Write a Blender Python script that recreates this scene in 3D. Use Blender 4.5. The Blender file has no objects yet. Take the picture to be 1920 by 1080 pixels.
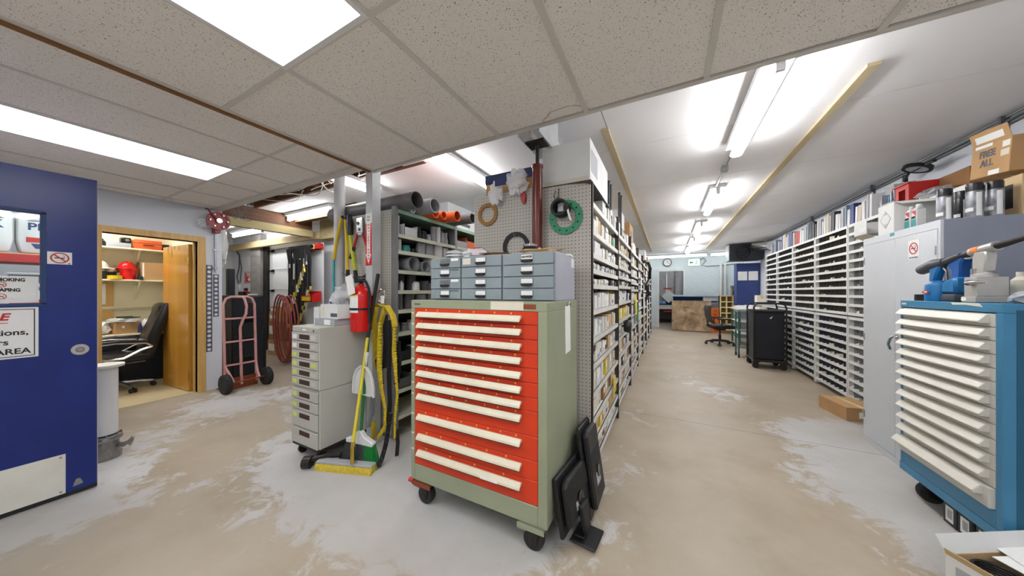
import bpy, bmesh, math, random
from mathutils import Matrix, Vector, Euler
R = random.Random(11)
S = bpy.context.scene
C = S.collection
PI = math.pi
# ---------------------------------------------------------------- camera
F, CX, CY, H = 558.0, 960.0, 548.0, 1.35
YAW = math.atan2(290.0, F)
cam = bpy.data.cameras.new('camera'); camo = bpy.data.objects.new('camera', cam); C.objects.link(camo)
camo.location = (0, 0, H); camo.rotation_euler = (PI/2, 0, YAW)
cam.sensor_width = 36; cam.lens = 36*F/1920; cam.shift_y = 8/1920; cam.clip_start = .02; cam.clip_end = 60
S.camera = camo
# ---------------------------------------------------------------- light, exposure
w = bpy.data.worlds.new('world'); S.world = w; w.use_nodes = True
w.node_tree.nodes['Background'].inputs[0].default_value = (.9, .95, 1, 1)
w.node_tree.nodes['Background'].inputs[1].default_value = .3
S.view_settings.view_transform = 'Standard'; S.view_settings.look = 'None'
S.view_settings.exposure = 0.95; S.view_settings.gamma = 1; S.view_settings.use_curve_mapping = False
TUBE, PANEL = 21.0, 6.5        # strength of the fluorescent tubes and of the ceiling light panels

# ---------------------------------------------------------------- helpers
_d = (-math.sin(YAW), math.cos(YAW)); _r = (math.cos(YAW), math.sin(YAW))
def _ray(u, v):
    s = (u-CX)/F; return Vector((_d[0]+_r[0]*s, _d[1]+_r[1]*s, (CY-v)/F))
O = Vector((0, 0, H))
def onX(u, v, x): d = _ray(u, v); return O + d*(x/d.x)      # sight line onto a wall of constant x
def onY(u, v, y): d = _ray(u, v); return O + d*(y/d.y)
def onZ(u, v, z=0): d = _ray(u, v); return O + d*((z-H)/d.z)

def lin(c):
    c = c/255.0
    return c/12.92 if c <= .04045 else ((c+.055)/1.055)**2.4
def rgb(r, g, b): return (lin(r), lin(g), lin(b), 1)
MATS = {}
def nodes(name):
    m = bpy.data.materials.new(name); m.use_nodes = True
    nt = m.node_tree; b = nt.nodes['Principled BSDF']; MATS[name] = m
    return m, nt, b, nt.nodes.new, nt.links.new
def M(name, col, rough=.5, metal=0.0, var=.06, vs=6.0, bump=0.0, bs=60.0, stain=None, ss=3.0, st=.62, trans=0, alpha=1, ior=1.45):
    """painted / plastic / metal surface: slight colour variation, optional second stain colour and fine bump"""
    m, nt, b, N, L = nodes(name)
    tc = N('ShaderNodeTexCoord')
    base = rgb(*col)
    b.inputs['Roughness'].default_value = rough; b.inputs['Metallic'].default_value = metal
    b.inputs['Base Color'].default_value = base
    if var:
        n = N('ShaderNodeTexNoise'); n.inputs['Scale'].default_value = vs; n.inputs['Detail'].default_value = 4
        L(tc.outputs['Object'], n.inputs['Vector'])
        r = N('ShaderNodeValToRGB'); r.color_ramp.elements[0].position = .3; r.color_ramp.elements[1].position = .7
        r.color_ramp.elements[0].color = tuple(c*(1-var*1.6) for c in base[:3])+(1,)
        r.color_ramp.elements[1].color = tuple(min(1, c*(1+var)) for c in base[:3])+(1,)
        L(n.outputs['Fac'], r.inputs['Fac']); out = r.outputs['Color']
        if stain:
            n2 = N('ShaderNodeTexNoise'); n2.inputs['Scale'].default_value = ss; n2.inputs['Detail'].default_value = 8; n2.inputs['Roughness'].default_value = .7
            L(tc.outputs['Object'], n2.inputs['Vector'])
            r2 = N('ShaderNodeValToRGB'); r2.color_ramp.elements[0].position = st; r2.color_ramp.elements[1].position = st+.05
            L(n2.outputs['Fac'], r2.inputs['Fac'])
            mx = N('ShaderNodeMix'); mx.data_type = 'RGBA'; L(r2.outputs['Color'], mx.inputs['Factor']); L(out, mx.inputs['A'])
            mx.inputs['B'].default_value = rgb(*stain); out = mx.outputs['Result']
        L(out, b.inputs['Base Color'])
    if bump:
        n3 = N('ShaderNodeTexNoise'); n3.inputs['Scale'].default_value = bs; n3.inputs['Detail'].default_value = 5
        L(tc.outputs['Object'], n3.inputs['Vector'])
        bp = N('ShaderNodeBump'); bp.inputs['Strength'].default_value = bump; bp.inputs['Distance'].default_value = .004
        L(n3.outputs['Fac'], bp.inputs['Height']); L(bp.outputs['Normal'], b.inputs['Normal'])
    if trans: b.inputs['Transmission Weight'].default_value = trans; b.inputs['IOR'].default_value = ior
    if alpha < 1: b.inputs['Alpha'].default_value = alpha
    return m
def ME(name, col, strength):
    m, nt, b, N, L = nodes(name)
    b.inputs['Base Color'].default_value = rgb(*col); b.inputs['Emission Color'].default_value = rgb(*col); b.inputs['Emission Strength'].default_value = strength
    return m

class MB:
    """collects shapes that become ONE mesh"""
    def __init__(s): s.v = []; s.f = []; s.mi = []; s.T = None; s.k = 0
    def at(s, m): s.T = m; return s
    def mat(s, k): s.k = k; return s
    def add(s, vs, fs):
        o = len(s.v)
        for p in vs:
            p = Vector(p); s.v.append(tuple(s.T @ p) if s.T else tuple(p))
        for f in fs: s.f.append(tuple(i+o for i in f)); s.mi.append(s.k)
        return s
    def box(s, x0, x1, y0, y1, z0, z1):
        if x0 > x1: x0, x1 = x1, x0
        if y0 > y1: y0, y1 = y1, y0
        if z0 > z1: z0, z1 = z1, z0
        return s.add([(x0,y0,z0),(x1,y0,z0),(x1,y1,z0),(x0,y1,z0),(x0,y0,z1),(x1,y0,z1),(x1,y1,z1),(x0,y1,z1)],
              [(0,3,2,1),(4,5,6,7),(0,1,5,4),(1,2,6,5),(2,3,7,6),(3,0,4,7)])
    def cbox(s, c, sz): return s.box(c[0]-sz[0]/2, c[0]+sz[0]/2, c[1]-sz[1]/2, c[1]+sz[1]/2, c[2]-sz[2]/2, c[2]+sz[2]/2)
    def cyl(s, p0, p1, r0, r1=None, n=16, caps=True):
        p0 = Vector(p0); p1 = Vector(p1); r1 = r0 if r1 is None else r1
        z = (p1-p0).normalized(); a = Vector((0,0,1)) if abs(z.z) < .9 else Vector((1,0,0))
        x = z.cross(a).normalized(); y = z.cross(x)
        vs = []
        for p, r in ((p0, r0), (p1, r1)):
            for i in range(n):
                t = 2*PI*i/n; vs.append(p + x*(r*math.cos(t)) + y*(r*math.sin(t)))
        fs = [(i, (i+1) % n, n+(i+1) % n, n+i) for i in range(n)]
        fs = [tuple(reversed(f)) for f in fs]
        if caps: fs += [tuple(range(n)), tuple(reversed(range(n, 2*n)))]
        return s.add(vs, fs)
    def pipe(s, p0, p1, r, t, n=28):
        """hollow pipe with wall thickness"""
        p0 = Vector(p0); p1 = Vector(p1); z = (p1-p0).normalized(); a = Vector((0,0,1)) if abs(z.z) < .9 else Vector((1,0,0))
        x = z.cross(a).normalized(); y = z.cross(x); vs = []
        for p, q in ((p0, r), (p1, r), (p1, r-t), (p0, r-t)):
            for i in range(n):
                g = 2*PI*i/n; vs.append(p+x*(q*math.cos(g))+y*(q*math.sin(g)))
        fs = []
        for k in range(4):
            for i in range(n):
                j = (i+1) % n; k2 = (k+1) % 4
                fs.append((k*n+j, k*n+i, k2*n+i, k2*n+j))
        return s.add(vs, fs)
    def tube(s, pts, r, n=8, closed=False, flat=None):
        pts = [Vector(p) for p in pts]; m = len(pts); vs = []; fs = []; up = None
        rs = r if isinstance(r, (list, tuple)) else [r]*m
        for i, p in enumerate(pts):
            if closed: t = (pts[(i+1) % m]-pts[i-1])
            else: t = (pts[min(i+1, m-1)]-pts[max(i-1, 0)])
            t = t.normalized() if t.length > 1e-9 else Vector((0, 0, 1))
            if up is None:
                up = Vector((0,0,1)) if abs(t.z) < .9 else Vector((1,0,0))
            x = t.cross(up)
            if x.length < 1e-4: x = t.cross(Vector((.3,.8,.5)))
            x.normalize(); y = x.cross(t).normalized(); up = y
            for k in range(n):
                a = 2*PI*k/n; vs.append(p + x*(rs[i]*math.cos(a)) + y*((flat if flat else rs[i])*math.sin(a)))
        for i in range(m if closed else m-1):
            i2 = (i+1) % m
            for k in range(n):
                k2 = (k+1) % n; fs.append((i*n+k, i*n+k2, i2*n+k2, i2*n+k))
        if not closed: fs += [tuple(reversed(range(n))), tuple(range((m-1)*n, m*n))]
        return s.add(vs, fs)
    def lathe(s, prof, c=(0,0,0), n=24, axis='z'):
        vs = []; fs = []; m = len(prof)
        for r, z in prof:
            for i in range(n):
                t = 2*PI*i/n; p = (max(r, 1e-4)*math.cos(t), max(r, 1e-4)*math.sin(t), z)
                if axis == 'x': p = (p[2], p[0], p[1])
                elif axis == 'y': p = (p[1], p[2], p[0])
                vs.append((p[0]+c[0], p[1]+c[1], p[2]+c[2]))
        for k in range(m-1):
            for i in range(n):
                j = (i+1) % n; fs.append((k*n+i, k*n+j, (k+1)*n+j, (k+1)*n+i))
        if prof[0][0] > 1e-3: fs.append(tuple(reversed(range(n))))
        if prof[-1][0] > 1e-3: fs.append(tuple(range((m-1)*n, m*n)))
        return s.add(vs, fs)
    def prism(s, poly, axis, a, b):
        """2-D outline (counter-clockwise) extruded from a to b: axis x -> (y,z), y -> (x,z), z -> (x,y)"""
        def P3(p, t): return {'x': (t, p[0], p[1]), 'y': (p[0], t, p[1]), 'z': (p[0], p[1], t)}[axis]
        n = len(poly); vs = [P3(p, a) for p in poly]+[P3(p, b) for p in poly]
        fs = [tuple(range(n)), tuple(reversed(range(n, 2*n)))]+[(i, n+i, n+(i+1) % n, (i+1) % n) for i in range(n)]
        return s.add(vs, fs)
    def ring(s, c, ro, ri, th, axis='y', n=36, a0=0, a1=2*PI):
        """flat annulus (gasket) with thickness"""
        full = abs(a1-a0-2*PI) < 1e-6; m = n if full else n+1; vs = []; fs = []
        for i in range(m):
            t = a0+(a1-a0)*i/n
            for r, h in ((ro, -th/2), (ro, th/2), (ri, th/2), (ri, -th/2)):
                x, z = r*math.cos(t), r*math.sin(t)
                p = {'y': (x, h, z), 'x': (h, x, z), 'z': (x, z, h)}[axis]
                vs.append((c[0]+p[0], c[1]+p[1], c[2]+p[2]))
        for i in range(n):
            j = (i+1) % m
            for k in range(4): fs.append((i*4+k, i*4+(k+1) % 4, j*4+(k+1) % 4, j*4+k))
        if not full: fs += [(0,1,2,3), (4*n+3,4*n+2,4*n+1,4*n)]
        return s.add(vs, fs)
    def blob(s, c, sz, seed=0, amp=.25, n=10, m=7):
        """lumpy closed form: crumpled bag, cloth"""
        rr = random.Random(seed); vs = []; fs = []
        for i in range(m+1):
            ph = PI*i/m
            for j in range(n):
                th = 2*PI*j/n; k = 1+amp*(rr.random()-.5)*2 if 0 < i < m else 1
                vs.append((c[0]+sz[0]*k*math.sin(ph)*math.cos(th), c[1]+sz[1]*k*math.sin(ph)*math.sin(th), c[2]-sz[2]*k*math.cos(ph)))
        for i in range(m):
            for j in range(n):
                j2 = (j+1) % n; fs.append((i*n+j, i*n+j2, (i+1)*n+j2, (i+1)*n+j))
        return s.add(vs, fs)

def obj(name, mb, mat, parent=None, loc=None, rz=0, smooth=False, bevel=0, kind=None, seg=1):
    me = bpy.data.meshes.new(name)
    me.from_pydata(mb.v, [], mb.f)
    bm = bmesh.new(); bm.from_mesh(me)
    for i, f in enumerate(bm.faces): f.material_index = mb.mi[i] if i < len(mb.mi) else 0
    bmesh.ops.recalc_face_normals(bm, faces=bm.faces)
    if bevel:
        es = [e for e in bm.edges if len(e.link_faces) == 2 and e.calc_face_angle(0) > .6]
        bmesh.ops.bevel(bm, geom=es, offset=bevel, segments=seg, affect='EDGES', profile=.5, clamp_overlap=True)
    bm.to_mesh(me); bm.free()
    if smooth:
        me.shade_smooth(); me.set_sharp_from_angle(angle=math.radians(38))
    for m in (mat if isinstance(mat, (list, tuple)) else [mat]): me.materials.append(MATS[m] if isinstance(m, str) else m)
    o = bpy.data.objects.new(name, me); C.objects.link(o)
    if parent: o.parent = parent
    if loc is not None: o.location = loc
    o.rotation_euler = (0, 0, rz)
    if kind: o['kind'] = kind
    return o
def tag(o, label, cat, group=None, kind=None):
    o['label'] = label; o['category'] = cat
    if group: o['group'] = group
    if kind: o['kind'] = kind
    return o
def thing(name, label, cat, loc=(0,0,0), rz=0, group=None):
    o = bpy.data.objects.new(name, None); o.empty_display_size = .05; C.objects.link(o); o.location = loc; o.rotation_euler = (0, 0, rz)
    return tag(o, label, cat, group)
def item(name, label, cat, mb, mat, loc=(0,0,0), rz=0, group=None, **k):
    return tag(obj(name, mb, mat, None, loc, rz, **k), label, cat, group)
def struct(name, mb, mat, parent=None, **k): return obj(name, mb, mat, parent, kind=None if parent else 'structure', **k)
def share(src, name, parent, loc, rot=(0,0,0), sc=(1,1,1), mat=None):
    o = bpy.data.objects.new(name, src.data if hasattr(src, 'data') else src); C.objects.link(o)
    o.parent = parent; o.location = loc; o.rotation_euler = rot; o.scale = sc
    return o
def dup(root, loc, rz=None, label=None, sc=None):
    r = root.copy(); C.objects.link(r); r.location = loc
    if rz is not None: r.rotation_euler = (0, 0, rz)
    if label: r['label'] = label
    if sc: r.scale = sc
    for ch in list(root.children):
        c = ch.copy(); C.objects.link(c); c.parent = r
        for g in list(ch.children):
            d = g.copy(); C.objects.link(d); d.parent = c
    return r
def text(s, size, mat, parent, loc, rot, name='lettering', ext=.0006, ax='CENTER', bold=0, sx=1, shear=0):
    cu = bpy.data.curves.new(name, 'FONT'); cu.body = s; cu.size = size; cu.align_x = ax; cu.align_y = 'CENTER'; cu.extrude = ext; cu.offset = bold; cu.shear = shear
    t = bpy.data.objects.new(name, cu); C.objects.link(t)
    bpy.context.view_layer.update()
    me = bpy.data.meshes.new_from_object(t.evaluated_get(bpy.context.evaluated_depsgraph_get()))
    bpy.data.objects.remove(t); bpy.data.curves.remove(cu)
    me.materials.clear(); me.materials.append(MATS[mat])
    o = bpy.data.objects.new(name, me); C.objects.link(o); o.parent = parent; o.location = loc; o.rotation_euler = rot; o.scale = (sx, 1, 1)
    return o
RX = (PI/2, 0, PI/2)      # text on a face that looks towards +x
RXn = (PI/2, 0, -PI/2)    # ... towards -x
RY = (PI/2, 0, 0)         # ... towards -y
def Rot(a, ax): return Matrix.Rotation(a, 4, ax)
def Tr(*p): return Matrix.Translation(p)
def ordn(i): return ['first','second','third','fourth','fifth','sixth','seventh','eighth','ninth','tenth','eleventh','twelfth','thirteenth','fourteenth','fifteenth','sixteenth','seventeenth','eighteenth','nineteenth','twentieth','twenty-first','twenty-second','twenty-third','twenty-fourth','twenty-fifth','twenty-sixth','twenty-seventh','twenty-eighth','twenty-ninth','thirtieth'][i]
def curve(pts, n=6):
    """smooth path through the points (Catmull-Rom)"""
    P = [Vector(p) for p in pts]; out = []
    for i in range(len(P)-1):
        a, b, c, d = P[max(i-1, 0)], P[i], P[i+1], P[min(i+2, len(P)-1)]
        for k in range(n):
            t = k/n; out.append(.5*((2*b)+(c-a)*t+(2*a-5*b+4*c-d)*t*t+(3*b-a-3*c+d)*t*t*t))
    out.append(P[-1]); return out
# ---------------------------------------------------------------- materials
def floor_mat():
    m, nt, b, N, L = nodes('concrete_floor')
    tc = N('ShaderNodeTexCoord'); P = tc.outputs['Object']
    def noise(sc, det=6, ro=.6, dist=0):
        n = N('ShaderNodeTexNoise'); n.inputs['Scale'].default_value = sc; n.inputs['Detail'].default_value = det; n.inputs['Roughness'].default_value = ro; n.inputs['Distortion'].default_value = dist
        L(P, n.inputs['Vector']); return n.outputs['Fac']
    def math_(op, a, c=None):
        n = N('ShaderNodeMath'); n.operation = op
        for i, q in enumerate((a, c)):
            if q is None: continue
            if isinstance(q, (int, float)): n.inputs[i].default_value = q
            else: L(q, n.inputs[i])
        return n.outputs[0]
    def ramp(x, a, c, ca, cb):
        r = N('ShaderNodeValToRGB'); r.color_ramp.elements[0].position = a; r.color_ramp.elements[1].position = c
        r.color_ramp.elements[0].color = ca; r.color_ramp.elements[1].color = cb; L(x, r.inputs['Fac']); return r.outputs['Color']
    def mix(f, a, c):
        x = N('ShaderNodeMix'); x.data_type = 'RGBA'; L(f, x.inputs['Factor'])
        for q, i in ((a, 'A'), (c, 'B')):
            if isinstance(q, tuple): x.inputs[i].default_value = q
            else: L(q, x.inputs[i])
        return x.outputs['Result']
    bare = ramp(noise(1.6, 8), .3, .7, rgb(156,142,122), rgb(178,164,144))
    # old grey-white paint survives where nobody walks: along cabinets, shelving and walls
    spots = [(-1.6,1.95,1.1,.5), (-2.2,1.15,.6,.3), (-.75,1.75,.7,.34), (1.9,3.2,.95,.5), (1.75,4.2,.55,.3), (-4.9,1.45,.75,.3), (-3.55,.45,.5,.34), (-3.2,.1,.45,.3), (-4.2,2.5,1.2,.34), (-1.15,1.3,.6,.3), (-.3,3.6,.55,.2), (1.6,2.35,.6,.4),(-2.95,1.55,.6,.36),(-4.2,.75,.5,.34),(0.75,4.6,.35,.2), (0.9,2.0,.35,.16), (1.2,7.5,.6,.2), (.35,5.2,.7,.22), (.9,3.0,.5,.22), (1.2,3.9,.6,.3), (.2,8.5,.9,.2), (-.25,2.6,.4,.24), (.3,1.6,.4,.14), (-2.9,.6,.5,.16)]
    acc = math_('MULTIPLY', noise(1.15, 3, .5), .5)
    for x, y, r, a in spots:
        v = N('ShaderNodeVectorMath'); v.operation = 'DISTANCE'; L(P, v.inputs[0]); v.inputs[1].default_value = (x, y, 0)
        mr = N('ShaderNodeMapRange'); mr.interpolation_type = 'SMOOTHERSTEP'; L(v.outputs['Value'], mr.inputs['Value'])
        mr.inputs['From Min'].default_value = 0; mr.inputs['From Max'].default_value = r*1.5; mr.inputs['To Min'].default_value = a; mr.inputs['To Max'].default_value = 0
        acc = math_('ADD', acc, mr.outputs['Result'])
    acc = math_('ADD', acc, math_('MULTIPLY', math_('SUBTRACT', noise(5.5, 10, .72, .6), .5), 1.0))
    paint_c = mix(noise(3, 6), rgb(178,178,180), rgb(212,212,213))
    msk = ramp(acc, .485, .585, (0,0,0,1), (.82,.82,.82,1))
    col = mix(msk, bare, paint_c)
    # faint film of paint along the aisle
    film = ramp(noise(.8, 7, .65), .44, .64, (0,0,0,1), (.5,.5,.5,1))
    col = mix(film, col, rgb(166,158,146))
    scuff = ramp(noise(26, 6, .75), .64, .70, (0,0,0,1), (.4,.4,.4,1))
    col = mix(scuff, col, rgb(120,108,94))
    sx = N('ShaderNodeSeparateXYZ'); L(P, sx.inputs[0])
    # saw-cut joint across the aisle
    jd = math_('ABSOLUTE', math_('SUBTRACT', math_('ADD', sx.outputs['Y'], math_('MULTIPLY', noise(2.5, 3), .03)), 3.62))
    jx = math_('GREATER_THAN', sx.outputs['X'], -.5)
    jm = math_('MULTIPLY', math_('LESS_THAN', jd, .004), jx)
    col = mix(math_('MULTIPLY', jm, .75), col, rgb(96,88,80))
    L(col, b.inputs['Base Color'])
    b.inputs['Roughness'].default_value = .5
    bp = N('ShaderNodeBump'); bp.inputs['Strength'].default_value = .12; bp.inputs['Distance'].default_value = .01
    L(acc, bp.inputs['Height']); L(bp.outputs['Normal'], b.inputs['Normal'])
def tile_mat():
    m, nt, b, N, L = nodes('ceiling_tile_mineral')
    tc = N('ShaderNodeTexCoord'); geo = N('ShaderNodeNewGeometry'); P = geo.outputs['Position']
    def spots(sc, th, seedoff):
        mp = N('ShaderNodeMapping'); mp.inputs['Location'].default_value = (seedoff, seedoff*2, 0); L(P, mp.inputs['Vector'])
        v = N('ShaderNodeTexVoronoi'); v.inputs['Scale'].default_value = sc; v.inputs['Randomness'].default_value = 1; L(mp.outputs[0], v.inputs['Vector'])
        n = N('ShaderNodeTexNoise'); n.inputs['Scale'].default_value = sc*.7; L(mp.outputs[0], n.inputs['Vector'])
        a = N('ShaderNodeMath'); a.operation = 'MULTIPLY_ADD'; L(n.outputs['Fac'], a.inputs[0]); a.inputs[1].default_value = .5; L(v.outputs['Distance'], a.inputs[2])
        l = N('ShaderNodeMath'); l.operation = 'LESS_THAN'; L(a.outputs[0], l.inputs[0]); l.inputs[1].default_value = th
        return l.outputs[0]
    mx0 = N('ShaderNodeMath'); mx0.operation = 'MAXIMUM'; L(spots(95, .41, 3.1), mx0.inputs[0]); L(spots(170, .40, 7.7), mx0.inputs[1])
    mx = N('ShaderNodeMix'); mx.data_type = 'RGBA'; L(mx0.outputs[0], mx.inputs['Factor'])
    n = N('ShaderNodeTexNoise'); n.inputs['Scale'].default_value = 1.1; L(P, n.inputs['Vector'])
    r = N('ShaderNodeValToRGB'); r.color_ramp.elements[0].color = rgb(234,229,222); r.color_ramp.elements[1].color = rgb(242,238,234); L(n.outputs['Fac'], r.inputs['Fac'])
    L(r.outputs['Color'], mx.inputs['A']); mx.inputs['B'].default_value = rgb(118,106,90)
    # brown ring of an old leak on one tile
    d = N('ShaderNodeVectorMath'); d.operation = 'DISTANCE'; L(P, d.inputs[0]); d.inputs[1].default_value = (-.56, 1.86, 2.44)
    dn = N('ShaderNodeTexNoise'); dn.inputs['Scale'].default_value = 14; L(P, dn.inputs['Vector'])
    da = N('ShaderNodeMath'); da.operation = 'MULTIPLY_ADD'; L(dn.outputs['Fac'], da.inputs[0]); da.inputs[1].default_value = .05; L(d.outputs['Value'], da.inputs[2])
    db = N('ShaderNodeMath'); db.operation = 'SUBTRACT'; L(da.outputs[0], db.inputs[0]); db.inputs[1].default_value = .185
    dc = N('ShaderNodeMath'); dc.operation = 'ABSOLUTE'; L(db.outputs[0], dc.inputs[0])
    rr = N('ShaderNodeValToRGB'); rr.color_ramp.elements[0].position = 0; rr.color_ramp.elements[1].position = .012
    rr.color_ramp.elements[0].color = (.55,.55,.55,1); rr.color_ramp.elements[1].color = (0,0,0,1); L(dc.outputs[0], rr.inputs['Fac'])
    m2 = N('ShaderNodeMix'); m2.data_type = 'RGBA'; L(rr.outputs['Color'], m2.inputs['Factor']); L(mx.outputs['Result'], m2.inputs['A']); m2.inputs['B'].default_value = rgb(150,120,70)
    L(m2.outputs['Result'], b.inputs['Base Color']); b.inputs['Roughness'].default_value = .95
    bp = N('ShaderNodeBump'); bp.inputs['Strength'].default_value = .5; bp.inputs['Distance'].default_value = -.003; L(mx0.outputs[0], bp.inputs['Height']); L(bp.outputs['Normal'], b.inputs['Normal'])
def peg_mat(name, col, axes=('X','Z'), pitch=.0254, r=.0034):
    m, nt, b, N, L = nodes(name)
    tc = N('ShaderNodeTexCoord'); sx = N('ShaderNodeSeparateXYZ'); L(tc.outputs['Object'], sx.inputs[0])
    def fr(o):
        a = N('ShaderNodeMath'); a.operation = 'DIVIDE'; L(o, a.inputs[0]); a.inputs[1].default_value = pitch
        q = N('ShaderNodeMath'); q.operation = 'FRACT'; L(a.outputs[0], q.inputs[0])
        c = N('ShaderNodeMath'); c.operation = 'SUBTRACT'; L(q.outputs[0], c.inputs[0]); c.inputs[1].default_value = .5
        p = N('ShaderNodeMath'); p.operation = 'POWER'; L(c.outputs[0], p.inputs[0]); p.inputs[1].default_value = 2
        return p.outputs[0]
    s = N('ShaderNodeMath'); s.operation = 'ADD'; L(fr(sx.outputs[axes[0]]), s.inputs[0]); L(fr(sx.outputs[axes[1]]), s.inputs[1])
    l = N('ShaderNodeMath'); l.operation = 'LESS_THAN'; L(s.outputs[0], l.inputs[0]); l.inputs[1].default_value = (r/pitch)**2
    n = N('ShaderNodeTexNoise'); n.inputs['Scale'].default_value = 2.5; n.inputs['Detail'].default_value = 6; L(tc.outputs['Object'], n.inputs['Vector'])
    rp = N('ShaderNodeValToRGB'); c = rgb(*col); rp.color_ramp.elements[0].color = tuple(k*.85 for k in c[:3])+(1,); rp.color_ramp.elements[1].color = tuple(min(1,k*1.06) for k in c[:3])+(1,); L(n.outputs['Fac'], rp.inputs['Fac'])
    mx = N('ShaderNodeMix'); mx.data_type = 'RGBA'; L(l.outputs[0], mx.inputs['Factor']); L(rp.outputs['Color'], mx.inputs['A']); mx.inputs['B'].default_value = rgb(38,34,30)
    L(mx.outputs['Result'], b.inputs['Base Color']); b.inputs['Roughness'].default_value = .6
def wood_mat(name, c1, c2, rough=.4, sc=(1,1,.06), s=26, axis=None):
    m, nt, b, N, L = nodes(name)
    tc = N('ShaderNodeTexCoord'); mp = N('ShaderNodeMapping'); mp.inputs['Scale'].default_value = sc; L(tc.outputs['Object'], mp.inputs['Vector'])
    n = N('ShaderNodeTexNoise'); n.inputs['Scale'].default_value = s; n.inputs['Detail'].default_value = 8; n.inputs['Distortion'].default_value = .7; L(mp.outputs[0], n.inputs['Vector'])
    r = N('ShaderNodeValToRGB'); r.color_ramp.elements[0].position = .3; r.color_ramp.elements[1].position = .72; r.color_ramp.elements[0].color = rgb(*c1); r.color_ramp.elements[1].color = rgb(*c2); L(n.outputs['Fac'], r.inputs['Fac'])
    L(r.outputs['Color'], b.inputs['Base Color']); b.inputs['Roughness'].default_value = rough
floor_mat(); tile_mat()
peg_mat('pegboard', (192,187,178)); peg_mat('pegboard_far', (214,214,216)); peg_mat('pegboard_side', (188,186,180), ('Y','Z'))
wood_mat('door_wood', (186,130,48), (204,150,64), .22, (1,1,.03), 7); wood_mat('frame_wood', (198,152,84), (222,182,112), .4, (1,1,.07), 16)
wood_mat('joist_wood', (66,40,22), (112,72,42), .7, (1,.05,1), 20); wood_mat('pine', (190,172,136), (208,192,158), .7, (1,.06,1), 12); wood_mat('pine_x', (176,156,112), (206,188,146), .7, (.06,1,1), 12)
wood_mat('osb', (112,88,66), (204,176,140), .7, (1,1,1), 4); wood_mat('olive_beam', (138,126,88), (160,148,108), .8, (1,.1,1), 10)
M('wall_paint', (218,222,230), .7, var=.04, vs=1.5, bump=.05); M('wall_white', (232,234,237), .7, var=.04, vs=1.5); M('block_wall', (214,224,226), .7, var=.05, vs=2, bump=.1, bs=30)
M('cream_wall', (236,226,196), .8, var=.03); M('high_ceiling', (244,243,245), .75, var=.03, vs=1.2); M('grid_white', (212,208,202), .5, var=.02)
M('block_grey', (150,146,142), .9, var=.15, vs=5, bump=.5, bs=25); M('dull_metal', (150,146,142), .45, .5, var=.15, vs=16, stain=(96,90,84), ss=14, st=.62); M('galv', (176,178,180), .35, .8, var=.1, vs=14); M('lino', (206,190,152), .5, var=.06, vs=4)
M('dark_void', (40,30,24), .9); M('brown_edge', (132,88,46), .7)
M('door_blue', (6,38,122), .27, var=.1, vs=3, bump=.06, bs=40, stain=(14,24,60), ss=9, st=.72); M('blue_edge', (196,190,186), .6, var=.1)
M('white_plate', (226,224,214), .45, stain=(150,140,120), ss=7, st=.7); M('paper', (240,240,238), .7, var=.03); M('sign_white', (236,236,236), .4, var=.02); M('ink', (28,28,30), .6, var=0); M('ink_grey', (90,92,98), .6, var=0)
M('ink_red', (196,44,34), .55, var=0); M('ink_blue', (30,60,110), .55, var=0)
M('glass', (235,245,245), .03, trans=1, var=0); M('chrome', (205,203,200), .18, 1, var=.04); M('brass', (205,170,90), .25, 1, var=.05); M('steel', (160,160,162), .32, .9, var=.08, vs=20); M('dark_steel', (64,60,58), .45, .7, var=.12, vs=12, stain=(96,70,52), ss=10, st=.66)
M('black', (20,20,23), .5, var=.1); M('black_gloss', (14,14,17), .22, var=.05); M('rubber', (44,43,43), .8, var=.12, vs=20, bump=.2); M('navy_black', (24,27,36), .42, var=.08)
M('leather', (26,26,29), .33, var=.1, bump=.15, bs=90)
M('cab_red', (214,58,20), .42, var=.06, vs=4, bump=.03, stain=(176,44,16), ss=6, st=.69); M('cab_green', (150,156,130), .45, var=.06, vs=3, stain=(118,112,90), ss=8, st=.71); M('cream_handle', (222,214,190), .42, var=.05, vs=9, stain=(168,140,104), ss=9, st=.665)
M('yellow_ink', (226,180,60), .6, var=0); M('cab_grey', (190,188,180), .45, var=.04, vs=3, stain=(150,146,138), ss=9, st=.73); M('slot_dark', (70,46,38), .7); M('tag_lime', (216,226,110), .6, var=.04)
M('drawer_grey', (142,153,158), .42, var=.06, vs=6, stain=(110,116,118), ss=12, st=.73); M('drawer_light', (172,174,186), .4, var=.05)
M('shelf_cream', (210,212,192), .45, var=.05, stain=(150,150,130), ss=9, st=.74); M('shelf_green', (146,182,160), .5, var=.08); M('shelf_white', (216,214,208), .5, var=.05, vs=9, stain=(150,136,116), ss=14, st=.69); M('upright_brown', (66,56,50), .55, var=.15, vs=14, stain=(110,86,64), ss=20, st=.66); M('upright_grey', (140,142,144), .45, .3, var=.1)
M('carton', (186,146,100), .8, var=.06, vs=5); M('carton_light', (204,176,134), .8, var=.05); M('carton_dark', (150,108,66), .8, var=.06); M('box_white', (226,226,224), .6, var=.03); M('box_cream', (222,214,196), .7, var=.04); M('box_grey', (170,172,176), .6, var=.05); M('box_blue', (44,110,150), .5, var=.05); M('box_navy', (34,48,96), .5, var=.05); M('box_yellow', (226,204,50), .55, var=.06); M('box_black', (40,40,44), .5, var=.08); M('box_red', (198,40,36), .45, var=.05); M('tape', (206,180,130), .3, var=.03); M('box_teal', (60,150,150), .5); M('box_green', (40,130,90), .5)
M('pvc_grey', (160,160,164), .4, var=.05); M('pvc_white', (230,230,232), .38, var=.04); M('pvc_dark', (100,98,98), .42, var=.06); M('pvc_orange', (222,96,44), .42, var=.05); M('bottle_white', (226,226,226), .35, var=.02)
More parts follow.
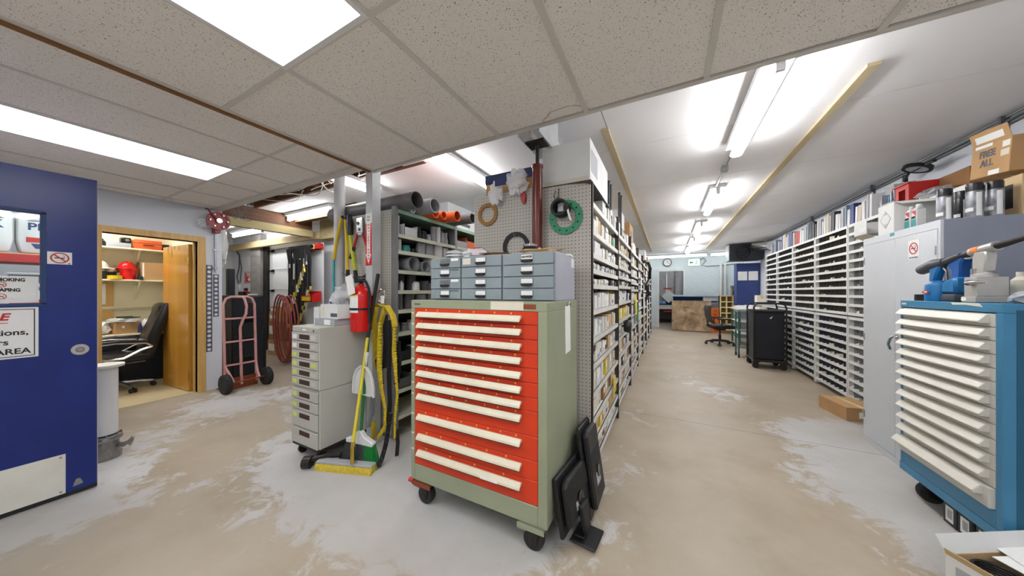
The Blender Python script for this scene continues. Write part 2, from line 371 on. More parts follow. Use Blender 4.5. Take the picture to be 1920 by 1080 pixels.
M('ext_red', (214,26,24), .22, var=.03); M('yellow_tool', (226,190,32), .38, var=.05); M('lime_tool', (196,206,44), .4, var=.05); M('teal_tool', (58,168,178), .4); M('red_tool', (176,36,40), .4); M('yellow_strap', (212,182,34), .7, var=.15, vs=30, bump=.5, bs=80); M('black_strap', (38,36,38), .7, bump=.3, bs=90); M('bristle_yellow', (222,196,70), .85, var=.15, vs=60, bump=.9, bs=140); M('bristle_grey', (96,98,100), .85, var=.25, vs=90); M('bristle_green', (40,150,70), .7, var=.2, vs=90); M('green_plastic', (30,120,56), .4); M('white_plastic', (222,222,222), .4, var=.03); M('broom_yellow', (222,206,50), .35, stain=(40,40,30), ss=30, st=.72)
M('pink_paint', (206,150,144), .45, var=.08, vs=8, stain=(150,90,80), ss=14, st=.68); M('rust_brown', (140,74,44), .55, .3, var=.15); M('hub_cream', (196,180,150), .5); M('hose_black', (26,28,34), .4, var=.08); M('hose_red', (150,66,58), .45, var=.1, vs=18); M('fit_yellow', (208,190,90), .3, .5); M('reel_red', (130,48,48), .4, .2, var=.1)
M('gasket_brown', (160,118,66), .85, var=.15, vs=50); M('gasket_green', (34,142,98), .5, var=.12, vs=40, stain=(120,190,160), ss=18, st=.66); M('gasket_black', (22,22,23), .6); M('shaft_brown', (104,38,30), .3, .1, var=.12, vs=5); M('clear_bag', (240,242,246), .12, var=.03, alpha=.4, bump=.8, bs=18); M('milky_bag', (242,243,246), .2, var=.03, alpha=.55, bump=.8, bs=18)
M('locker_grey', (204,207,212), .45, var=.02, vs=2); M('locker_side_shaded', (142,146,160), .5, var=.03); M('cab_blue', (62,130,170), .42, var=.06, vs=3, stain=(40,96,128), ss=6, st=.72); M('cab_blue_shaded', (24,88,118), .45, var=.05); M('drawer_beige', (206,204,196), .45, var=.04); M('handle_white', (226,222,212), .45, var=.04, vs=8, stain=(178,166,146), ss=8, st=.67)  # the darker locker and blue cabinet side colours have shade painted in
M('bin_frame', (222,222,218), .45, var=.04); M('bin_dark', (52,56,66), .6, var=.2, vs=4); M('bin_dark_brown', (60,56,50), .6, var=.2, vs=4); M('bin_grey', (134,136,140), .6, var=.1, vs=6)
M('tool_blue', (30,112,170), .35, var=.05); M('tool_blue_dark', (18,84,160), .4, var=.06); M('tool_grey', (70,72,78), .5); M('alu', (196,194,190), .4, .5, var=.06, vs=10); M('spray_black', (24,24,28), .3); M('spray_grey', (150,152,158), .35, .3, var=.4, vs=16); M('spray_blue', (30,50,150), .35); M('orange_label', (226,130,50), .5)
M('bench_blue', (150,178,196), .5, var=.06); M('bench_navy', (36,56,116), .5); M('cubby_yellow', (232,220,164), .5, var=.06); M('orange_paint', (216,106,36), .5, var=.06); M('teal_metal', (60,110,106), .4, .2); M('office_mesh', (60,56,54), .7)
M('cable_white', (214,206,196), .5); M('truck_silver', (160,160,164), .4, .4, var=.08); M('red_reflect', (200,40,44), .4); M('plate_blue', (90,160,210), .5); M('hat_white', (226,222,214), .35)
ME('tube_light', (255,255,255), TUBE); ME('tube_dim', (250,255,255), TUBE*.3); ME('panel_light', (252,254,255), PANEL); ME('exit_green', (170,230,200), 1.2)
M('fixture_white', (226,226,228), .4, var=.02); M('stucco', (196,198,200), .6); M('book_blue', (36,58,128), .5); M('book_red', (186,30,40), .5); M('book_white', (224,224,226), .55, var=.03); M('book_grey', (176,178,184), .55); M('book_tan', (206,192,170), .6); M('book_black', (44,46,52), .5); M('book_steel', (130,146,166), .5)

# ---------------------------------------------------------------- floor and walls
mb = MB().box(-10.4, 2.5, -2.4, 17.2, -.15, 0); struct('floor', mb, 'concrete_floor')
mb = MB().box(-7.35, -5.62, -.65, 1.72, 0, .006); struct('floor_office', mb, 'lino')
mb = MB().box(2.4, 2.5, -2.3, 13.0, 0, 2.95); struct('wall_right', mb, 'wall_paint')
mb = MB().box(-2.3, 2.4, -2.4, -2.3, 0, 2.95); struct('wall_rear', mb, 'wall_paint')
mb = MB().box(-2.4, -2.3, -2.4, -.45, 0, 2.95); struct('wall_rear_side', mb, 'wall_paint')
mb = MB().box(-5.7, -2.4, -.55, -.45, 0, 2.95); struct('wall_entrance', mb, 'wall_paint')
OY0, OY1, OZ = .835, 1.60, 2.03
mb = MB(); mb.box(-5.72, -5.6, -.45, OY0, 0, 2.6); mb.box(-5.72, -5.6, OY1, 1.85, 0, 2.6); mb.box(-5.72, -5.6, OY0, OY1, OZ, 2.6)
struct('wall_left', mb, 'wall_paint')
mb = MB().box(-8.1, -5.72, 1.72, 1.83, 0, 2.6); struct('wall_office_side', mb, 'cream_wall')
mb = MB().box(-7.45, -7.35, -.75, 1.72, 0, 2.6); struct('wall_office_back', mb, 'cream_wall')
mb = MB().box(-8.1, -5.72, -.75, -.65, 0, 2.6); struct('wall_office_end', mb, 'cream_wall')
mb = MB().box(-8.1, -5.72, -.65, 1.72, 2.56, 2.6); struct('ceiling_office', mb, 'cream_wall')
mb = MB().box(-10.4, -8.35, 3.62, 3.74, 0, 2.95); mb.box(-6.45, -3.0, 3.62, 3.74, 0, 2.95); mb.box(-8.35, -6.45, 3.62, 3.74, 2.36, 2.95); struct('wall_garage', mb, 'wall_white')
mb = MB().box(-10.4, -10.3, 1.82, 3.62, 0, 2.95); struct('wall_far_left', mb, 'wall_white')
mb = MB().box(-10.4, -8.1, 1.7, 1.82, 0, 2.95); struct('wall_garage_side', mb, 'wall_white')
mb = MB().box(-3.1, -3.0, 3.74, 13.0, 0, 2.95); struct('wall_behind_shelving', mb, 'wall_white')
# far block wall with the doorway to the next bay: each course of blocks is a piece
DX0, DX1, DZ = -.26, .56, 2.16
wf = struct('wall_far', MB().box(-3.1, DX0, 13.0, 13.12, 0, 2.95).box(DX1, 2.5, 13.0, 13.12, 0, 2.95).box(DX0, DX1, 13.0, 13.12, DZ, 2.95), 'block_wall')
k = 0
bmesh_blk = None
for row in range(14):
    z = row*.2; off = .2 if row % 2 else 0
    for i in range(6):
        x0 = .64+i*.4-off; x1 = x0+.394
        x0 = max(x0, .64); x1 = min(x1, 2.39)
        if x1-x0 < .1 or z+.2 > 2.75: continue
        if bmesh_blk is None: bmesh_blk = obj('block', MB().box(0, 1, -1, 0, 0, 1), 'block_wall', wf); o = bmesh_blk
        else: o = share(bmesh_blk, 'block', wf, (0,0,0))
        o.location = (x0, 13.0, z); o.scale = (x1-x0, .006, .1945)
tr = MB(); tr.box(DX0-.07, DX0, 12.97, 13.13, 0, DZ+.07); tr.box(DX1, DX1+.07, 12.97, 13.13, 0, DZ+.07); tr.box(DX0, DX1, 12.97, 13.13, DZ, DZ+.07); struct('trim_1', tr, 'box_white')
# next bay beyond the doorway
mb = MB().box(-3.1, 2.5, 17, 17.1, 0, 2.95).box(-3.2, -3.1, 13.12, 17, 0, 2.95).box(2.4, 2.5, 13.12, 17, 0, 2.95); struct('wall_next_bay', mb, 'stucco')
mb = MB().box(-3.2, 2.5, 13.0, 17.1, 2.95, 3.0); struct('ceiling_next_bay', mb, 'high_ceiling')
# roll-up door: sections are pieces
gd = struct('door_3', MB().box(-8.35, -6.45, 3.68, 3.70, 0, 2.36), 'wall_white')
sec = None
for i in range(5):
    z = .01+i*.468
    m_ = MB().box(-.93, .93, -.025, 0, 0, .455); m_.box(-.93, .93, -.032, 0, .0, .02); m_.box(-.93, .93, -.032, 0, .435, .455)
    if sec is None: sec = obj('door_panel', m_, 'wall_white', gd); o = sec
    else: o = share(sec, 'door_panel', gd, (0,0,0))
    o.location = (-7.4, 3.68, z)
    h_ = obj('hinge', MB().box(-8.30, -8.22, 3.62, 3.655, z+.41, z+.47).cyl((-8.36,3.63,z+.44), (-8.28,3.63,z+.44), .018, n=8), 'dark_steel', gd)
obj('track', MB().box(-8.52, -8.37, 3.55, 3.62, 0, 2.5).box(-8.37,-8.33,3.54,3.56,0,2.5), 'dark_steel', gd)
cp = None
pil = struct('wall_pillar', MB().box(-9.0, -8.52, 3.5, 3.62, 0, 2.72), 'block_grey')
for i in range(13):
    if cp is None: cp = obj('block', MB().box(-8.995, -8.525, 3.492, 3.51, .004, .196), 'block_grey', pil); o = cp
    else: o = share(cp, 'block', pil, (0, 0, 0))
    o.location = (0, 0, i*.2)
tag_ = obj('trim_2', MB().box(-10.3, -3.1, 3.605, 3.62, 0, .1), 'block_grey'); tag_['kind'] = 'structure'

# ---------------------------------------------------------------- low tile ceiling: z 2.44 (right), z 2.50 (left)
TZ = 2.44
ceil = struct('ceiling', MB().box(-2.36, 2.4, -2.3, 1.80, TZ+.06, TZ+.08), 'grid_white')
gx = [-2.34, -1.65, -1.04, -.43, .18, .79, 1.40, 2.01, 2.39]; gy = [-2.28, -1.66, -.44, .78, 1.80]
base = None
def tile(par, x0, x1, y0, y1, z):
    global base
    if base is None:
        base = obj('ceiling_tile', MB().box(-.5, .5, -.5, .5, 0, .014), 'ceiling_tile_mineral', par); o = base
    else: o = share(base, 'ceiling_tile', par, (0,0,0))
    o.location = ((x0+x1)/2, (y0+y1)/2, z); o.scale = (x1-x0-.004, y1-y0-.004, 1)
def troffer(par_label, x0, x1, y0, y1, z):
    t = thing('ceiling_light', par_label, 'ceiling light', ((x0+x1)/2, (y0+y1)/2, z), 0, 'light panels in the tile ceiling')
    a, c = (x1-x0)/2, (y1-y0)/2
    m_ = MB().box(-a, a, -c, -c+.022, -.008, .05).box(-a, a, c-.022, c, -.008, .05).box(-a, -a+.022, -c+.022, c-.022, -.008, .05).box(a-.022, a, -c+.022, c-.022, -.008, .05)
    obj('frame', m_, 'fixture_white', t)
    obj('diffuser', MB().box(-a+.02, a-.02, -c+.02, c-.02, -.004, .03), 'panel_light', t)
for i in range(len(gx)-1):
    for j in range(len(gy)-1):
        x0, x1, y0, y1 = gx[i], gx[i+1], gy[j], gy[j+1]
        if (i, j) in [(1, 2)]: troffer('large white light panel in the speckled ceiling above the entrance side', x0, x1, y0, y1, TZ)
        elif (i, j) == (5, 2): troffer('added unseen light panel in the speckled ceiling near the blue drawer cabinet', x0, x1, y0, y1, TZ)  # added panel out of view, brightens the tile ceiling by bounce
        elif (i, j) == (3, 1): troffer('added unseen light panel in the speckled ceiling behind the viewpoint', x0, x1, y0, y1, TZ)  # added behind the camera so more bounced light reaches the tiles
        else: tile(ceil, x0+.008, x1-.008, y0+.008, y1-.008, TZ+.004)
for x in gx: obj('grid_tee', MB().box(x-.014, x+.014, -2.28, 1.80, TZ-.003, TZ+.03), 'grid_white', ceil)
for y in gy[:-1]: obj('grid_tee', MB().box(-2.34, 2.39, y-.0125, y+.0125, TZ-.0025, TZ+.03), 'grid_white', ceil)
obj('edge_trim', MB().box(-2.36, 2.4, 1.80, 1.83, TZ-.004, TZ+.08), 'grid_white', ceil)
struct('trim_3', MB().box(-2.36, 2.4, 1.815, 1.835, TZ+.03, 2.75), 'high_ceiling')
LZ = 2.50
cl2 = struct('ceiling_entrance', MB().box(-5.6, -2.38, -.45, 1.74, LZ+.06, LZ+.08), 'grid_white')
lx = [-5.60, -4.79, -4.18, -3.58, -2.99, -2.385]; ly = [-.45, .06, 1.28, 1.74]
lx = [-5.60, -5.39, -4.79, -4.18, -3.58, -2.99, -2.385]
for i in range(len(lx)-1):
    for j in range(len(ly)-1):
        x0, x1, y0, y1 = lx[i], lx[i+1], ly[j], ly[j+1]
        if lx[i] == -4.18 and j == 1: troffer('long white light panel in the ceiling near the wooden office door', x0, x1, y0, y1, LZ)
        else: tile(cl2, x0+.006, x1-.006, y0+.006, y1-.006, LZ+.004)
for x in lx: obj('grid_tee', MB().box(x-.01, x+.01, -.45, 1.74, LZ-.003, LZ+.03), 'grid_white', cl2)
for y in ly: obj('grid_tee', MB().box(-5.6, -2.385, y-.01, y+.01, LZ-.0025, LZ+.03), 'grid_white', cl2)
struct('trim_4', MB().box(-2.385, -2.352, -.45, 1.80, TZ-.012, LZ+.08), 'brown_edge')
struct('trim_5', MB().box(-5.6, -2.36, 1.74, 1.83, LZ-.012, LZ+.10), 'grid_white')

# ---------------------------------------------------------------- high ceiling of painted sheets, z 2.75; an opening shows the joists
HZ = 2.75
hc = struct('ceiling_high', MB().box(-10.4, 2.5, 1.83, 13.12, HZ+.30, HZ+.34), 'dark_void')
def sheet(x0, x1, y0, y1, dz=0):
    obj('ceiling_sheet', MB().box(x0+.003, x1-.003, y0+.003, y1-.003, HZ+dz, HZ+.012+dz), 'high_ceiling', hc)
ys = [1.84, 3.06, 4.28, 5.50, 6.72, 7.94, 9.16, 10.38, 11.6, 13.0]
for j in range(len(ys)-1):
    for x0, x1 in ((-.45, 2.4), (-2.25, -.45)): sheet(x0, x1, ys[j], ys[j+1])
for j in range(1, len(ys)-1): sheet(-3.1, -2.25, ys[j] if j > 1 else 3.62, ys[j+1])
for x0, x1 in ((-3.45, -2.25), (-4.65, -3.45), (-6.0, -4.65)): sheet(x0, x1, 2.42, 3.62)
sheet(-10.3, -6.0, 1.84, 3.62)
sheet(-2.60, -2.25, 2.10, 2.42)
for i in range(11):
    x = -6.0+i*.36
    obj('joist', MB().box(x-.02, x+.02, 1.84, 3.0, HZ+.02, HZ+.2), 'joist_wood', hc)
obj('joist', MB().box(-6.1, -2.3, 2.38, 2.42, HZ-.01, HZ+.14), 'joist_wood', hc)
# beams over the garage side
struct('trim_6', MB().box(-6.12, -6.02, 1.90, 3.3, 2.40, 2.53), 'olive_beam'); struct('trim_14', MB().box(-6.10, -6.04, 1.90, 3.3, 2.53, 2.75), 'joist_wood')
struct('trim_7', MB().box(-6.0, -5.0, 3.42, 3.58, 2.38, 2.75), 'olive_beam')
struct('trim_8', MB().box(-9.9, -6.0, 3.40, 3.48, 2.40, 2.54), 'pine_x')
struct('trim_9', MB().box(-6.0, -4.3, 2.98, 3.08, 2.62, 2.75), 'joist_wood')
# two pine battens nailed up under the white ceiling
for nm, x0, x1 in (('trim_10', 1.09, 1.15), ('trim_11', -.50, -.44)):
    struct(nm, MB().box(x0, x1, 2.62, 11.2, HZ-.02, HZ), 'pine')
struct('trim_12', MB().box(-1.04, -.90, 2.25, 5.0, HZ-.05, HZ), 'high_ceiling')

# ---------------------------------------------------------------- fluorescent strip lights
def strip(label, x, y, z, L, along='y', n=1, w=.08, group='bare fluorescent strips', tm='tube_light'):
    t = thing('strip_light', label, 'strip light', (x, y, z), 0 if along == 'y' else PI/2, group)
    obj('housing', MB().box(-w*.8, w*.8, -L/2, L/2, .06, .105), 'fixture_white', t, bevel=.004)
    for s in (-1, 1): obj('lamp_holder', MB().box(-.022, .022, s*L/2-.012, s*L/2+.012, -.02, .06), 'fixture_white', t)
    for k in range(n):
        ox = (k-(n-1)/2)*.05
        obj('tube', MB().cyl((ox, -L/2+.012, .005), (ox, L/2-.012, .005), .021, n=12), tm, t, smooth=True)
    return t
X0 = .57
strip('wide strip light at the tile ceiling edge, nearest over the right aisle', X0, 2.80, 2.62, 1.22, n=2, w=.1)
strip('second strip light along the right aisle, past the conduit gap', X0+.02, 5.25, 2.64, 1.22, n=2, w=.1)
strip('third strip light along the right aisle', X0+.03, 7.4, 2.64, 1.22, n=2, w=.1)
strip('fourth strip light along the right aisle', X0+.04, 9.3, 2.64, 1.22, n=2, w=.1)
strip('fifth strip light of the right aisle, nearest the far wall', X0+.05, 11.0, 2.64, 1.22, n=2, w=.1)
strip('strip light across the far wall over the clock', .1, 12.4, 2.64, 2.3, 'x', tm='tube_dim')
strip('strip light across the far wall above the exit sign', 1.85, 12.4, 2.64, 1.0, 'x', tm='tube_dim')
strip('strip light above the pipes, behind the pegboard shelving', -1.96, 2.62, 2.64, 1.0)
strip('strip light over the shelving aisle, hidden behind the first one', -1.6, 5.2, 2.64, 1.22)
strip('short strip light beside the grey square post', -3.38, 2.28, 2.64, .8)
strip('strip light below the white sheet, left of the round post', -5.35, 2.88, 2.64, 1.3, 'x')
strip('strip light above the hand truck and fire sign', -8.0, 3.05, 2.60, 1.3, 'x')
strip('added strip light in the next bay beyond the far doorway', .2, 14.2, 2.8, 1.22, 'x')  # lamp added to light the bay beyond the doorway
obj_ = item('conduit', 'thin metal conduit joining the first two aisle strip lights', 'conduit', MB().cyl((X0, 3.4, 2.72), (X0, 4.66, 2.72), .01, n=8).box(X0-.03, X0+.03, 3.98, 4.06, 2.69, 2.75), 'galv')
# ceiling lamp added to light the office interior
t = thing('added_office_light', 'added ceiling lamp inside the office with wooden door', 'ceiling light', (-6.7, .6, 2.5)); obj('frame', MB().box(-.32, .32, -.62, .62, .02, .06), 'fixture_white', t); obj('diffuser', MB().box(-.3, .3, -.6, .6, 0, .02), 'panel_light', t)
# ================================================================ entrance side
def nosmoke(par, c, r, normal='x', s=1, cig=True):
    """round no-smoking mark: red ring, slash, cigarette, smoke curl"""
    A = {'x': lambda u, v, d: (c[0]+s*d, c[1]+s*u, c[2]+v), 'y': lambda u, v, d: (c[0]+u, c[1]-d, c[2]+v)}[normal]
    mb = MB(); n = 32; vs = []; fs = []
    for i in range(n):
        t = 2*PI*i/n
        for q, d in ((r, 0), (r, .0012), (r*.82, .0012), (r*.82, 0)): vs.append(A(q*math.cos(t), q*math.sin(t), d))
    for i in range(n):
        j = (i+1) % n
        for k in range(4): fs.append((i*4+k, i*4+(k+1) % 4, j*4+(k+1) % 4, j*4+k))
    mb.add(vs, fs)
    k = .707*r*.9; wd = r*.07
    mb.add([A(-k-wd, k-wd, .0013), A(-k+wd, k+wd, .0013), A(k+wd, -k+wd, .0013), A(k-wd, -k-wd, .0013)], [(0,1,2,3)])
    obj('prohibition_ring', mb, 'ink_red', par)
    m2 = MB().add([A(-r*.55, -r*.1, .0009), A(r*.5, -r*.1, .0009), A(r*.5, r*.08, .0009), A(-r*.55, r*.08, .0009)], [(0,1,2,3)])
    m2.tube([A(r*.42+.1*r*math.sin(q*1.3), r*.15+q*r*.1, .001) for q in range(5)], r*.03, 4)
    obj('cigarette_mark', m2, 'ink', par)
# blue steel door, standing open towards the camera
dr = bpy.data.objects.new('door_1', None); C.objects.link(dr); dr.location = (-3.51, .505, 0); dr['kind'] = 'structure'; dr.rotation_euler = (0, 0, 0)
WY0, WY1, WZ0, WZ1 = -.62, -.203, 1.275, 1.852
mb = MB(); mb.box(-.045, 0, -.915, WY0, .012, 2.125); mb.box(-.045, 0, WY1, 0, .012, 2.125); mb.box(-.045, 0, WY0, WY1, .012, WZ0); mb.box(-.045, 0, WY0, WY1, WZ1, 2.125)
obj('door_leaf', mb, 'door_blue', dr)
obj('door_edge', MB().box(-.044, -.001, -.001, .003, .012, 2.125), 'blue_edge', dr)
mb = MB()
for a0, a1, b0, b1 in ((WY0-.012, WY1+.012, WZ0-.012, WZ0+.006), (WY0-.012, WY1+.012, WZ1-.006, WZ1+.012), (WY0-.012, WY0+.006, WZ0, WZ1), (WY1-.006, WY1+.012, WZ0, WZ1)): mb.box(-.05, .006, a0, a1, b0, b1)
obj('window_frame', mb, 'ink_blue', dr)
obj('glass', MB().box(-.026, -.020, WY0, WY1, WZ0, WZ1), 'glass', dr)
sg = obj('no_smoking_notice', MB().box(-.0195, -.0185, -.56, WY1-.012, 1.285, 1.45), 'paper', dr)
text('NO SMOKING', .027, 'ink', sg, (-.018, -.33, 1.425), RX, bold=.0012, sx=.82); text('NO VAPING', .027, 'ink', sg, (-.018, -.335, 1.363), RX, bold=.0012, sx=.82)
nosmoke(sg, (-.018, -.335, 1.396), .017); nosmoke(sg, (-.018, -.335, 1.325), .017)
st = obj('no_smoking_sticker', MB().box(0, .0012, -.188, -.098, 1.532, 1.612), 'sign_white', dr); nosmoke(st, (.0013, -.143, 1.573), .035); obj('mark', MB().box(.0012, .0018, -.112, -.104, 1.535, 1.541), 'ink', st)
ns = obj('notice_sign', MB().box(0, .004, -.82, -.217, .948, 1.258), 'sign_white', dr, bevel=.002)
mb = MB()
for a0, a1, b0, b1 in ((-.808, -.229, .958, .962), (-.808, -.229, 1.244, 1.248), (-.233, -.229, .958, 1.248)): mb.box(.004, .0052, a0, a1, b0, b1)
obj('sign_border', mb, 'ink', ns)
text('E', .058, 'ink_red', ns, (.005, -.315, 1.200), RX, ax='RIGHT', bold=.002, shear=.25); obj('red_underline', MB().box(.004,.0052,-.6,-.315,1.163,1.167), 'ink_red', ns); text('tions,', .047, 'ink', ns, (.005, -.25, 1.105), RX, ax='RIGHT', bold=.001); text('rs', .047, 'ink', ns, (.005, -.313, 1.048), RX, ax='RIGHT', bold=.001); text('AREA', .047, 'ink', ns, (.005, -.243, .99), RX, ax='RIGHT', bold=.001)
kp = obj('kick_plate', MB().box(0, .002, -.86, -.122, .03, .288), 'white_plate', dr)
for y, z in ((-.14, .27), (-.14, .045), (-.84, .27)): obj('screw', MB().cyl((.002, y, z), (.004, y, z), .006, n=10), 'steel', kp)
mb = MB().cyl((0, -.068, .965), (.008, -.068, .965), .036, n=24); obj('deadbolt', mb, 'chrome', dr, smooth=True)
obj('deadbolt_core', MB().cyl((.008, -.068, .965), (.014, -.068, .965), .018, .014, n=20), 'steel', dr, smooth=True)
mb = MB().prism([(-.095,.055),(-.055,.06),(-.06,.08),(-.068,.1),(-.082,.1),(-.09,.078)], 'x', 0, .0015); obj('worn_lock_hole', mb, 'dull_metal', dr)
obj('bottom_sweep', MB().box(-.045, .001, -.915, 0, .008, .03), 'black', dr)

# storage rack with salt bags behind the blue door (seen through its window)
rk = thing('storage_rack', 'red-beamed storage rack behind the window of the blue door', 'rack', (-4.75, .13, 0))
for x in (-.22, .22):
    for y in (-.38, .44): obj('upright', MB().box(x-.02, x+.02, y-.02, y+.02, 0, 2.3), 'upright_grey', rk)
for z in (.6, 1.15, 1.65):
    for x in (-.22, .22): obj('beam', MB().box(x-.025, x+.025, -.38, .44, z-.06, z), 'box_red', rk)
    obj('shelf_board', MB().box(-.2, .2, -.36, .42, z, z+.012), 'carton_light', rk)
obj('wire_mesh_deck', MB().box(.18,.2,-.36,.42,1.42,1.5), 'box_grey', rk)
def bag(loc, lab, rz=0):
    t = thing('salt_bag', lab, 'bag', loc, rz, 'white printed bags on the rack behind the blue door')
    obj('sack', MB().prism([(-.125,.0),(.125,.0),(.14,.1),(.138,.28),(.125,.35),(-.125,.35),(-.138,.28),(-.14,.1)], 'x', -.08, .08), 'box_white', t, bevel=.025, seg=2, smooth=True)
    text('PEAK', .082, 'ink_blue', t, (.081, 0, .215), RX, bold=.002); obj('printed_band', MB().box(.0805, .0815, -.1, .06, .09, .13), 'ink_red', t); obj('printed_block', MB().prism([(-.06,.04),(.04,.04),(.06,.08),(-.08,.08)], 'x', .0805, .0815), 'ink_blue', t); obj('printed_peak', MB().prism([(-.1,.26),(-.02,.31),(.02,.28),(.05,.3),(.1,.26)], 'x', .0805, .0815), 'ink_grey', t)
bag((-4.63, .42, 1.663), 'white printed bag at the right behind the blue door window'); bag((-4.63, .13, 1.663), 'white printed bag left of another, behind the blue door window', .02)
bag((-4.63, .35, 1.163), 'white printed bag on the lower rack shelf behind the blue door')

# flanged white standpipe with a valve at its foot, beside the blue door
sp = thing('standpipe', 'white flanged pipe section with a dirty metal valve at its foot', 'pipe', (-4.06, .615, 0)); sp.scale = (.64, .64, 1)
obj('pipe_body', MB().pipe((0,0,.2), (0,0,.745), .115, .006, 32), 'pvc_white', sp, smooth=True)
obj('top_flange', MB().lathe([(.109,.742),(.165,.742),(.168,.75),(.168,.762),(.109,.764)], n=36), 'white_plate', sp, smooth=True)
mb = MB().lathe([(.1,.0),(.145,.0),(.145,.045),(.128,.05),(.125,.14),(.122,.15)], n=32); obj('valve_body', mb, 'dull_metal', sp, smooth=True)
obj('clamp_ring', MB().lathe([(.118,.145),(.15,.15),(.156,.165),(.15,.182),(.118,.19)], n=32), 'steel', sp, smooth=True)
for a in range(8):
    q = 2*PI*a/8; obj('bolt', MB().cyl((.14*math.cos(q), .14*math.sin(q), .19), (.14*math.cos(q), .14*math.sin(q), .2), .01, n=6), 'steel', sp)
mb = MB().tube([(.09,.1,.1),(.15,.13,.1),(.2,.16,.12),(.235,.185,.14)], [.022,.02,.016,.02], 10); mb.cyl((.21,.17,.10),(.25,.19,.165),.016,n=8); obj('valve_handle', mb, 'dull_metal', sp, smooth=True)
obj('side_port', MB().cyl((.06,-.09,.09),(.085,-.13,.09),.022,n=10), 'dark_steel', sp)

# ================================================================ office behind the wooden door
fr = MB(); fr.box(-5.74, -5.575, OY0-.075, OY0, 0, OZ+.07); fr.box(-5.74, -5.575, OY1, OY1+.075, 0, OZ+.07); fr.box(-5.74, -5.575, OY0, OY1, OZ, OZ+.07)
ft = struct('trim_13', fr, 'frame_wood'); obj('door_stop', MB().box(-5.70, -5.66, OY1-.018, OY1, 0, OZ), 'frame_wood', ft)
d2 = bpy.data.objects.new('door_2', None); C.objects.link(d2); d2['kind'] = 'structure'; d2.location = (-5.73, OY1-.01, 0); d2.rotation_euler = (0, 0, math.radians(3.5))
obj('door_leaf', MB().box(-.78, 0, -.04, 0, .012, 2.0), 'door_wood', d2, bevel=.002)
mb = MB()
for x, l in ((-.62, .1), (-.5, .16), (-.28, .07), (-.41,.05)): mb.prism([(x, 2.0), (x-.006, 2.0-l*.6), (x+.002, 2.0-l), (x+.008, 2.0-l*.5), (x+.006, 2.0)], 'y', -.0412, -.0402)
obj('split_crack', mb, 'slot_dark', d2)
for z in (.22, 1.78): obj('hinge', MB().box(-.012, .012, -.045, -.036, z-.05, z+.05).cyl((.004,-.044,z-.05),(.004,-.044,z+.05),.007,n=8), 'brass', d2)
kb = obj('door_knob', MB().lathe([(.03,0),(.03,.006),(.012,.01),(.011,.035),(.026,.045),(.03,.06),(.022,.072),(.0,.074)], c=(0,0,0), n=18, axis='y'), 'brass', d2, smooth=True); kb.location = (-.72, -.04, .98); kb.rotation_euler = (PI, 0, 0)
kb = share(kb, 'door_knob', d2, (-.72, 0, .98))
# wall shelves
def carton(label, loc, sz, rz=0, mat='carton', name='cardboard_box', group=None, tapem='tape', stickers=(), open_=False, cat='box'):
    """shipping box: body with recessed flap seam, tape strip and stickers; sz = x,y,z; loc = base centre"""
    x, y, z = sz[0]/2, sz[1]/2, sz[2]
    t = thing(name, label, cat, loc, rz, group)
    e = .003
    obj('box_body', MB().box(-x, x, -y, y, 0, z-e), mat, t, bevel=.002)
    L2 = x > y
    for s in (-1, 1):
        if L2: obj('flap', MB().box(-x, x, s*.001, s*y, z-e, z), mat, t)
        else: obj('flap', MB().box(s*.001, s*x, -y, y, z-e, z), mat, t)
    if tapem:
        w = min(.025, min(x, y)*.4)
        if L2: mb = MB().box(-x-.0008, x+.0008, -w, w, z, z+.0008).box(-x-.0008, -x, -w, w, z*.7, z).box(x, x+.0008, -w, w, z*.7, z)
        else: mb = MB().box(-w, w, -y-.0008, y+.0008, z, z+.0008).box(-w, w, -y-.0008, -y, z*.7, z).box(-w, w, y, y+.0008, z*.7, z)
        obj('tape', mb, tapem, t)
    for (face, u0, u1, v0, v1, sm) in stickers:
        q = .0012
        if face == 'x+': m2 = MB().box(x, x+q, u0*y, u1*y, v0*z, v1*z)
        elif face == 'x-': m2 = MB().box(-x-q, -x, u0*y, u1*y, v0*z, v1*z)
        elif face == 'y-': m2 = MB().box(u0*x, u1*x, -y-q, -y, v0*z, v1*z)
        obj('label', m2, sm, t)
    return t
WBX = -7.35; S1, S2 = 1.537, 2.005
for z, lab in ((S1, 'long cream shelf in the office with hard hats and a carton on it'), (S2, 'high cream office shelf carrying the orange case')):
    t = thing('wall_shelf', lab, 'shelf', (WBX, .9, z)); obj('board', MB().box(.005, .33, -1.2, .82, -.022, 0), 'cream_wall', t, bevel=.003)
    for y in (-.5, .12, .5): obj('bracket', MB().box(.0, .025, y-.012, y+.012, -.3, -.022).tube([(.02,y,-.28),(.27,y,-.03)], .011, 6).box(0,.3,y-.012,y+.012,-.034,-.022), 'cream_wall', t)
carton('large plain cardboard box on the office shelf beside red bucket', (-7.17, 1.55, S1+.001), (.24, .265, .27), stickers=(('x+', -.98, -.86, .1, .95, 'paper'),))
def hardhat(label, loc, mat, rz=0, sc=1):
    t = thing('hard_hat', label, 'helmet', loc, rz, 'hard hats on the office shelf')
    obj('shell', MB().lathe([(.118*sc,.0),(.116*sc,.04*sc),(.104*sc,.085*sc),(.075*sc,.125*sc),(.04*sc,.143*sc),(.0,.147*sc)], n=24), mat, t, smooth=True)
    obj('brim', MB().lathe([(.11*sc,.0),(.145*sc,-.004),(.147*sc,.004),(.116*sc,.016)], n=24), mat, t, smooth=True)
    obj('ridge', MB().tube([(.118*sc*math.cos(a), 0, .15*sc*math.sin(a)) for a in [PI*i/10 for i in range(11)]], .009*sc, 6), mat, t, smooth=True)
    return t
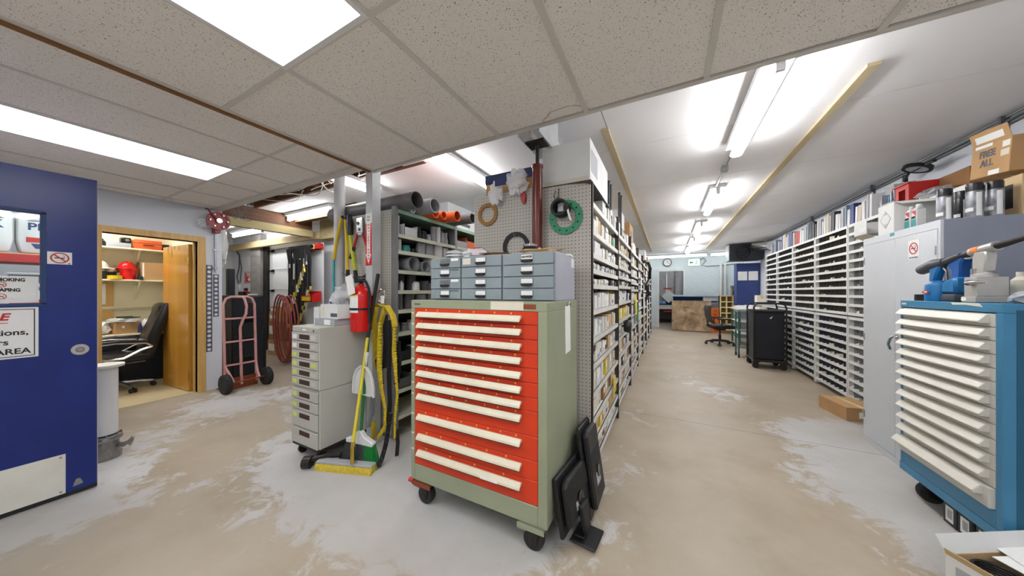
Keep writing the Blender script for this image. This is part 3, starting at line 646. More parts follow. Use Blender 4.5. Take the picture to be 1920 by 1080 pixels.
bk = thing('bucket', 'red plastic bucket holding up a red hard hat on shelf', 'bucket', (-7.13, 1.30, S1+.001)); obj('pail', MB().lathe([(.065,0),(.085,.15),(.09,.15),(.09,.16),(.082,.16)], n=28), 'ext_red', bk, smooth=True); obj('rim', MB().ring((0,0,.155), .092, .082, .012, 'z'), 'ext_red', bk)
hardhat('red hard hat resting on the red bucket', (-7.15, 1.29, S1+.165), 'ext_red', 0, .72)
hardhat('white hard hat at the left end of the office shelf', (-7.12, 1.03, S1+.15), 'hat_white', 0, .8)
item('equipment_case', 'black instrument case under the white hard hat', 'case', MB().box(-.09,.09,-.07,.07,0,.11).box(-.08,.08,-.02,.02,.11,.13), 'black', (-7.14, 1.03, S1+.001), bevel=.008)
rl = thing('tape_roll', 'thick yellow roll lying on the office shelf', 'roll', (-7.06, 1.165, S1+.001)); obj('roll', MB().ring((0,0,.027), .068, .03, .054, 'z'), 'yellow_tool', rl, smooth=True); obj('core', MB().ring((0,0,.027), .031, .026, .052, 'z'), 'carton', rl)
fl = thing('flashlight', 'white cylindrical lamp lying behind the yellow roll', 'lamp', (-7.22, 1.16, S1+.001)); obj('barrel', MB().cyl((.12,-.05,.14),(-.04,.06,.135),.034,n=18), 'hat_white', fl, smooth=True); obj('lens', MB().cyl((.122,-.051,.14),(.12,-.05,.14),.028,n=18), 'box_grey', fl); obj('support', MB().box(-.04,.06,-.04,.04,0,.11), 'black', fl)
item('parts_box', 'small dark box between bucket and carton', 'box', MB().box(-.06,.06,-.02,.02,0,.045).box(-.05,.05,-.015,.015,.045,.055), 'box_black', (-7.06, 1.40, S1+.001), bevel=.003)
t = thing('orange_case', 'bright orange equipment case on the high office shelf', 'case', (-7.17, 1.48, S2+.001)); obj('shell', MB().box(-.12,.12,-.14,.14,0,.14), 'pvc_orange', t, bevel=.012, seg=2, smooth=True); obj('side_face', MB().box(-.09,.09,-.147,-.14,.015,.125), 'orange_label', t); obj('lid_line', MB().box(-.122,.122,-.142,.142,.085,.09), 'slot_dark', t); obj('handle', MB().tube([(.12,-.05,.06),(.14,-.04,.06),(.14,.04,.06),(.12,.05,.06)], .007, 6), 'black', t)
t = thing('desk_phone', 'black device perched left of the orange case', 'device', (-7.12, 1.27, S2+.068)); obj('body', MB().box(-.05,.05,-.05,.05,0,.085), 'black_gloss', t, bevel=.015, seg=2, smooth=True); obj('lens', MB().lathe([(.022,0),(.022,.01),(.0,.012)], c=(.05,.01,.045), n=16, axis='x'), 'steel', t)
item('router', 'grey electronic box under the black device', 'device', MB().box(-.09,.1,-.11,.11,0,.066).box(.1,.104,-.09,.09,.015,.05), 'box_grey', (-7.14, 1.2, S2+.001), bevel=.004)
item('printer_tray', 'dark printer-like box at the left of the high shelf', 'device', MB().box(-.1,.1,-.08,.08,0,.08).box(-.09,.1,-.07,.07,.08,.1), 'black', (-7.14, 1.0, S2+.001), bevel=.006)
item('speaker_box', 'dark box to the right of the orange case', 'box', MB().box(-.08,.08,-.035,.035,0,.1).cyl((.08,0,.05),(.084,0,.05),.03,n=16), 'navy_black', (-7.15, 1.662, S2+.001), bevel=.006)
nb = thing('notice_board', 'wood framed board with a white sheet on the office wall', 'board', (WBX+.001, 1.0, 1.25)); obj('frame', MB().box(0,.02,-.2,.2,-.3,.25), 'frame_wood', nb); obj('sheet', MB().box(.02,.022,-.17,.13,-.08,.22), 'paper', nb)
item('wall_ledge', 'thin cream ledge crossing the office notice board', 'ledge', MB().box(0,.06,-.5,.75,-.02,0).box(0,.02,-.5,.75,-.05,-.02), 'cream_wall', (WBX+.023, .9, 1.14))
# desk and what lies on it
dk = thing('desk', 'black steel office desk with drawers and a cream top', 'desk', (-7.05, .75, 0)); obj('desk_top', MB().box(-.29,.1,-1.1,.94,.715,.743), 'cream_wall', dk, bevel=.004)
obj('pedestal', MB().box(-.28,.07,.25,.92,.02,.715), 'navy_black', dk); obj('pedestal', MB().box(-.28,.07,-1.05,-.5,.02,.715), 'navy_black', dk); obj('modesty_panel', MB().box(-.25,-.22,-.5,.25,.2,.715), 'navy_black', dk)
for z0, z1 in ((.04,.36),(.37,.53),(.54,.70)):
    d_ = obj('drawer', MB().box(.07,.082,.27,.90,z0,z1), 'navy_black', dk, bevel=.003); obj('pull', MB().box(.082,.095,.5,.68,z1-.05,z1-.035), 'steel', d_)
carton('brown box heaped with papers on the office desk', (-7.12, 1.27, .744), (.22, .24, .17), .1, 'carton', stickers=(('x+', -.5, -.3, .5, .7, 'paper'),))
for i in range(5):
    s = .11-.004*i
    m_ = MB().at(Rot((-.4,.3,-.15,.45,.1)[i], 'Z')); m_.box(-s, s, -s*1.25, s*1.25, 0, .009).box(-s*.8, s*.8, -s, s, .009, .0095)
    item('paper_sheaf', 'loose sheaf of papers, %s from the bottom, on the desk carton' % ordn(i), 'paper', m_, 'paper', (-7.12, 1.26, .916+i*.0105))
item('folder', 'dark folder on top of the desk papers', 'folder', MB().at(Rot(.2,'Z')).box(-.1,.1,-.08,.08,0,.012).box(-.1,-.09,-.08,.08,.012,.02), 'leather', (-7.12, 1.3, .969))
item('paper_heap', 'big heap of crumpled white paper on the office desk', 'paper', MB().blob((0,0,.105), (.13,.16,.104), 5, .2, 18, 10), 'paper', (-7.12, .97, .744))
item('plastic_bag', 'white plastic bag between carton and office chair', 'bag', MB().blob((0,0,.1), (.07,.06,.1), 8, .2, 14, 9), 'bottle_white', (-7.03, 1.46, .744), smooth=True)
for i, (m_, y) in enumerate((('box_green', 1.60), ('box_white', 1.635), ('box_black', 1.668))):
    item('binder', '%s binder standing at the desk end by the wooden door' % ('green', 'white', 'black')[i], 'binder', MB().box(-.1,.1,-.013,.013,0,.2).box(.1,.102,-.008,.008,.1,.16), m_, (-7.15, y, .744), bevel=.002)
item('spray_bottle', 'small blue-labelled bottle at the desk edge', 'bottle', MB().lathe([(.022,0),(.022,.09),(.01,.12),(.01,.14),(.0,.14)], n=16), 'box_navy', (-6.99, 1.385, .744), smooth=True)

def office_chair(label, loc, rz, seat='leather', exec_=True, name='office_chair'):
    """faces local -y"""
    t = thing(name, label, 'chair', loc, rz)
    for i in range(5):
        a = 2*PI*i/5+.3; x, y = .31*math.cos(a), .31*math.sin(a)
        lg = obj('base_leg', MB().tube([(0,0,.11),(x*.6,y*.6,.095),(x,y,.075)], [.03,.024,.02], 8, flat=None), 'steel' if exec_ else 'rubber', t, smooth=True)
        m_ = MB()
        for s in (-1, 1): m_.cyl((x-s*.012*math.sin(a), y+s*.012*math.cos(a), .03), (x-s*.03*math.sin(a), y+s*.03*math.cos(a), .03), .03, n=14)
        m_.cyl((x,y,.03),(x,y,.08),.01,n=8); obj('caster', m_, 'black', lg, smooth=True)
    obj('gas_column', MB().cyl((0,0,.1),(0,0,.25),.03,n=14).cyl((0,0,.25),(0,0,.4),.018,n=12).box(-.1,.1,-.1,.1,.38,.42), 'black', t, smooth=True)
    sw = .27 if exec_ else .23
    m_ = MB().prism([(-.26,.43),(.22,.42),(.26,.45),(.25,.5),(.1,.51),(-.15,.52),(-.27,.5),(-.29,.46)], 'x', -sw, sw); obj('seat', m_, seat, t, bevel=.025, seg=2, smooth=True)
    if exec_:
        m_ = MB().prism([(.17,.46),(.27,.44),(.34,.7),(.42,1.0),(.46,1.16),(.43,1.2),(.37,1.18),(.30,.98),(.22,.74)], 'x', -.26, .26); bk_ = obj('backrest', m_, seat, t, bevel=.03, seg=2, smooth=True)
        m_ = MB().prism([(.30,.96),(.36,.94),(.44,1.15),(.40,1.2),(.33,1.16)], 'x', -.2, .2); obj('headrest_cushion', m_, seat, bk_, bevel=.03, seg=2, smooth=True)
        for s in (-1, 1):
            ar = obj('arm_frame', MB().tube([(s*.29,.26,.60),(s*.3,.2,.655),(s*.3,-.05,.68),(s*.3,-.26,.66),(s*.3,-.33,.60),(s*.3,-.3,.54),(s*.28,-.12,.46),(s*.28,.02,.47),(s*.29,.16,.56),(s*.29,.26,.60)], .016, 8), 'chrome', t, smooth=True)
            obj('arm_pad', MB().tube([(s*.3,.22,.675),(s*.3,.0,.705),(s*.3,-.24,.69)], [.028,.034,.028], 10, flat=.016), seat, ar, smooth=True)
    else:
        m_ = MB().prism([(.2,.58),(.23,.56),(.29,.75),(.31,.95),(.28,1.02),(.25,1.0),(.25,.78)], 'x', -.21, .21); obj('backrest', m_, 'office_mesh', t, bevel=.015, seg=2, smooth=True)
        obj('back_post', MB().tube([(0,.05,.43),(0,.24,.45),(0,.29,.6)], .02, 8), 'black', t, smooth=True)
        for s in (-1, 1): obj('armrest', MB().tube([(s*.18,.05,.44),(s*.29,.05,.46),(s*.29,.05,.66)], .016, 8).box(s*.29-.035,s*.29+.035,-.14,.14,.66,.69), 'rubber', t)
    return t
office_chair('black leather executive chair with chrome arms in the office', (-6.62, 1.12, .006), math.radians(-4))

# ================================================================ end of the office wall: hose reel, perforated strips, hand truck, lockers
t = thing('wall_reel', 'dark red hand reel with silver fittings on the wall corner', 'reel', (-5.5, 1.77, 2.33))
obj('wheel', MB().lathe([(.02,-.03),(.1,-.03),(.11,-.015),(.11,.015),(.1,.03),(.02,.03)], n=24, axis='x'), 'reel_red', t, smooth=True)
obj('rim', MB().ring((0.035,0,0), .125, .1, .02, 'x', 28), 'reel_red', t, smooth=True); obj('hub', MB().cyl((.0,0,0),(.07,0,0),.03,n=16), 'chrome', t, smooth=True)
for a in range(6):
    q = a*PI/3; obj('fitting', MB().cyl((.04,.09*math.cos(q),.09*math.sin(q)),(.065,.09*math.cos(q),.09*math.sin(q)),.010,n=10), 'steel', t)
obj('crank', MB().tube([(.05,0,0),(.06,-.08,.08),(.06,-.11,.13),(.03,-.13,.14)], .011, 8), 'reel_red', t, smooth=True); obj('bracket', MB().box(-.1,.02,-.03,.03,-.16,-.08), 'reel_red', t); obj('wrapping', MB().blob((-.02,-.12,-.05), (.03,.07,.05), 3, .4, 12, 8), 'clear_bag', t)
item('conduit', 'vertical metal conduit below the red wall reel', 'conduit', MB().cyl((0,0,0),(0,0,.6),.012,n=10).box(-.015,.015,-.025,.025,.3,.32).box(-.015,.015,-.025,.025,.05,.07), 'galv', (-5.585, 1.775, 1.63), smooth=True)
def perf(label, y0, y1, z0, z1, n):
    t = thing('perforated_strip', label, 'metal strip', (-5.598, (y0+y1)/2, z0))
    obj('plate', MB().box(0, .004, -(y1-y0)/2, (y1-y0)/2, 0, z1-z0), 'ink_grey', t); dz = (z1-z0)/n; hole = None
    for i in range(n):
        if hole is None: hole = obj('hole', MB().cyl((.004,0,0),(.0055,0,0), dz*.31, n=18), 'wall_paint', t); o = hole
        else: o = share(hole, 'hole', t, (0,0,0))
        o.location = (0, 0, dz*(i+.5))
perf('long dark strip with a column of round holes, beside the office door frame', 1.684, 1.746, .53, 1.725, 19); perf('shorter dark strip with round holes, right of the long one', 1.756, 1.814, 1.01, 1.60, 10)

def wheel(par, c, r, w, axis='y', hub='hub_cream', tread=True):
    m_ = MB().lathe([(r*.45,-w*.4),(r*.8,-w*.5),(r*.97,-w*.4),(r,-w*.15),(r,w*.15),(r*.97,w*.4),(r*.8,w*.5),(r*.45,w*.4)], c, 28, axis)
    if tread:
        for i in range(22):
            a = 2*PI*i/22; q = r*.985
            for s in (-1, 1):
                if axis == 'y': m_.at(Tr(*c) @ Rot(a, 'Y')).cbox((q, s*w*.2, 0), (r*.07, w*.34, r*.16))
        m_.at(None)
    o = obj('wheel', m_, 'rubber', par, smooth=True)
    obj('hub', MB().lathe([(0,-w*.34),(r*.2,-w*.34),(r*.2,-w*.2),(r*.46,-w*.3),(r*.46,w*.3),(r*.2,w*.2),(r*.2,w*.34),(0,w*.34)], c, 20, axis), hub, o, smooth=True)
    return o
ht = thing('hand_truck', 'pink painted two-wheeled hand truck leaning at black cabinets', 'hand truck', (-5.30, 1.98, 0), math.radians(4))
# local: width along y, load faces -x, leaning back slightly
Lx = lambda z: -.05-.06*(z/1.3)
m_ = MB().tube([(Lx(.06),-.18,.06),(Lx(.6),-.18,.6),(Lx(1.18),-.18,1.18),(Lx(1.26),-.15,1.26),(Lx(1.29),-.1,1.285),(Lx(1.29),.1,1.285),(Lx(1.26),.15,1.26),(Lx(1.18),.18,1.18),(Lx(.6),.18,.6),(Lx(.06),.18,.06)], .0165, 10); obj('frame', m_, 'pink_paint', ht, smooth=True)
obj('centre_bar', MB().tube([(Lx(.05)+.005,0,.05),(Lx(.85)+.005,0,.85),(Lx(.95)+.03,.02,.95),(Lx(1.02)+.05,.05,1.04),(Lx(1.15)+.05,.06,1.15),(Lx(1.25)+.02,.05,1.26),(Lx(1.285),.03,1.285)], .017, 10), 'pink_paint', ht, smooth=True)
for z in (.34, .66, .98): obj('cross_bar', MB().tube([(Lx(z),-.18,z),(Lx(z)+.012,0,z+.0),(Lx(z),.18,z)], .013, 8), 'pink_paint', ht, smooth=True)
for s in (-1, 1): obj('axle_strut', MB().tube([(Lx(.34),s*.18,.34),(.03,s*.155,.2),(.09,s*.15,.13)], .015, 8).tube([(Lx(.1),s*.18,.1),(.09,s*.15,.13)], .013, 8), 'pink_paint', ht, smooth=True)
obj('axle', MB().cyl((.09,-.26,.125),(.09,.26,.125),.009,n=10), 'rust_brown', ht)
for s in (-1, 1): wheel(ht, (.09, s*.235, .125), .125, .075)
obj('toe_plate', MB().box(-.28,-.04,-.19,.19,.0,.006).box(-.05,-.044,-.19,.19,.0,.16), 'rust_brown', ht)
def black_cab(label, loc, sx, sy, h, nd, rz=0):
    t = thing('filing_cabinet', label, 'filing cabinet', loc, rz); obj('body', MB().box(-sx/2,sx/2,-sy/2,sy/2,0,h), 'navy_black', t, bevel=.004)
    for i in range(nd):
        z0 = .05+i*(h-.06)/nd; z1 = z0+(h-.06)/nd-.008
        d_ = obj('drawer', MB().box(sx/2,sx/2+.012,-sy/2+.015,sy/2-.015,z0,z1), 'navy_black', t, bevel=.003)
        hm = MB().box(sx/2+.012,sx/2+.03,-.05,.05,z1-.06,z1-.045).box(sx/2+.012,sx/2+.016,-.055,.055,z1-.1,z1-.03); obj('handle', hm, 'chrome' if i == nd-1 else 'black_gloss', d_)
    return t
black_cab('tall black filing cabinet directly behind the hand truck', (-6.15, 2.26, 0), .5, .40, 1.30, 4)
black_cab('low black cabinet right of the tall one by the stacked boxes', (-6.60, 2.585, 0), .5, .22, .74, 2)
item('black_case', 'tall slim black case against the end of the white wall', 'case', MB().box(-.05,.05,-.04,.04,0,.42).box(-.03,.03,-.045,-.04,.05,.37), 'navy_black', (-6.2, 2.15, 1.302), bevel=.006)
t = thing('desk_alarm', 'small black device on the tall black cabinet', 'device', (-6.1, 2.27, 1.302)); obj('body', MB().box(-.06,.06,-.04,.04,0,.06), 'black', t, bevel=.006); obj('dial', MB().cyl((.06,0,.03),(.065,0,.03),.02,n=14), 'black_gloss', t)
item('steel_tray', 'flat pale tray lying on the tall black cabinet', 'tray', MB().box(-.12,.12,-.09,.09,0,.02).box(-.11,.11,-.08,.08,.02,.022), 'shelf_cream', (-6.2, 2.37, 1.302))
# things on the white wall behind: fire sign, extinguisher alarm, hanging cord and bag
sg = thing('fire_sign', 'red and white striped FIRE arrow sign on the white wall', 'sign', (-9.35, 3.615, 1.72)); obj('plate', MB().box(-.27,.27,-.006,0,-.155,.155), 'sign_white', sg)
mb = MB()
for i in range(-7, 8):
    for zz in (-.15, .125): mb.prism([(i*.038-.012, zz), (i*.038+.008, zz), (i*.038+.024, zz+.026), (i*.038+.004, zz+.026)], 'y', -.0075, -.006)
for i in range(-4, 5):
    for xx in (-.265, .235): mb.prism([(xx, i*.036-.012), (xx+.03, i*.036+.008), (xx+.03, i*.036+.024), (xx, i*.036+.004)], 'y', -.0075, -.006)
obj('striped_border', mb, 'ink_red', sg); obj('red_field', MB().box(-.22,.22,-.0075,-.006,-.115,.115), 'ext_red', sg)
text('FIRE', .13, 'sign_white', sg, (0, -.008, .06), RY, bold=.003, sx=1.15); obj('arrow', MB().prism([(-.045,.0),(-.045,-.035),(-.09,-.035),(0,-.1),(.09,-.035),(.045,-.035),(.045,.0)], 'y', -.009, -.0075), 'sign_white', sg)
ex = thing('fire_extinguisher', 'red extinguisher under the striped fire sign', 'fire extinguisher', (-9.25, 3.5, .95)); obj('cylinder', MB().lathe([(.1,0),(.105,.02),(.105,.34),(.09,.4),(.04,.43),(.03,.45),(.0,.45)], n=20), 'ext_red', ex, smooth=True); obj('valve', MB().box(-.03,.03,-.03,.03,.45,.5).tube([(0,0,.49),(.08,-.02,.5),(.14,-.03,.47)], .015, 6), 'dark_steel', ex); obj('wall_hook', MB().box(-.03,.03,.05,.12,.3,.4), 'dark_steel', ex); obj('band', MB().ring((0,0,.25), .107, .1, .05, 'z', 20), 'paper', ex)
item('hanging_cable', 'grey cord hanging down the white wall beside the fire sign', 'cable', MB().tube([(-9.86,3.6,2.3),(-9.85,3.59,2.0),(-9.98,3.59,1.75),(-9.9,3.6,1.55)], .016, 6).tube([(-9.9,3.6,2.35),(-9.72,3.59,2.0),(-9.8,3.59,1.6)], .012, 6).tube([(-9.86,3.6,2.3),(-9.95,3.58,2.4),(-10.05,3.6,2.55)], .014, 6), 'ink_grey', smooth=True)
item('switch_box', 'small white switch box at the foot of the grey cord', 'switch', MB().box(-.05,.05,-.04,0,-.07,.07).box(-.02,.02,-.048,-.04,-.03,.03), 'sign_white', (-9.88, 3.618, 1.5), bevel=.004)
item('hanging_bag', 'clear plastic bag of green straps hanging beside the wall end', 'bag', MB().blob((0,0,0), (.08,.09,.33), 12, .22, 14, 10), 'milky_bag', (-6.25, 2.05, 2.1), smooth=True)
item('green_strap', 'green webbing inside the hanging clear bag', 'strap', MB().tube([(-.02,0,.25),(.03,.02,.1),(-.03,-.01,-.05),(.03,.02,-.2),(0,.0,-.26)], .02, 6), 'bristle_green', (-6.25, 2.05, 2.1), smooth=True)
# ================================================================ garage side: hoses, boxes
pb = thing('pegboard', 'white pegboard panel on the garage wall beside the hoses', 'pegboard', (-5.6, 3.615, 0)); obj('panel', MB().box(-.75, 1.9, -.012, 0, .1, 2.38), 'pegboard_far', pb)
hb = thing('hose_rack', 'red-topped hose rack board beside the pegboard', 'rack', (-6.08, 3.34, 0)); obj('back_board', MB().box(-.25,.25,.03,.06,.6,2.3), 'wall_white', hb); obj('header', MB().box(-.62,.3,-.05,.03,2.17,2.21).box(.12,.28,-.055,.03,2.17,2.28), 'box_red', hb); obj('stand_leg', MB().box(-.03,.03,.06,.1,.0,2.3), 'wall_white', hb)
for i in range(17):
    x = -6.70+.048*i; zb = .72 if i < 7 else (.72+(i-6)*.075)
    t = thing('hydraulic_hose', 'black hydraulic hose with end fittings, %s from the left on the red rack' % ordn(i), 'hose', (x, 3.24, 0), 0, 'black hoses on the red rack')
    wob = R.uniform(-.02, .02); y2 = R.uniform(-.05, .03)
    mb = MB().tube([(0,.03,2.2),(0,-.01,2.24),(.005,-.05,2.2),(wob,y2,1.9),(wob*1.5,y2,1.5),(-wob,y2-.01,(zb+1.5)/2),(wob*.5,y2,zb)], .019, 8); obj('tube', mb, 'hose_black', t, smooth=True)
    obj('fitting', MB().cyl((wob*.5,y2,zb),(wob*.5+R.uniform(-.02,.02),y2-.01,zb-.07),.021,.016,n=10), 'fit_yellow', t); obj('fitting', MB().cyl((0,.03,2.17),(0,.03,2.24),.02,n=8), 'brass', t)
    if i % 3 == 0: obj('paper_tag', MB().box(wob-.022,wob+.022,y2-.03,y2-.024,1.78+R.uniform(-.3,.2),1.9+R.uniform(0,.1)), 'paper', t)
for i in range(12):
    p = Vector((-6.56+i*.047, 3.165, .95+i*.075)); a = R.uniform(-.4,.4)
    item('hose_fitting', 'yellow hose end fitting, %s of the diagonal row from below' % ordn(i), 'fitting', MB().at(Rot(a,'Y')).cyl((0,0,-.05),(0,0,.03),.02,n=8).cyl((0,0,.03),(0,0,.05),.028,n=6).cyl((0,0,.05),(0,.0,.1),.016,n=8), 'fit_yellow' if i % 3 else 'box_white', p, group='fittings on the hose ends')
t = thing('parts_tray', 'red tray with a yellow label beside the hose ends', 'tray', (-5.95, 3.24, 1.17)); obj('tray', MB().box(-.2,.16,-.08,.08,0,.015).box(-.2,.16,-.08,-.07,0,.12).prism([(-.08,0),(.08,0),(.08,.2),(-.08,.12)], 'x', .15, .165).box(-.2,.16,.07,.08,0,.2), 'ext_red', t); obj('label', MB().box(-.17,.1,-.083,-.08,.02,.1), 'box_yellow', t)
# cartons stacked against the roll-up door
for (lab, loc, sz, rz) in (('bottom carton of the stack by the roll-up door', (-7.30, 3.44, 0), (.74,.3,.33), .03), ('middle carton of the stack by the roll-up door', (-7.32, 3.44, .331), (.70,.3,.40), -.02), ('upper carton of the stack by the roll-up door', (-7.32, 3.45, .732), (.66,.28,.17), .05), ('topmost flat carton of the stack by the roll-up door', (-7.32, 3.45, .903), (.62,.28,.14), 0)):
    carton(lab, loc, sz, rz, 'carton' if 'middle' not in lab else 'carton_dark', stickers=(('y-', -.9, -.3, .3, .75, 'paper'),), group='cartons stacked by the roll-up door')
mb = MB(); pts = []
for i in range(5*28):
    a = 2*PI*i/28; q = i/28; r = 1+.03*math.sin(q*5.1)
    pts.append((.27*r*math.cos(a)+.02*math.sin(q*2), -.10+.045*q-.1*(.62*math.sin(a)*.25), .62*r*math.sin(a)+.65))
item('coiled_hose', 'coil of dull red hose leaning in front of the cartons', 'hose', mb.tube(pts, .014, 8), 'hose_red', (-6.32, 2.98, .02), smooth=True)

# ================================================================ posts, loose wires
item('steel_post', 'square grey steel post with the extinguisher arrow sign', 'post', MB().box(-2.425,-2.337,1.785,1.875,0,2.49).box(-2.45,-2.31,1.76,1.9,0,.012).box(-2.47,-2.3,1.76,1.9,2.478,2.49).cyl((-2.337,1.83,2.3),(-2.332,1.83,2.3),.008,n=8), 'stucco', bevel=.003)
item('round_post', 'round grey post left of the tool pegboard', 'post', MB().cyl((-3.02,1.92,0),(-3.02,1.92,2.75),.052,n=20).box(-3.12,-2.92,1.82,2.02,2.735,2.75).box(-3.12,-2.92,1.82,2.02,0,.012), 'stucco', smooth=True)
mb = MB()
for i in range(14):
    x0 = -5.5+i*.23; x1 = x0+R.uniform(.5,1.1); z0 = 2.72
    mb.tube(curve([(x0, 1.95+R.uniform(0,.3), z0+R.uniform(-.05,.02)), ((x0+x1)/2, 2.0+R.uniform(-.1,.3), z0-R.uniform(.03,.12)), (min(x1,-3.2), 2.0+R.uniform(0,.3), z0+R.uniform(-.05,.02))]), R.choice([.004,.006,.008]), 5)
o = item('loose_wires', 'tangle of loose pale wires under the open joists', 'wires', mb, 'cable_white'); o['kind'] = 'stuff'
item('cable_loop', 'white cable loop hanging under the joists by the round post', 'cable', MB().tube([(-3.35+.0*i, 2.05+.14*math.cos(2*PI*i/20), 2.62+.14*math.sin(2*PI*i/20)) for i in range(20)], .009, 6, True), 'cable_white', smooth=True)
mb = MB()
for i in range(8):
    a = R.uniform(0, 6); mb.tube([(-2.2+.04*i, 1.95, 2.74), (-2.28+.05*i, 2.0+.04*math.sin(a), 2.62+.02*math.cos(a)), (-2.1+.03*i, 2.06, 2.66-.01*i), (-1.95+.02*i, 2.0, 2.72)], .006, 5)
o = item('wire_knot', 'knot of white wires hanging beside the square post top', 'wires', mb, 'cable_white'); o['kind'] = 'stuff'
mb = MB()
for i in range(5): mb.tube(curve([(-5.62+.05*i, 1.95, 2.745), (-5.55+.03*i, 1.93+.02*i, 2.55-.03*i), (-5.58+.05*i, 1.99+.03*i, 2.42+.03*(i % 2)), (-5.5+.06*i, 2.08, 2.60+.02*i), (-5.4+.05*i, 2.1, 2.745)]), .004, 5)
o = item('wire_bundle', 'bundle of thin wires drooping beside the dark red reel', 'wires', mb, 'ink_grey'); o['kind'] = 'stuff'

# ================================================================ grey card-drawer cabinet with its dolly
gc = thing('drawer_cabinet', 'tall narrow light grey drawer cabinet beside the brooms', 'drawer cabinet', (-2.60, 1.37, 0))
GX, GD, Z0, Z1 = .19, .41, .11, 1.07
zz = lambda q: Z1-(q-145)*(Z1-Z0)/695.0
obj('upper_case', MB().box(-GX, GX, 0, GD, zz(505), Z1), 'cab_grey', gc, bevel=.004); obj('lower_case', MB().box(-GX, GX, .003, GD, Z0, zz(507)), 'cab_grey', gc, bevel=.004)
obj('header', MB().box(-GX+.01, GX-.01, -.006, 0, zz(176), zz(150)), 'cab_grey', gc); obj('name_plate', MB().box(-.03,.02,-.008,-.006,zz(168),zz(158)), 'paper', gc); obj('key_lock', MB().cyl((.13,-.006,zz(163)),(.13,-.012,zz(163)),.008,n=10), 'steel', gc)
for i, (a, c) in enumerate([(180,228),(233,281),(286,335),(339,388),(392,440),(445,495),(516,573),(578,637),(642,738),(745,838)]):
    d_ = obj('drawer', MB().box(-GX+.008, GX-.008, -.012, 0, zz(c), zz(a)), 'cab_grey', gc, bevel=.002)
    zc = (zz(a)*.72+zz(c)*.28) if i > 7 else (zz(a)+zz(c))/2
    obj('finger_slot', MB().box(-.06, .07, -.0135, -.012, zc-.014, zc+.014).box(-.068,.078,-.0128,-.012,zc-.019,zc+.019), 'slot_dark', d_)
    if i < 9: obj('card_label', MB().box(-.165, -.105, -.0132, -.012, zc-.018, zc+.016), 'paper' if i < 2 else 'tag_lime', d_)
    if i < 6: obj('card_frame', MB().box(.095, .16, -.0132, -.012, zc-.018, zc+.016), 'tag_lime' if i == 3 else 'drawer_beige', d_)
dy = obj('dolly', MB().box(-.19,.19,.0,.41,.085,.108), 'dark_steel', gc)
for x, y in ((-.13,.05),(.13,.05),(-.13,.36),(.13,.36)):
    obj('caster', MB().cyl((x-.013,y,.035),(x+.013,y,.035),.035,n=16).box(x-.02,x+.02,y-.02,y+.02,.07,.085).box(x-.017,x-.014,y-.012,y+.012,.03,.075).box(x+.014,x+.017,y-.012,y+.012,.03,.075), 'black', gc, smooth=True)
item('dolly_wheel', 'dark loose dolly arm with a wheel under the grey cabinet corner', 'dolly', MB().cyl((-.02,-.015,.04),(.03,.015,.04),.045,n=16).tube([(.0,.0,.05),(.12,.1,.075),(.2,.14,.08)], .02, 8), 'dark_steel', (-2.46, 1.31, 0), smooth=True)
# on top of it
carton('flat grey box at the bottom of the pile on grey cabinet', (-2.56, 1.62, 1.071), (.28,.25,.055), 0, 'box_grey', stickers=(('y-',.0,.6,.1,.9,'paper'),))
carton('white cylinder-label carton on the grey cabinet', (-2.52, 1.62, 1.127), (.24,.22,.12), 0, 'box_white', tapem=None, stickers=(('y-',-.9,-.5,.15,.85,'box_cream'),('y-',.2,.95,.15,.4,'ink_grey')))
carton('small white box left of the tan one on the grey cabinet', (-2.70, 1.58, 1.071), (.08,.14,.15), 0, 'box_white', tapem=None)
carton('small tan box standing behind the white cartons', (-2.62, 1.75, 1.127), (.14,.05,.2), 0, 'carton')
item('clear_bag', 'clear plastic bag of small parts on the white carton', 'bag', MB().blob((0,0,.07), (.11,.08,.09), 21, .3, 14, 9), 'clear_bag', (-2.50, 1.62, 1.245), smooth=True)
item('bagged_parts', 'dark small parts inside the clear bag', 'parts', MB().blob((0,0,.03), (.05,.04,.03), 4, .4, 10, 6), 'black', (-2.47, 1.62, 1.25))
t = thing('tape_dispenser', 'blue and white packet left of the clear bag', 'packet', (-2.69, 1.66, 1.222)); obj('pack', MB().box(-.05,.05,-.02,.02,0,.07), 'box_white', t, bevel=.006); obj('print', MB().box(-.03,.03,-.022,-.02,.02,.045), 'book_blue', t)

# ================================================================ fire extinguisher and arrow sign on the square post
ex = thing('fire_extinguisher', 'big red fire extinguisher with white tag on the square post', 'fire extinguisher', (-2.315, 1.66, 1.02))
obj('cylinder', MB().lathe([(.078,0),(.083,.012),(.083,.30),(.074,.345),(.045,.375),(.025,.385),(.025,.4),(.0,.4)], n=32), 'ext_red', ex, smooth=True)
obj('instruction_label', MB().ring((0,0,.23), .0845, .0825, .14, 'z', 24, -2.9, -.9), 'paper', ex); obj('label_band', MB().ring((0,0,.305), .085, .083, .012, 'z', 24, -2.9, -.9), 'box_yellow', ex)
obj('strap', MB().ring((0,0,.19), .088, .0835, .018, 'z', 32), 'black', ex)
obj('valve', MB().cyl((0,0,.4),(0,0,.44),.018,n=12).box(-.05,.04,-.012,.012,.43,.445).box(-.06,.05,-.01,.01,.455,.466).cyl((.015,-.02,.42),(.015,-.03,.42),.014,n=12), 'dark_steel', ex); obj('hose', MB().tube([(.02,0,.425),(.075,-.01,.42),(.1,0,.36),(.095,.005,.2),(.09,.01,.08)], .011, 8), 'rubber', ex, smooth=True)
m_ = MB().at(Tr(.0,-.1,.40) @ Rot(-.25,'Y')); m_.box(-.045,.045,-.001,.001,-.09,.07); tg = obj('inspection_tag', m_, 'paper', ex)
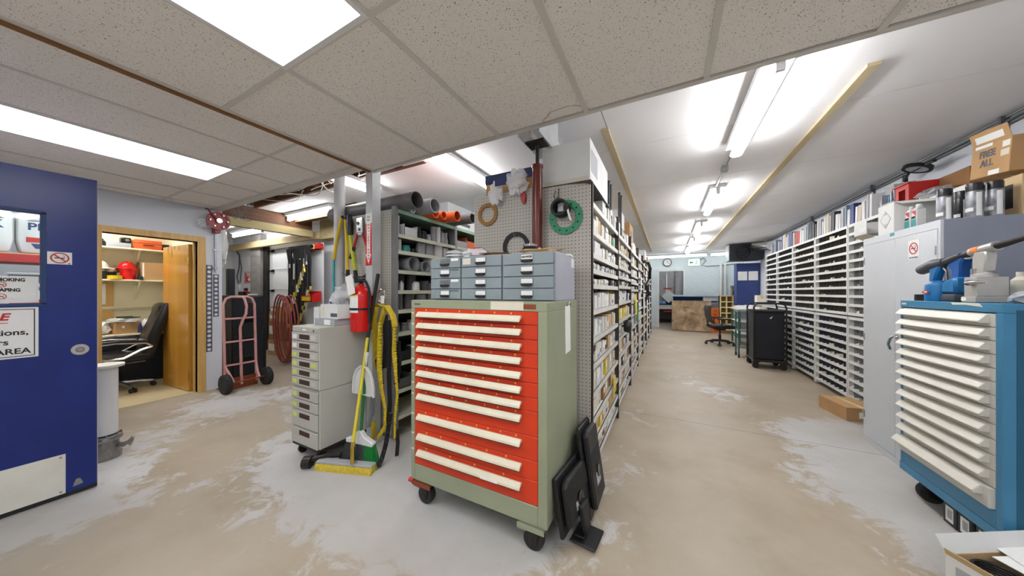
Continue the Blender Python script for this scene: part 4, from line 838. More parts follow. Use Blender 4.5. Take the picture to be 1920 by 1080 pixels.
obj('wall_bracket', MB().box(-.06,.02,.08,.13,.25,.3), 'dark_steel', ex)
a0 = onY(686, 401, 1.78); a1 = onY(698, 497, 1.78)
sg = thing('arrow_sign', 'red and white vertical EXTINGUISHER arrow sign on square post', 'sign', (-2.381, 1.7845, (a0.z+a1.z)/2)); hh = (a0.z-a1.z)/2
obj('plate', MB().box(-.04,.04,-.003,0,-hh,hh*.62), 'ext_red', sg); obj('header_paper', MB().box(-.04,.04,-.0035,0,hh*.62,hh), 'paper', sg)
obj('arrow', MB().prism([(-.022,-hh+.10),(-.036,-hh+.10),(0,-hh+.015),(.036,-hh+.10),(.022,-hh+.10),(.022,hh*.62),(-.022,hh*.62)], 'y', -.0042, -.003), 'sign_white', sg)
for i, ch in enumerate('EXTINGUISHER'): text(ch, .032, 'ink_red', sg, (0, -.0045, hh*.55-i*.0275), (PI/2, PI/2, 0), bold=.001)
for z_, q in ((hh*.9,.05),(hh*.78,.06)): text('FIRE', .022, 'ink_grey', sg, (0, -.0038, z_-.01), RY)

# ================================================================ shelving row B (pipes and couplings) with tool pegboard at its end
BX, BY0 = -2.20, 1.93
sb = thing('shelving_unit', 'shelving row with cream shelves of grey pipe fittings, behind the extinguisher', 'shelving', (0,0,0))
obj('end_panel', MB().box(-2.93, BX-.05, BY0-.012, BY0, .04, 2.11), 'pegboard', sb)
obj('back_panel', MB().box(-2.62, -2.60, BY0, 6.5, .05, 2.12), 'navy_black', sb)
ZB = [2.12, 1.894, 1.74, 1.557, 1.369, 1.186, .974, .70, .444, .20]
yb = [BY0, 2.80, 3.70, 4.6, 5.5, 6.4]
for y in yb: obj('upright', MB().box(BX-.045, BX, y-.012, y+.025, 0, 2.14).box(-2.6,-2.57,y-.01,y+.02,0,2.14), 'upright_grey', sb); obj('side_panel', MB().box(-2.6, BX-.045, y-.004, y+.004, 0, 2.12), 'upright_grey', sb)
for j in range(3):
    for z in ZB:
        obj('shelf', MB().box(-2.59, BX-.004, yb[j]+.025, yb[j+1]-.012, z-.012, z).box(BX-.014, BX, yb[j]+.025, yb[j+1]-.012, z-.034, z), 'shelf_green' if z > 2.1 else 'shelf_cream', sb)
# pipes lying across the top
for lab, x, y, r, z, ln, m_, th in (('thick dark grey pipe, nearest, lying on top of the shelving', -2.04, 2.03, .078, None, 1.25, 'pvc_dark', .006), ('thick light grey pipe behind the nearest one on top', -2.00, 2.225, .073, None, 1.0, 'pvc_grey', .012), ('short white-ended pipe under the two thick pipes', -2.19, 2.13, .03, None, .9, 'pvc_white', .006), ('first orange pipe on top of the shelving', -2.13, 2.38, .05, None, .8, 'pvc_orange', .006), ('second orange pipe, stacked against the first', -2.10, 2.475, .045, None, .8, 'pvc_orange', .006), ('wide orange pipe, rightmost of the orange ones', -2.02, 2.60, .056, None, .9, 'pvc_orange', .006), ('dark grey pipe at the far end of the pipes', -1.93, 2.76, .058, None, .9, 'pvc_dark', .012)):
    z = 2.122+r
    item('pipe', lab, 'pipe', MB().pipe((0,0,0), (-ln,0,0), r, th, 32), m_, (x, y, z), group='pipes on the shelving', smooth=True)
carton('long white lettered box beside the pipe ends', (-2.38, 3.05, 2.121), (.32,.42,.13), 0, 'box_white', tapem=None, stickers=(('x+',-.6,.3,.3,.6,'ink_grey'),))
item('orange_bin', 'orange open bin on the shelf below the pipe ends', 'bin', MB().box(-.15,.15,-.2,.2,0,.008).box(.14,.15,-.2,.2,0,.1).box(-.15,-.14,-.2,.2,0,.14).box(-.15,.15,-.2,-.19,0,.14).box(-.15,.15,.19,.2,0,.14), 'pvc_orange', (-2.38, 3.25, 1.895))
cnt = {}
def coupling(kind, y, zi, r, h, x=None, m_='pvc_grey'):
    z = ZB[zi]; x = BX-.05-r if x is None else x
    nm = {'can': 'pipe_coupling', 'cap': 'domed_fitting', 'bottle': 'bottle', 'jar': 'jar', 'tube': 'pipe_piece', 'hpipe': 'pipe_piece', 'bin': 'parts_bin', 'cone': 'reducer'}[kind]
    col = {'pvc_grey': 'grey', 'pvc_white': 'white', 'pvc_dark': 'dark grey', 'bottle_white': 'white', 'black': 'black', 'box_grey': 'pale grey', 'box_teal': 'teal', 'steel': 'silver', 'box_black': 'dark', 'milky_bag': 'milky'}.get(m_, '')
    k = zi; cnt[k] = cnt.get(k, 0)+1
    lab = '%s %s, %s from the near end, %s shelf of the fittings shelving' % (col, nm.replace('_', ' '), ordn(cnt[k]-1), ordn(zi))
    mb = MB()
    if kind in ('can', 'tube'):
        mb.pipe((0,0,0),(0,0,h), r, r*.12, 24); mb.ring((0,0,h*.05+.004), r*1.03, r*.95, .008, 'z', 24); mb.ring((0,0,h-.006), r*1.03, r*.9, .012, 'z', 24); mb.cyl((0,0,.001),(0,0,.004),r*.95,n=20)
    elif kind == 'cap': mb.lathe([(r,0),(r,h*.6),(r*.9,h*.85),(r*.5,h),(0,h)], n=24)
    elif kind == 'bottle': mb.lathe([(r*.96,0),(r,h*.05),(r,h*.66),(r*.8,h*.78),(r*.42,h*.84),(r*.42,h*.88),(r*.5,h*.88),(r*.5,h),(0,h)], n=24)
    elif kind == 'jar': mb.lathe([(r,0),(r,h*.7),(r*.8,h*.78),(r*.85,h*.78),(r*.85,h),(0,h)], n=24)
    elif kind == 'hpipe':
        mb.pipe((0,0,r),(-h,0,r), r, r*.14, 30); mb.pipe((.0,0,r),(-.06,0,r), r*1.08, r*.18, 30)
    elif kind == 'cone': mb.lathe([(r,0),(r,h*.3),(r*.7,h*.6),(r*.7,h),(r*.55,h),(r*.55,h*.1)], n=24)
    elif kind == 'bin':
        mb.box(-.14,.14,-r,r,0,.006); mb.box(-.14,-.135,-r,r,0,h); mb.box(.135,.14,-r,r,0,h*.75); mb.box(-.14,.14,-r,-r+.005,0,h); mb.box(-.14,.14,r-.005,r,0,h); x = BX-.16
    item(nm, lab, {'bin':'bin','bottle':'bottle','jar':'jar'}.get(kind,'fitting'), mb, m_, (x, y, z+.001), smooth=kind != 'bin', group='fittings on the cream shelves')
for a in [('tube',2.0,1,.032,.18,None,'pvc_white'),('bin',2.13,1,.085,.11,None,'pvc_white'),('jar',2.28,1,.04,.13,None,'black'),('jar',2.365,1,.035,.1,None,'box_black'),('jar',2.43,1,.03,.075,None,'box_grey'),('tube',2.505,1,.03,.17,None,'pvc_grey'),('tube',2.58,1,.03,.18,None,'pvc_white'),('tube',2.65,1,.027,.13,None,'pvc_grey'),('cone',2.71,1,.03,.14,None,'pvc_grey'),('tube',2.77,1,.035,.19,-2.42,'pvc_white'),('bin',2.95,1,.1,.1,None,'box_grey'),
          ('can',2.015,2,.05,.115,None,'pvc_white'),('jar',2.13,2,.045,.07,None,'box_teal'),('jar',2.22,2,.035,.05,None,'black'),('can',2.33,2,.048,.12,None,'pvc_grey'),('can',2.45,2,.06,.13,None,'pvc_grey'),('can',2.6,2,.065,.135,None,'pvc_white'),('can',2.72,2,.045,.12,None,'pvc_white'),('can',2.9,2,.05,.13,None,'pvc_grey'),
          ('bottle',1.99,3,.035,.13,None,'bottle_white'),('hpipe',2.17,3,.07,.25,-2.22,'pvc_grey'),('hpipe',2.335,3,.055,.22,-2.22,'pvc_grey'),('can',2.47,3,.06,.15,None,'pvc_white'),('can',2.62,3,.055,.14,None,'pvc_grey'),('can',2.92,3,.055,.14,None,'pvc_grey'),
          ('bottle',1.985,4,.025,.11,None,'bottle_white'),('bottle',2.055,4,.022,.09,None,'bottle_white'),('tube',2.17,4,.045,.16,-2.42,'pvc_dark'),('tube',2.3,4,.05,.165,-2.4,'pvc_dark'),('cap',2.26,4,.04,.09,None,'pvc_white'),('bin',2.44,4,.075,.1,None,'pvc_dark'),('jar',2.55,4,.03,.06,None,'bottle_white'),('can',2.66,4,.05,.15,None,'pvc_grey'),
          ('can',2.03,5,.055,.15,None,'pvc_dark'),('can',2.18,5,.06,.155,None,'pvc_dark'),('can',2.34,5,.06,.14,None,'pvc_grey'),('can',2.5,5,.055,.15,None,'pvc_grey'),
          ('jar',2.0,6,.045,.09,None,'steel'),('jar',2.1,6,.04,.08,None,'steel'),('jar',2.2,6,.045,.1,None,'box_grey'),('jar',2.31,6,.045,.09,None,'steel'),('bin',2.45,6,.07,.1,None,'box_black'),
          ('bin',2.05,7,.08,.12,None,'box_black'),('cap',2.2,7,.06,.12,None,'milky_bag'),('can',2.36,7,.06,.18,None,'pvc_dark'),('bin',2.55,7,.08,.14,None,'box_grey'),('bin',2.05,8,.08,.12,None,'pvc_dark'),('can',2.3,8,.06,.16,None,'box_grey'),('can',2.5,8,.06,.16,None,'pvc_dark')]: coupling(*a)
# tools hung on that pegboard (y 1.90)
TY = 1.885
def tp(u, v, d=0): p = onY(u, v, TY-d); return (p.x, p.y, p.z)
t = thing('bolt_cutter', 'long yellow-handled bolt cutter in front of the round post', 'bolt cutter', (0,0,0)); obj('handle', MB().tube([tp(641,404,.03),tp(632,445,.03),tp(625.5,487,.03)], .014, 8), 'yellow_tool', t, smooth=True); obj('grip', MB().tube([tp(625.5,487,.03),tp(625,520,.03),tp(626,549,.03)], .011, 8), 'teal_tool', t, smooth=True); obj('jaw', MB().tube([tp(641,406,.03),tp(646,412,.02),tp(651,404,.02)], .015, 8), 'black', t)
t = thing('cable_cutter', 'yellow and lime handled cable cutter with black head', 'cutter', (0,0,0)); obj('handle', MB().tube([tp(648,412,.02),tp(650,450,.02),tp(652,506,.02)], .016, 8), 'yellow_tool', t, smooth=True); obj('handle', MB().tube([tp(657,442,.02),tp(661,475,.02),tp(666,507,.02)], .016, 8), 'lime_tool', t, smooth=True)
obj('grip', MB().tube([tp(652,506,.02),tp(652,545,.02)], .018, 8), 'rubber', t, smooth=True); obj('grip', MB().tube([tp(666,507,.02),tp(668,530,.02)], .018, 8), 'rubber', t, smooth=True); obj('head', MB().tube([tp(655,403,.02),tp(656,420,.02),tp(657,440,.02)], [.02,.034,.026], 10), 'navy_black', t, smooth=True)
t = thing('crimping_tool', 'red-handled crimping tool with a silver head', 'crimper', (0,0,0)); c = Vector(tp(675,425,.01)); obj('head', MB().cbox(c, (.085,.02,.17)).box(c.x-.03,c.x+.03,c.y-.014,c.y-.01,c.z-.06,c.z+.06), 'steel', t, bevel=.008); obj('hinge', MB().cyl((c.x-.01,c.y-.02,c.z+.03),(c.x-.01,c.y-.01,c.z+.03),.016,n=12).cyl((c.x+.012,c.y-.02,c.z-.03),(c.x+.012,c.y-.01,c.z-.03),.014,n=12), 'dark_steel', t)
obj('handle', MB().tube([tp(671,438,.015),tp(664,463,.015)], .012, 8), 'red_tool', t, smooth=True); obj('handle', MB().tube([tp(680,437,.015),tp(684,450,.015),tp(690,468,.015)], .012, 8), 'red_tool', t, smooth=True); obj('grip', MB().tube([tp(664,463,.015),tp(657,485,.015)], .016, 8), 'rubber', t, smooth=True)
item('wire_clip', 'knot of dark wire clips on the pegboard above extinguisher', 'clips', MB().tube([tp(642,512),tp(655,518),tp(668,521),tp(680,519),tp(690,512),tp(695,520),tp(684,524),tp(676,519)], .007, 6), 'dark_steel', smooth=True)

# ================================================================ brooms, dustpan, harness
def P3(u, v, y): p = onY(u, v, y); return p
t = thing('push_broom', 'push broom with yellow bristles, yellow handle and black upper grip', 'broom', (0,0,0))
A = onZ(598, 876); Bq = onZ(701, 886); hd = (Bq-A).normalized(); ctr = (A+Bq)/2; ang = math.atan2(hd.y, hd.x); LB = (Bq-A).length
m_ = MB().at(Tr(ctr.x, ctr.y, 0) @ Rot(ang,'Z')); m_.prism([(-.045,.0),(.045,.0),(.032,.046),(-.032,.046)], 'x', -LB/2, LB/2)
br = obj('bristles', m_, 'bristle_yellow', t); m_ = MB().at(Tr(ctr.x, ctr.y, 0) @ Rot(ang,'Z')); m_.box(-LB/2,LB/2,-.03,.03,.045,.064); obj('block', m_, 'box_grey', t, bevel=.004)
tuft = MB().at(Tr(ctr.x, ctr.y, 0) @ Rot(ang,'Z')); rr = random.Random(3)
for i in range(420):
    x = rr.uniform(-LB/2, LB/2); y = rr.choice([-1,1])*rr.uniform(.03,.045); q = rr.uniform(-.008,.008); tuft.add([(x-.003,y*.7,.046),(x+.003,y*.7,.046),(x+q,y*1.35,rr.uniform(0,.008))], [(0,1,2)])
tf = obj('bristle_tufts', tuft, 'bristle_yellow', br); tf['kind'] = 'stuff'
h0 = Vector((ctr.x+.02, ctr.y, .085)); h2 = P3(709, 514, 1.80); hm = h0.lerp(h2, .62); 
h0 = P3(661, 838, 1.41); 
obj('handle', MB().tube([h0, hm], .0125, 10), 'broom_yellow', t, smooth=True); obj('grip', MB().tube([hm, h2], [.014,.016], 10), 'rubber', t, smooth=True); obj('ferrule', MB().tube([Vector((h0.x,h0.y,.08)), h0, h0.lerp(hm,.04)], .016, 8), 'brass', t, smooth=True)
t = thing('corn_broom', 'upright broom with grey and green bristles and white cap', 'broom', (0,0,0))
gb = P3(676, 822, 1.52); gt = P3(690, 640, 1.66)
obj('handle', MB().tube([gb, gt, gt+(gt-gb)*.25], .012, 10), 'green_plastic', t, smooth=True)
m_ = MB().at(Tr(gb.x, gb.y, gb.z) @ Rot(.25,'Z')); m_.prism([(-.12,-.03),(.12,-.05),(.13,-.02),(.05,.02),(.02,.06),(-.02,.06),(-.05,.02),(-.12,.0)], 'y', -.022, .022); obj('cap', m_, 'white_plastic', t, bevel=.006)
for nm, mt, x0, x1, f0, f1, n in (('bristles_grey', 'bristle_grey', -.115, .06, -.19, .06, 420), ('bristles_green', 'bristle_green', .05, .125, .06, .17, 220)):
    b_ = MB().at(Tr(gb.x, gb.y, 0) @ Rot(.25,'Z'))
    for i in range(n):
        q = rr.random(); x = x0+(x1-x0)*q; fx = f0+(f1-f0)*q+rr.uniform(-.012,.012); y = rr.uniform(-.018,.018); zt = gb.z-.03
        b_.add([(x-.0018,y,zt),(x+.0018,y,zt),(fx+.0018,y*2.2-.01,.004),(fx-.0018,y*2.2-.01,.004)], [(0,1,2,3)]); b_.add([(x,y-.0018,zt),(x,y+.0018,zt),(fx,y*2.2-.008,.004),(fx,y*2.2-.012,.004)], [(0,1,2,3)])
    o = obj(nm, b_, mt, t); o['kind'] = 'stuff'
t = thing('dustpan', 'white dustpan hooked upright behind the broom handles', 'dustpan', (0,0,0)); c = P3(683, 725, 1.60)
q = c; sh = [(x*1.12, z*1.1) for x, z in [(-.115,-.045),(.115,-.06),(.112,.0),(.10,.06),(.075,.115),(.03,.15),(0,.155),(-.03,.15),(-.075,.12),(-.105,.06)]]
m_ = MB().at(Tr(q.x, q.y, q.z)); m_.prism(sh, 'y', -.006, .006); obj('pan', m_, 'white_plastic', t, bevel=.002)
m_ = MB().at(Tr(q.x, q.y, q.z)).tube([(x*.99, -.012, z*.99) for x, z in sh[1:]+[sh[0]]], .009, 6); obj('raised_rim', m_, 'white_plastic', t, smooth=True); obj('lip', MB().at(Tr(q.x,q.y,q.z)).box(-.113,.113,-.03,.004,-.058,-.05), 'white_plastic', t); obj('handle', MB().tube([(q.x, q.y, q.z+.13),(q.x+.015,q.y+.02,q.z+.28)], .014, 8), 'white_plastic', t, smooth=True)
# safety harness: webbing loops hanging from a hook at the shelving corner
hn = thing('safety_harness', 'yellow and black safety harness hanging at the shelving corner', 'harness', (0,0,0))
HYs = 1.80
def hp(u, v, d=0): p = onY(u, v, HYs-d); return (p.x, p.y, p.z)
def strap(nm, pts, m_, w=.022, th=.004, par=hn):
    ws = [w*(1 if (i % 2 or len(pts) < 20) else .78) for i in range(len(pts))]
    return obj(nm, MB().tube(pts, ws, 8, flat=th), m_, par, smooth=True)
obj('carabiner', MB().tube([hp(715+7*math.cos(2*PI*i/16), 556+13*math.sin(2*PI*i/16), .03) for i in range(16)], .007, 6, True), 'chrome', hn, smooth=True); obj('snap_hook', MB().box(*sum(((a-.022, a+.022) if i == 0 else (a-.008, a+.008) if i == 1 else (a-.035, a+.035) for i, a in enumerate(hp(717,562,.04))), ())), 'sign_white', hn, bevel=.008)
def wavy(pts, amp, n):
    out = []; P = [Vector(p) for p in pts]; m = len(P)-1
    for i in range(n+1):
        q = i/n*m; k = min(int(q), m-1); f = q-k; p = P[k].lerp(P[k+1], f); out.append(p+Vector((amp*math.sin(i*2.2), amp*.6*math.cos(i*2.2), 0)))
    return out
strap('upper_webbing', [hp(706,575,.04),hp(702,600,.05),hp(703,640,.04),hp(707,690,.02)], 'yellow_strap', .026); strap('upper_webbing', [hp(724,573,.04),hp(719,588,.06),hp(713,610,.06)], 'yellow_strap', .026); strap('upper_webbing', [hp(726,573,.04),hp(737,592,.06),hp(741,612,.06)], 'yellow_strap', .026); strap('upper_webbing', [hp(704,576,.02),hp(712,570,.03),hp(722,575,.03)], 'yellow_strap', .026)
strap('shock_lanyard', wavy([hp(713,605,.08),hp(712,650,.08),hp(711,690,.08),hp(715,730,.09),hp(722,765,.1),hp(722,800,.1),hp(708,822,.1)], .0035, 110), 'yellow_strap', .024, .009); strap('shock_lanyard', wavy([hp(740,610,.06),hp(739,660,.06),hp(742,700,.07),hp(745,740,.08),hp(741,780,.08),hp(740,822,.09)], .0035, 110), 'yellow_strap', .02, .009)
strap('black_webbing', [hp(729,600,.03),hp(731,640,.03),hp(729,700,.03),hp(731,760,.05),hp(727,800,.07)], 'black_strap', .024); strap('black_webbing', [hp(746,640,0),hp(748,680,0),hp(744,720,.02)], 'black_strap', .03); strap('black_webbing', [hp(704,655,.02),hp(709,685,.02),hp(716,720,.02)], 'black_strap', .024); strap('black_webbing', [hp(722,590,.0),hp(724,640,0),hp(722,690,.0)], 'black_strap', .03, .006)
leg = [hp(732,775,.08),hp(728,805,.12),hp(723,835,.17),hp(716,860,.22),hp(709,875,.26)]
strap('leg_strap', leg, 'black_strap', .023, .003); lg2 = [hp(744,805,.07),hp(746,830,.08),hp(744,855,.1)]; strap('leg_strap', lg2, 'black_strap', .02, .003)
for i in range(7):
    a = i/6*3.6; k = min(int(a), 3); p = Vector(leg[k]).lerp(Vector(leg[k+1]), a-k); obj('eyelet', MB().ring((p.x, p.y-.006, p.z), .0105, .005, .003, 'y', 14), 'chrome', hn)
strap('grey_strap', [hp(700,740,.0),hp(697,775,.02),hp(693,800,.03)], 'box_grey', .03); strap('yellow_end', [hp(700,790,.03),hp(702,815,.04),hp(696,826,.06)], 'yellow_strap', .024)

# ================================================================ red drawer cabinet
rc = thing('tool_cabinet', 'big red-fronted sage green drawer cabinet on casters', 'drawer cabinet', (-1.46, 1.40, 0))
W, Dp, RB, RT = .93, .555, .155, 1.30
mb = MB(); mb.box(0, W, .0, Dp, RT-.05, RT); mb.box(0, .031, 0, Dp, RB, RT-.05); mb.box(W-.05, W, 0, Dp, RB, RT-.05); mb.box(.031, W-.05, 0, Dp, RB, RB+.102); mb.box(.031, W-.05, .03, Dp, RB+.102, RT-.05)
obj('case', mb, 'cab_green', rc, bevel=.003)
hts = [.072,.079,.075,.078,.078,.079,.073,.133,.129,.105,.13]; hts = [h_*.962 for h_ in hts]; z = RT-.05
for i, h_ in enumerate(hts):
    z1 = z-.001; z0 = z-h_+.0015
    d_ = obj('drawer', MB().box(.033, W-.052, .002, .03, z0, z1), 'cab_red', rc, bevel=.0015)
    zc = z1-.034
    m_ = MB().prism([(.002,zc+.010),(-.012,zc+.014),(-.03,zc-.006),(-.033,zc-.018),(-.028,zc-.018),(-.008,zc-.004),(.002,zc-.006)], 'x', .07, .79); obj('handle', m_, 'cream_handle', d_, bevel=.0015)
    obj('handle_dark_lip', MB().box(.07,.79,-.031,-.026,zc-.0215,zc-.018), 'dark_steel', d_)  # dark strip along the lower edge of the handle
    n = rr.randint(4, 8)
    for k in range(n):
        x = .1+k*.75/n+rr.uniform(-.02,.03); obj('tick_mark', MB().box(x, x+.009, .0008, .002, zc+.018, zc+.028), 'yellow_ink', d_)
    obj('edge_tab', MB().box(.006, .026, -.0015, 0, zc-.002, zc+.008), 'cream_handle', rc)
    z -= h_
obj('drawer_label', MB().box(.55,.66,-.034,-.0315,.33,.342), 'paper', rc)
obj('maker_plate', MB().box(.03,.08,-.001,0,RT-.03,RT-.02), 'ink_grey', rc); obj('masking_tape', MB().box(.60,.80,-.0012,0,RT-.045,RT-.001).box(.60,.78,0,.03,RT,RT+.0008), 'box_cream', rc); obj('rust_patch', MB().box(.80,.87,-.0012,0,RT-.038,RT-.012), 'rust_brown', rc)
obj('card', MB().at(Tr(W+.001,.36,1.21) @ Rot(.05,'X')).box(0,.002,-.07,.03,-.22,.06), 'paper', rc); obj('card_clip', MB().tube([(W+.003,.33,1.27),(W+.006,.36,1.29),(W+.004,.4,1.27)], .005, 6), 'steel', rc)
def caster(par, x, y, top, r, brake=True):
    c_ = obj('caster', MB().box(x-.055,x+.055,y-.045,y+.045,top-.012,top).prism([(x-.04,top-.012),(x+.04,top-.012),(x+.02,r*.7),(x-.02,r*.7)], 'y', y-.034, y-.028).prism([(x-.04,top-.012),(x+.04,top-.012),(x+.02,r*.7),(x-.02,r*.7)], 'y', y+.028, y+.034).cyl((x,y-.036,r),(x,y+.036,r),.012,n=10), 'dark_steel', par)
    obj('caster_wheel', MB().lathe([(.015,-.024),(r*.75,-.024),(r*.95,-.022),(r,-.012),(r,.012),(r*.95,.022),(r*.75,.024),(.015,.024)], (x,y,r), 24, 'y'), 'rubber', c_, smooth=True)
    if brake: obj('brake_lever', MB().box(x-.09,x-.03,y-.03,y-.005,top-.05,top-.035), 'box_red' if x < .3 else 'upright_grey', c_, bevel=.004)
for x in (.09, W-.09):
    obj('caster_bracket', MB().box(x-.075,x+.075,-.005,.11,RB-.014,RB-.001).box(x-.075,x+.075,-.008,-.002,RB-.03,RB-.001).box(x-.075,x-.069,-.005,.11,RB-.03,RB-.001), 'cab_green' if x > .5 else 'rust_brown', rc)
    caster(rc, x, .05, RB-.014, .056)
    caster(rc, x, Dp-.06, RB-.002, .062, False)
obj('brake_knob', MB().cyl((-.012,.0,RB-.01),(.02,.0,RB-.01),.014,n=10), 'box_red', rc)

# ================================================================ grey twelve-drawer unit on top of it
du = thing('small_drawer_unit', 'grey steel unit of twelve small drawers on the red cabinet', 'drawer unit', (-1.435, 1.55, 1.301)); UW, UD, UH = .895, .39, .278
obj('case', MB().box(0,UW,.012,UD,0,UH), 'drawer_light', du, bevel=.003)
cx = [.004, .262, .565, .892]
for c_ in range(3):
    for r_ in range(4):
        x0, x1 = cx[c_]+.004, cx[c_+1]-.006; z1 = UH-.004-r_*.0685; z0 = z1-.064
        d_ = obj('drawer', MB().box(x0, x1, -.004, .012, z0, z1), 'drawer_grey', du, bevel=.002); xc = x0+(x1-x0)*.5; zc = (z0+z1)/2
        obj('label_holder', MB().box(xc-.04,xc+.04,-.0065,-.004,zc-.008,zc+.024), 'steel', d_); 
        if not (c_ == 0 and r_ in (0, 2)): obj('label', MB().box(xc-.035,xc+.035,-.0075,-.0065,zc-.004,zc+.021), 'paper', d_)
        obj('cup_pull', MB().prism([(xc-.038,zc-.006),(xc-.03,zc-.020),(xc+.03,zc-.020),(xc+.038,zc-.006)], 'y', -.02, -.004), 'dark_steel', d_, bevel=.003)
        if c_ == 0 and r_ in (1, 3):
            sc_ = MB()
            for k in range(6): q_ = x1-.085+k*.0125; sc_.prism([(q_, z1-.016), (q_+.003, z1-.017), (q_+.008, z1-.005), (q_+.004, z1-.004)], 'y', -.0052, -.004).box(q_, q_+.008, -.0052, -.004, z1-.011, z1-.009)
            obj('marker_scrawl', sc_, 'ink', d_)
        if c_ == 0 and r_ in (0, 2): obj('tape_label', MB().box(x1-.075,x1-.015,-.005,-.004,z1-.02,z1-.004), 'paper', d_)
        if c_ == 1 and r_ == 0: obj('tape_label', MB().box(x0+.01,x0+.07,-.005,-.004,z0+.015,z1-.01), 'box_cream', d_)
        if c_ == 2 and r_ == 0: text('HAWKES', .016, 'ink', d_, (xc, -.0078, zc+.009), RY, bold=.0008)
obj('side_sticker', MB().box(UW, UW+.001, UD-.08, UD-.02, UH-.07, UH-.015), 'paper', du)
# ================================================================ shelving row A along the aisle, pegboard at its end
AX, AY = -.46, 2.08
sa = thing('shelving_unit', 'long aisle shelving packed with white boxes, pegboard on its end', 'shelving', (0,0,0))
lt = onY(893, 371, AY-.012); rt = onY(1103, 337, AY-.012)
NB = 7; BW = 1.26; ya = [AY+.01+BW*i for i in range(NB+1)]
obj('end_panel', MB().box(-1.43, -.90, AY-.012, AY, .04, lt.z), 'pegboard', sa); obj('end_panel', MB().box(-.895, AX-.005, AY-.012, AY, .04, rt.z), 'pegboard', sa)
ZA = [1.99, 1.795, 1.632, 1.52, 1.41, 1.223, 1.02, .832, .626, .438, .26, .12]
for i, y in enumerate(ya):
    top = 2.12 if i == 0 else 2.16
    m_ = MB().box(AX-.04, AX+.004, y-.004, y, 0, top).box(AX, AX+.004, y-.004, y+.03, 0, top); m_.box(-.93,-.90,y-.004,y+.02,0,top)
    obj('upright', m_, 'upright_brown', sa)
for j in range(NB):
    for k, z in enumerate(ZA):
        if j > 3 and k in (3, 10): continue
        dz = 0 if j == 0 else [0,.03,-.02,.04,-.03,.02,0][j]*(.6 if k else 0)
        obj('shelf', MB().box(-.92, AX-.006, ya[j]+.004, ya[j+1]-.006, z+dz-.01, z+dz).box(AX-.014, AX, ya[j]+.03, ya[j+1]-.006, z+dz-.036, z+dz), 'shelf_white', sa)
obj('back_panel', MB().box(-.94, -.93, AY, ya[-1], .04, 2.1), 'shelf_white', sa)
# boxes on every shelf, one object each
BM = {}
def unit_box(key, mat, style):
    if key in BM: return BM[key]
    m_ = MB()
    m_.box(-.5,.5,-.5,.5,0,1) if style != 2 else m_.box(-.5,.5,-.5,.5,0,.72).box(-.53,.53,-.53,.53,.70,1)
    m_.mat(1)
    if style == 0: m_.box(.5,.506,-.32,.32,.45,.85)
    elif style == 1: m_.box(.5,.506,-.38,.1,.2,.5)
    elif style == 3: m_.box(.5,.506,-.5,.5,.0,.22)
    elif style == 2: m_.box(.5,.51,-.3,.3,.15,.5)
    me = bpy.data.meshes.new('carton_mesh'); me.from_pydata(m_.v, [], m_.f)
    for i, p in enumerate(me.polygons): p.material_index = m_.mi[i]
    for q in (mat, {0: 'paper', 1: 'ink_grey', 2: 'paper', 3: 'box_grey'}.get(style, 'paper')): me.materials.append(MATS[q])
    BM[key] = me; return me
CN = {'box_white': 'white', 'box_cream': 'cream', 'carton': 'brown', 'carton_light': 'tan', 'box_blue': 'blue', 'box_navy': 'navy', 'box_yellow': 'yellow', 'box_grey': 'grey', 'box_black': 'black', 'box_teal': 'teal', 'box_red': 'red', 'box_green': 'green', 'carton_dark': 'dark brown'}
BAY = ['nearest aisle bay', 'second aisle bay', 'third aisle bay', 'fourth aisle bay', 'fifth aisle bay', 'sixth aisle bay', 'farthest aisle bay']
rb = random.Random(77)
pal = {0: ['box_white','box_white','box_cream'], 1: ['box_white','box_cream','carton_light'], 2: ['box_white','box_white','box_white','box_cream'], 3: ['box_white','box_grey','box_white'], 4: ['box_cream','box_white','box_black','box_grey'], 5: ['box_white','box_white','box_cream','box_white'], 6: ['box_white','box_white','carton_light'], 7: ['box_white','box_cream','box_white'], 8: ['box_cream','box_white','carton_light','box_white'], 9: ['carton_light','carton_dark','box_cream'], 10: ['carton_light','carton','box_cream','box_white'], 11: ['carton','box_white','box_black']}
nbx = 0; FAR = MB(); FARM = ['paper']
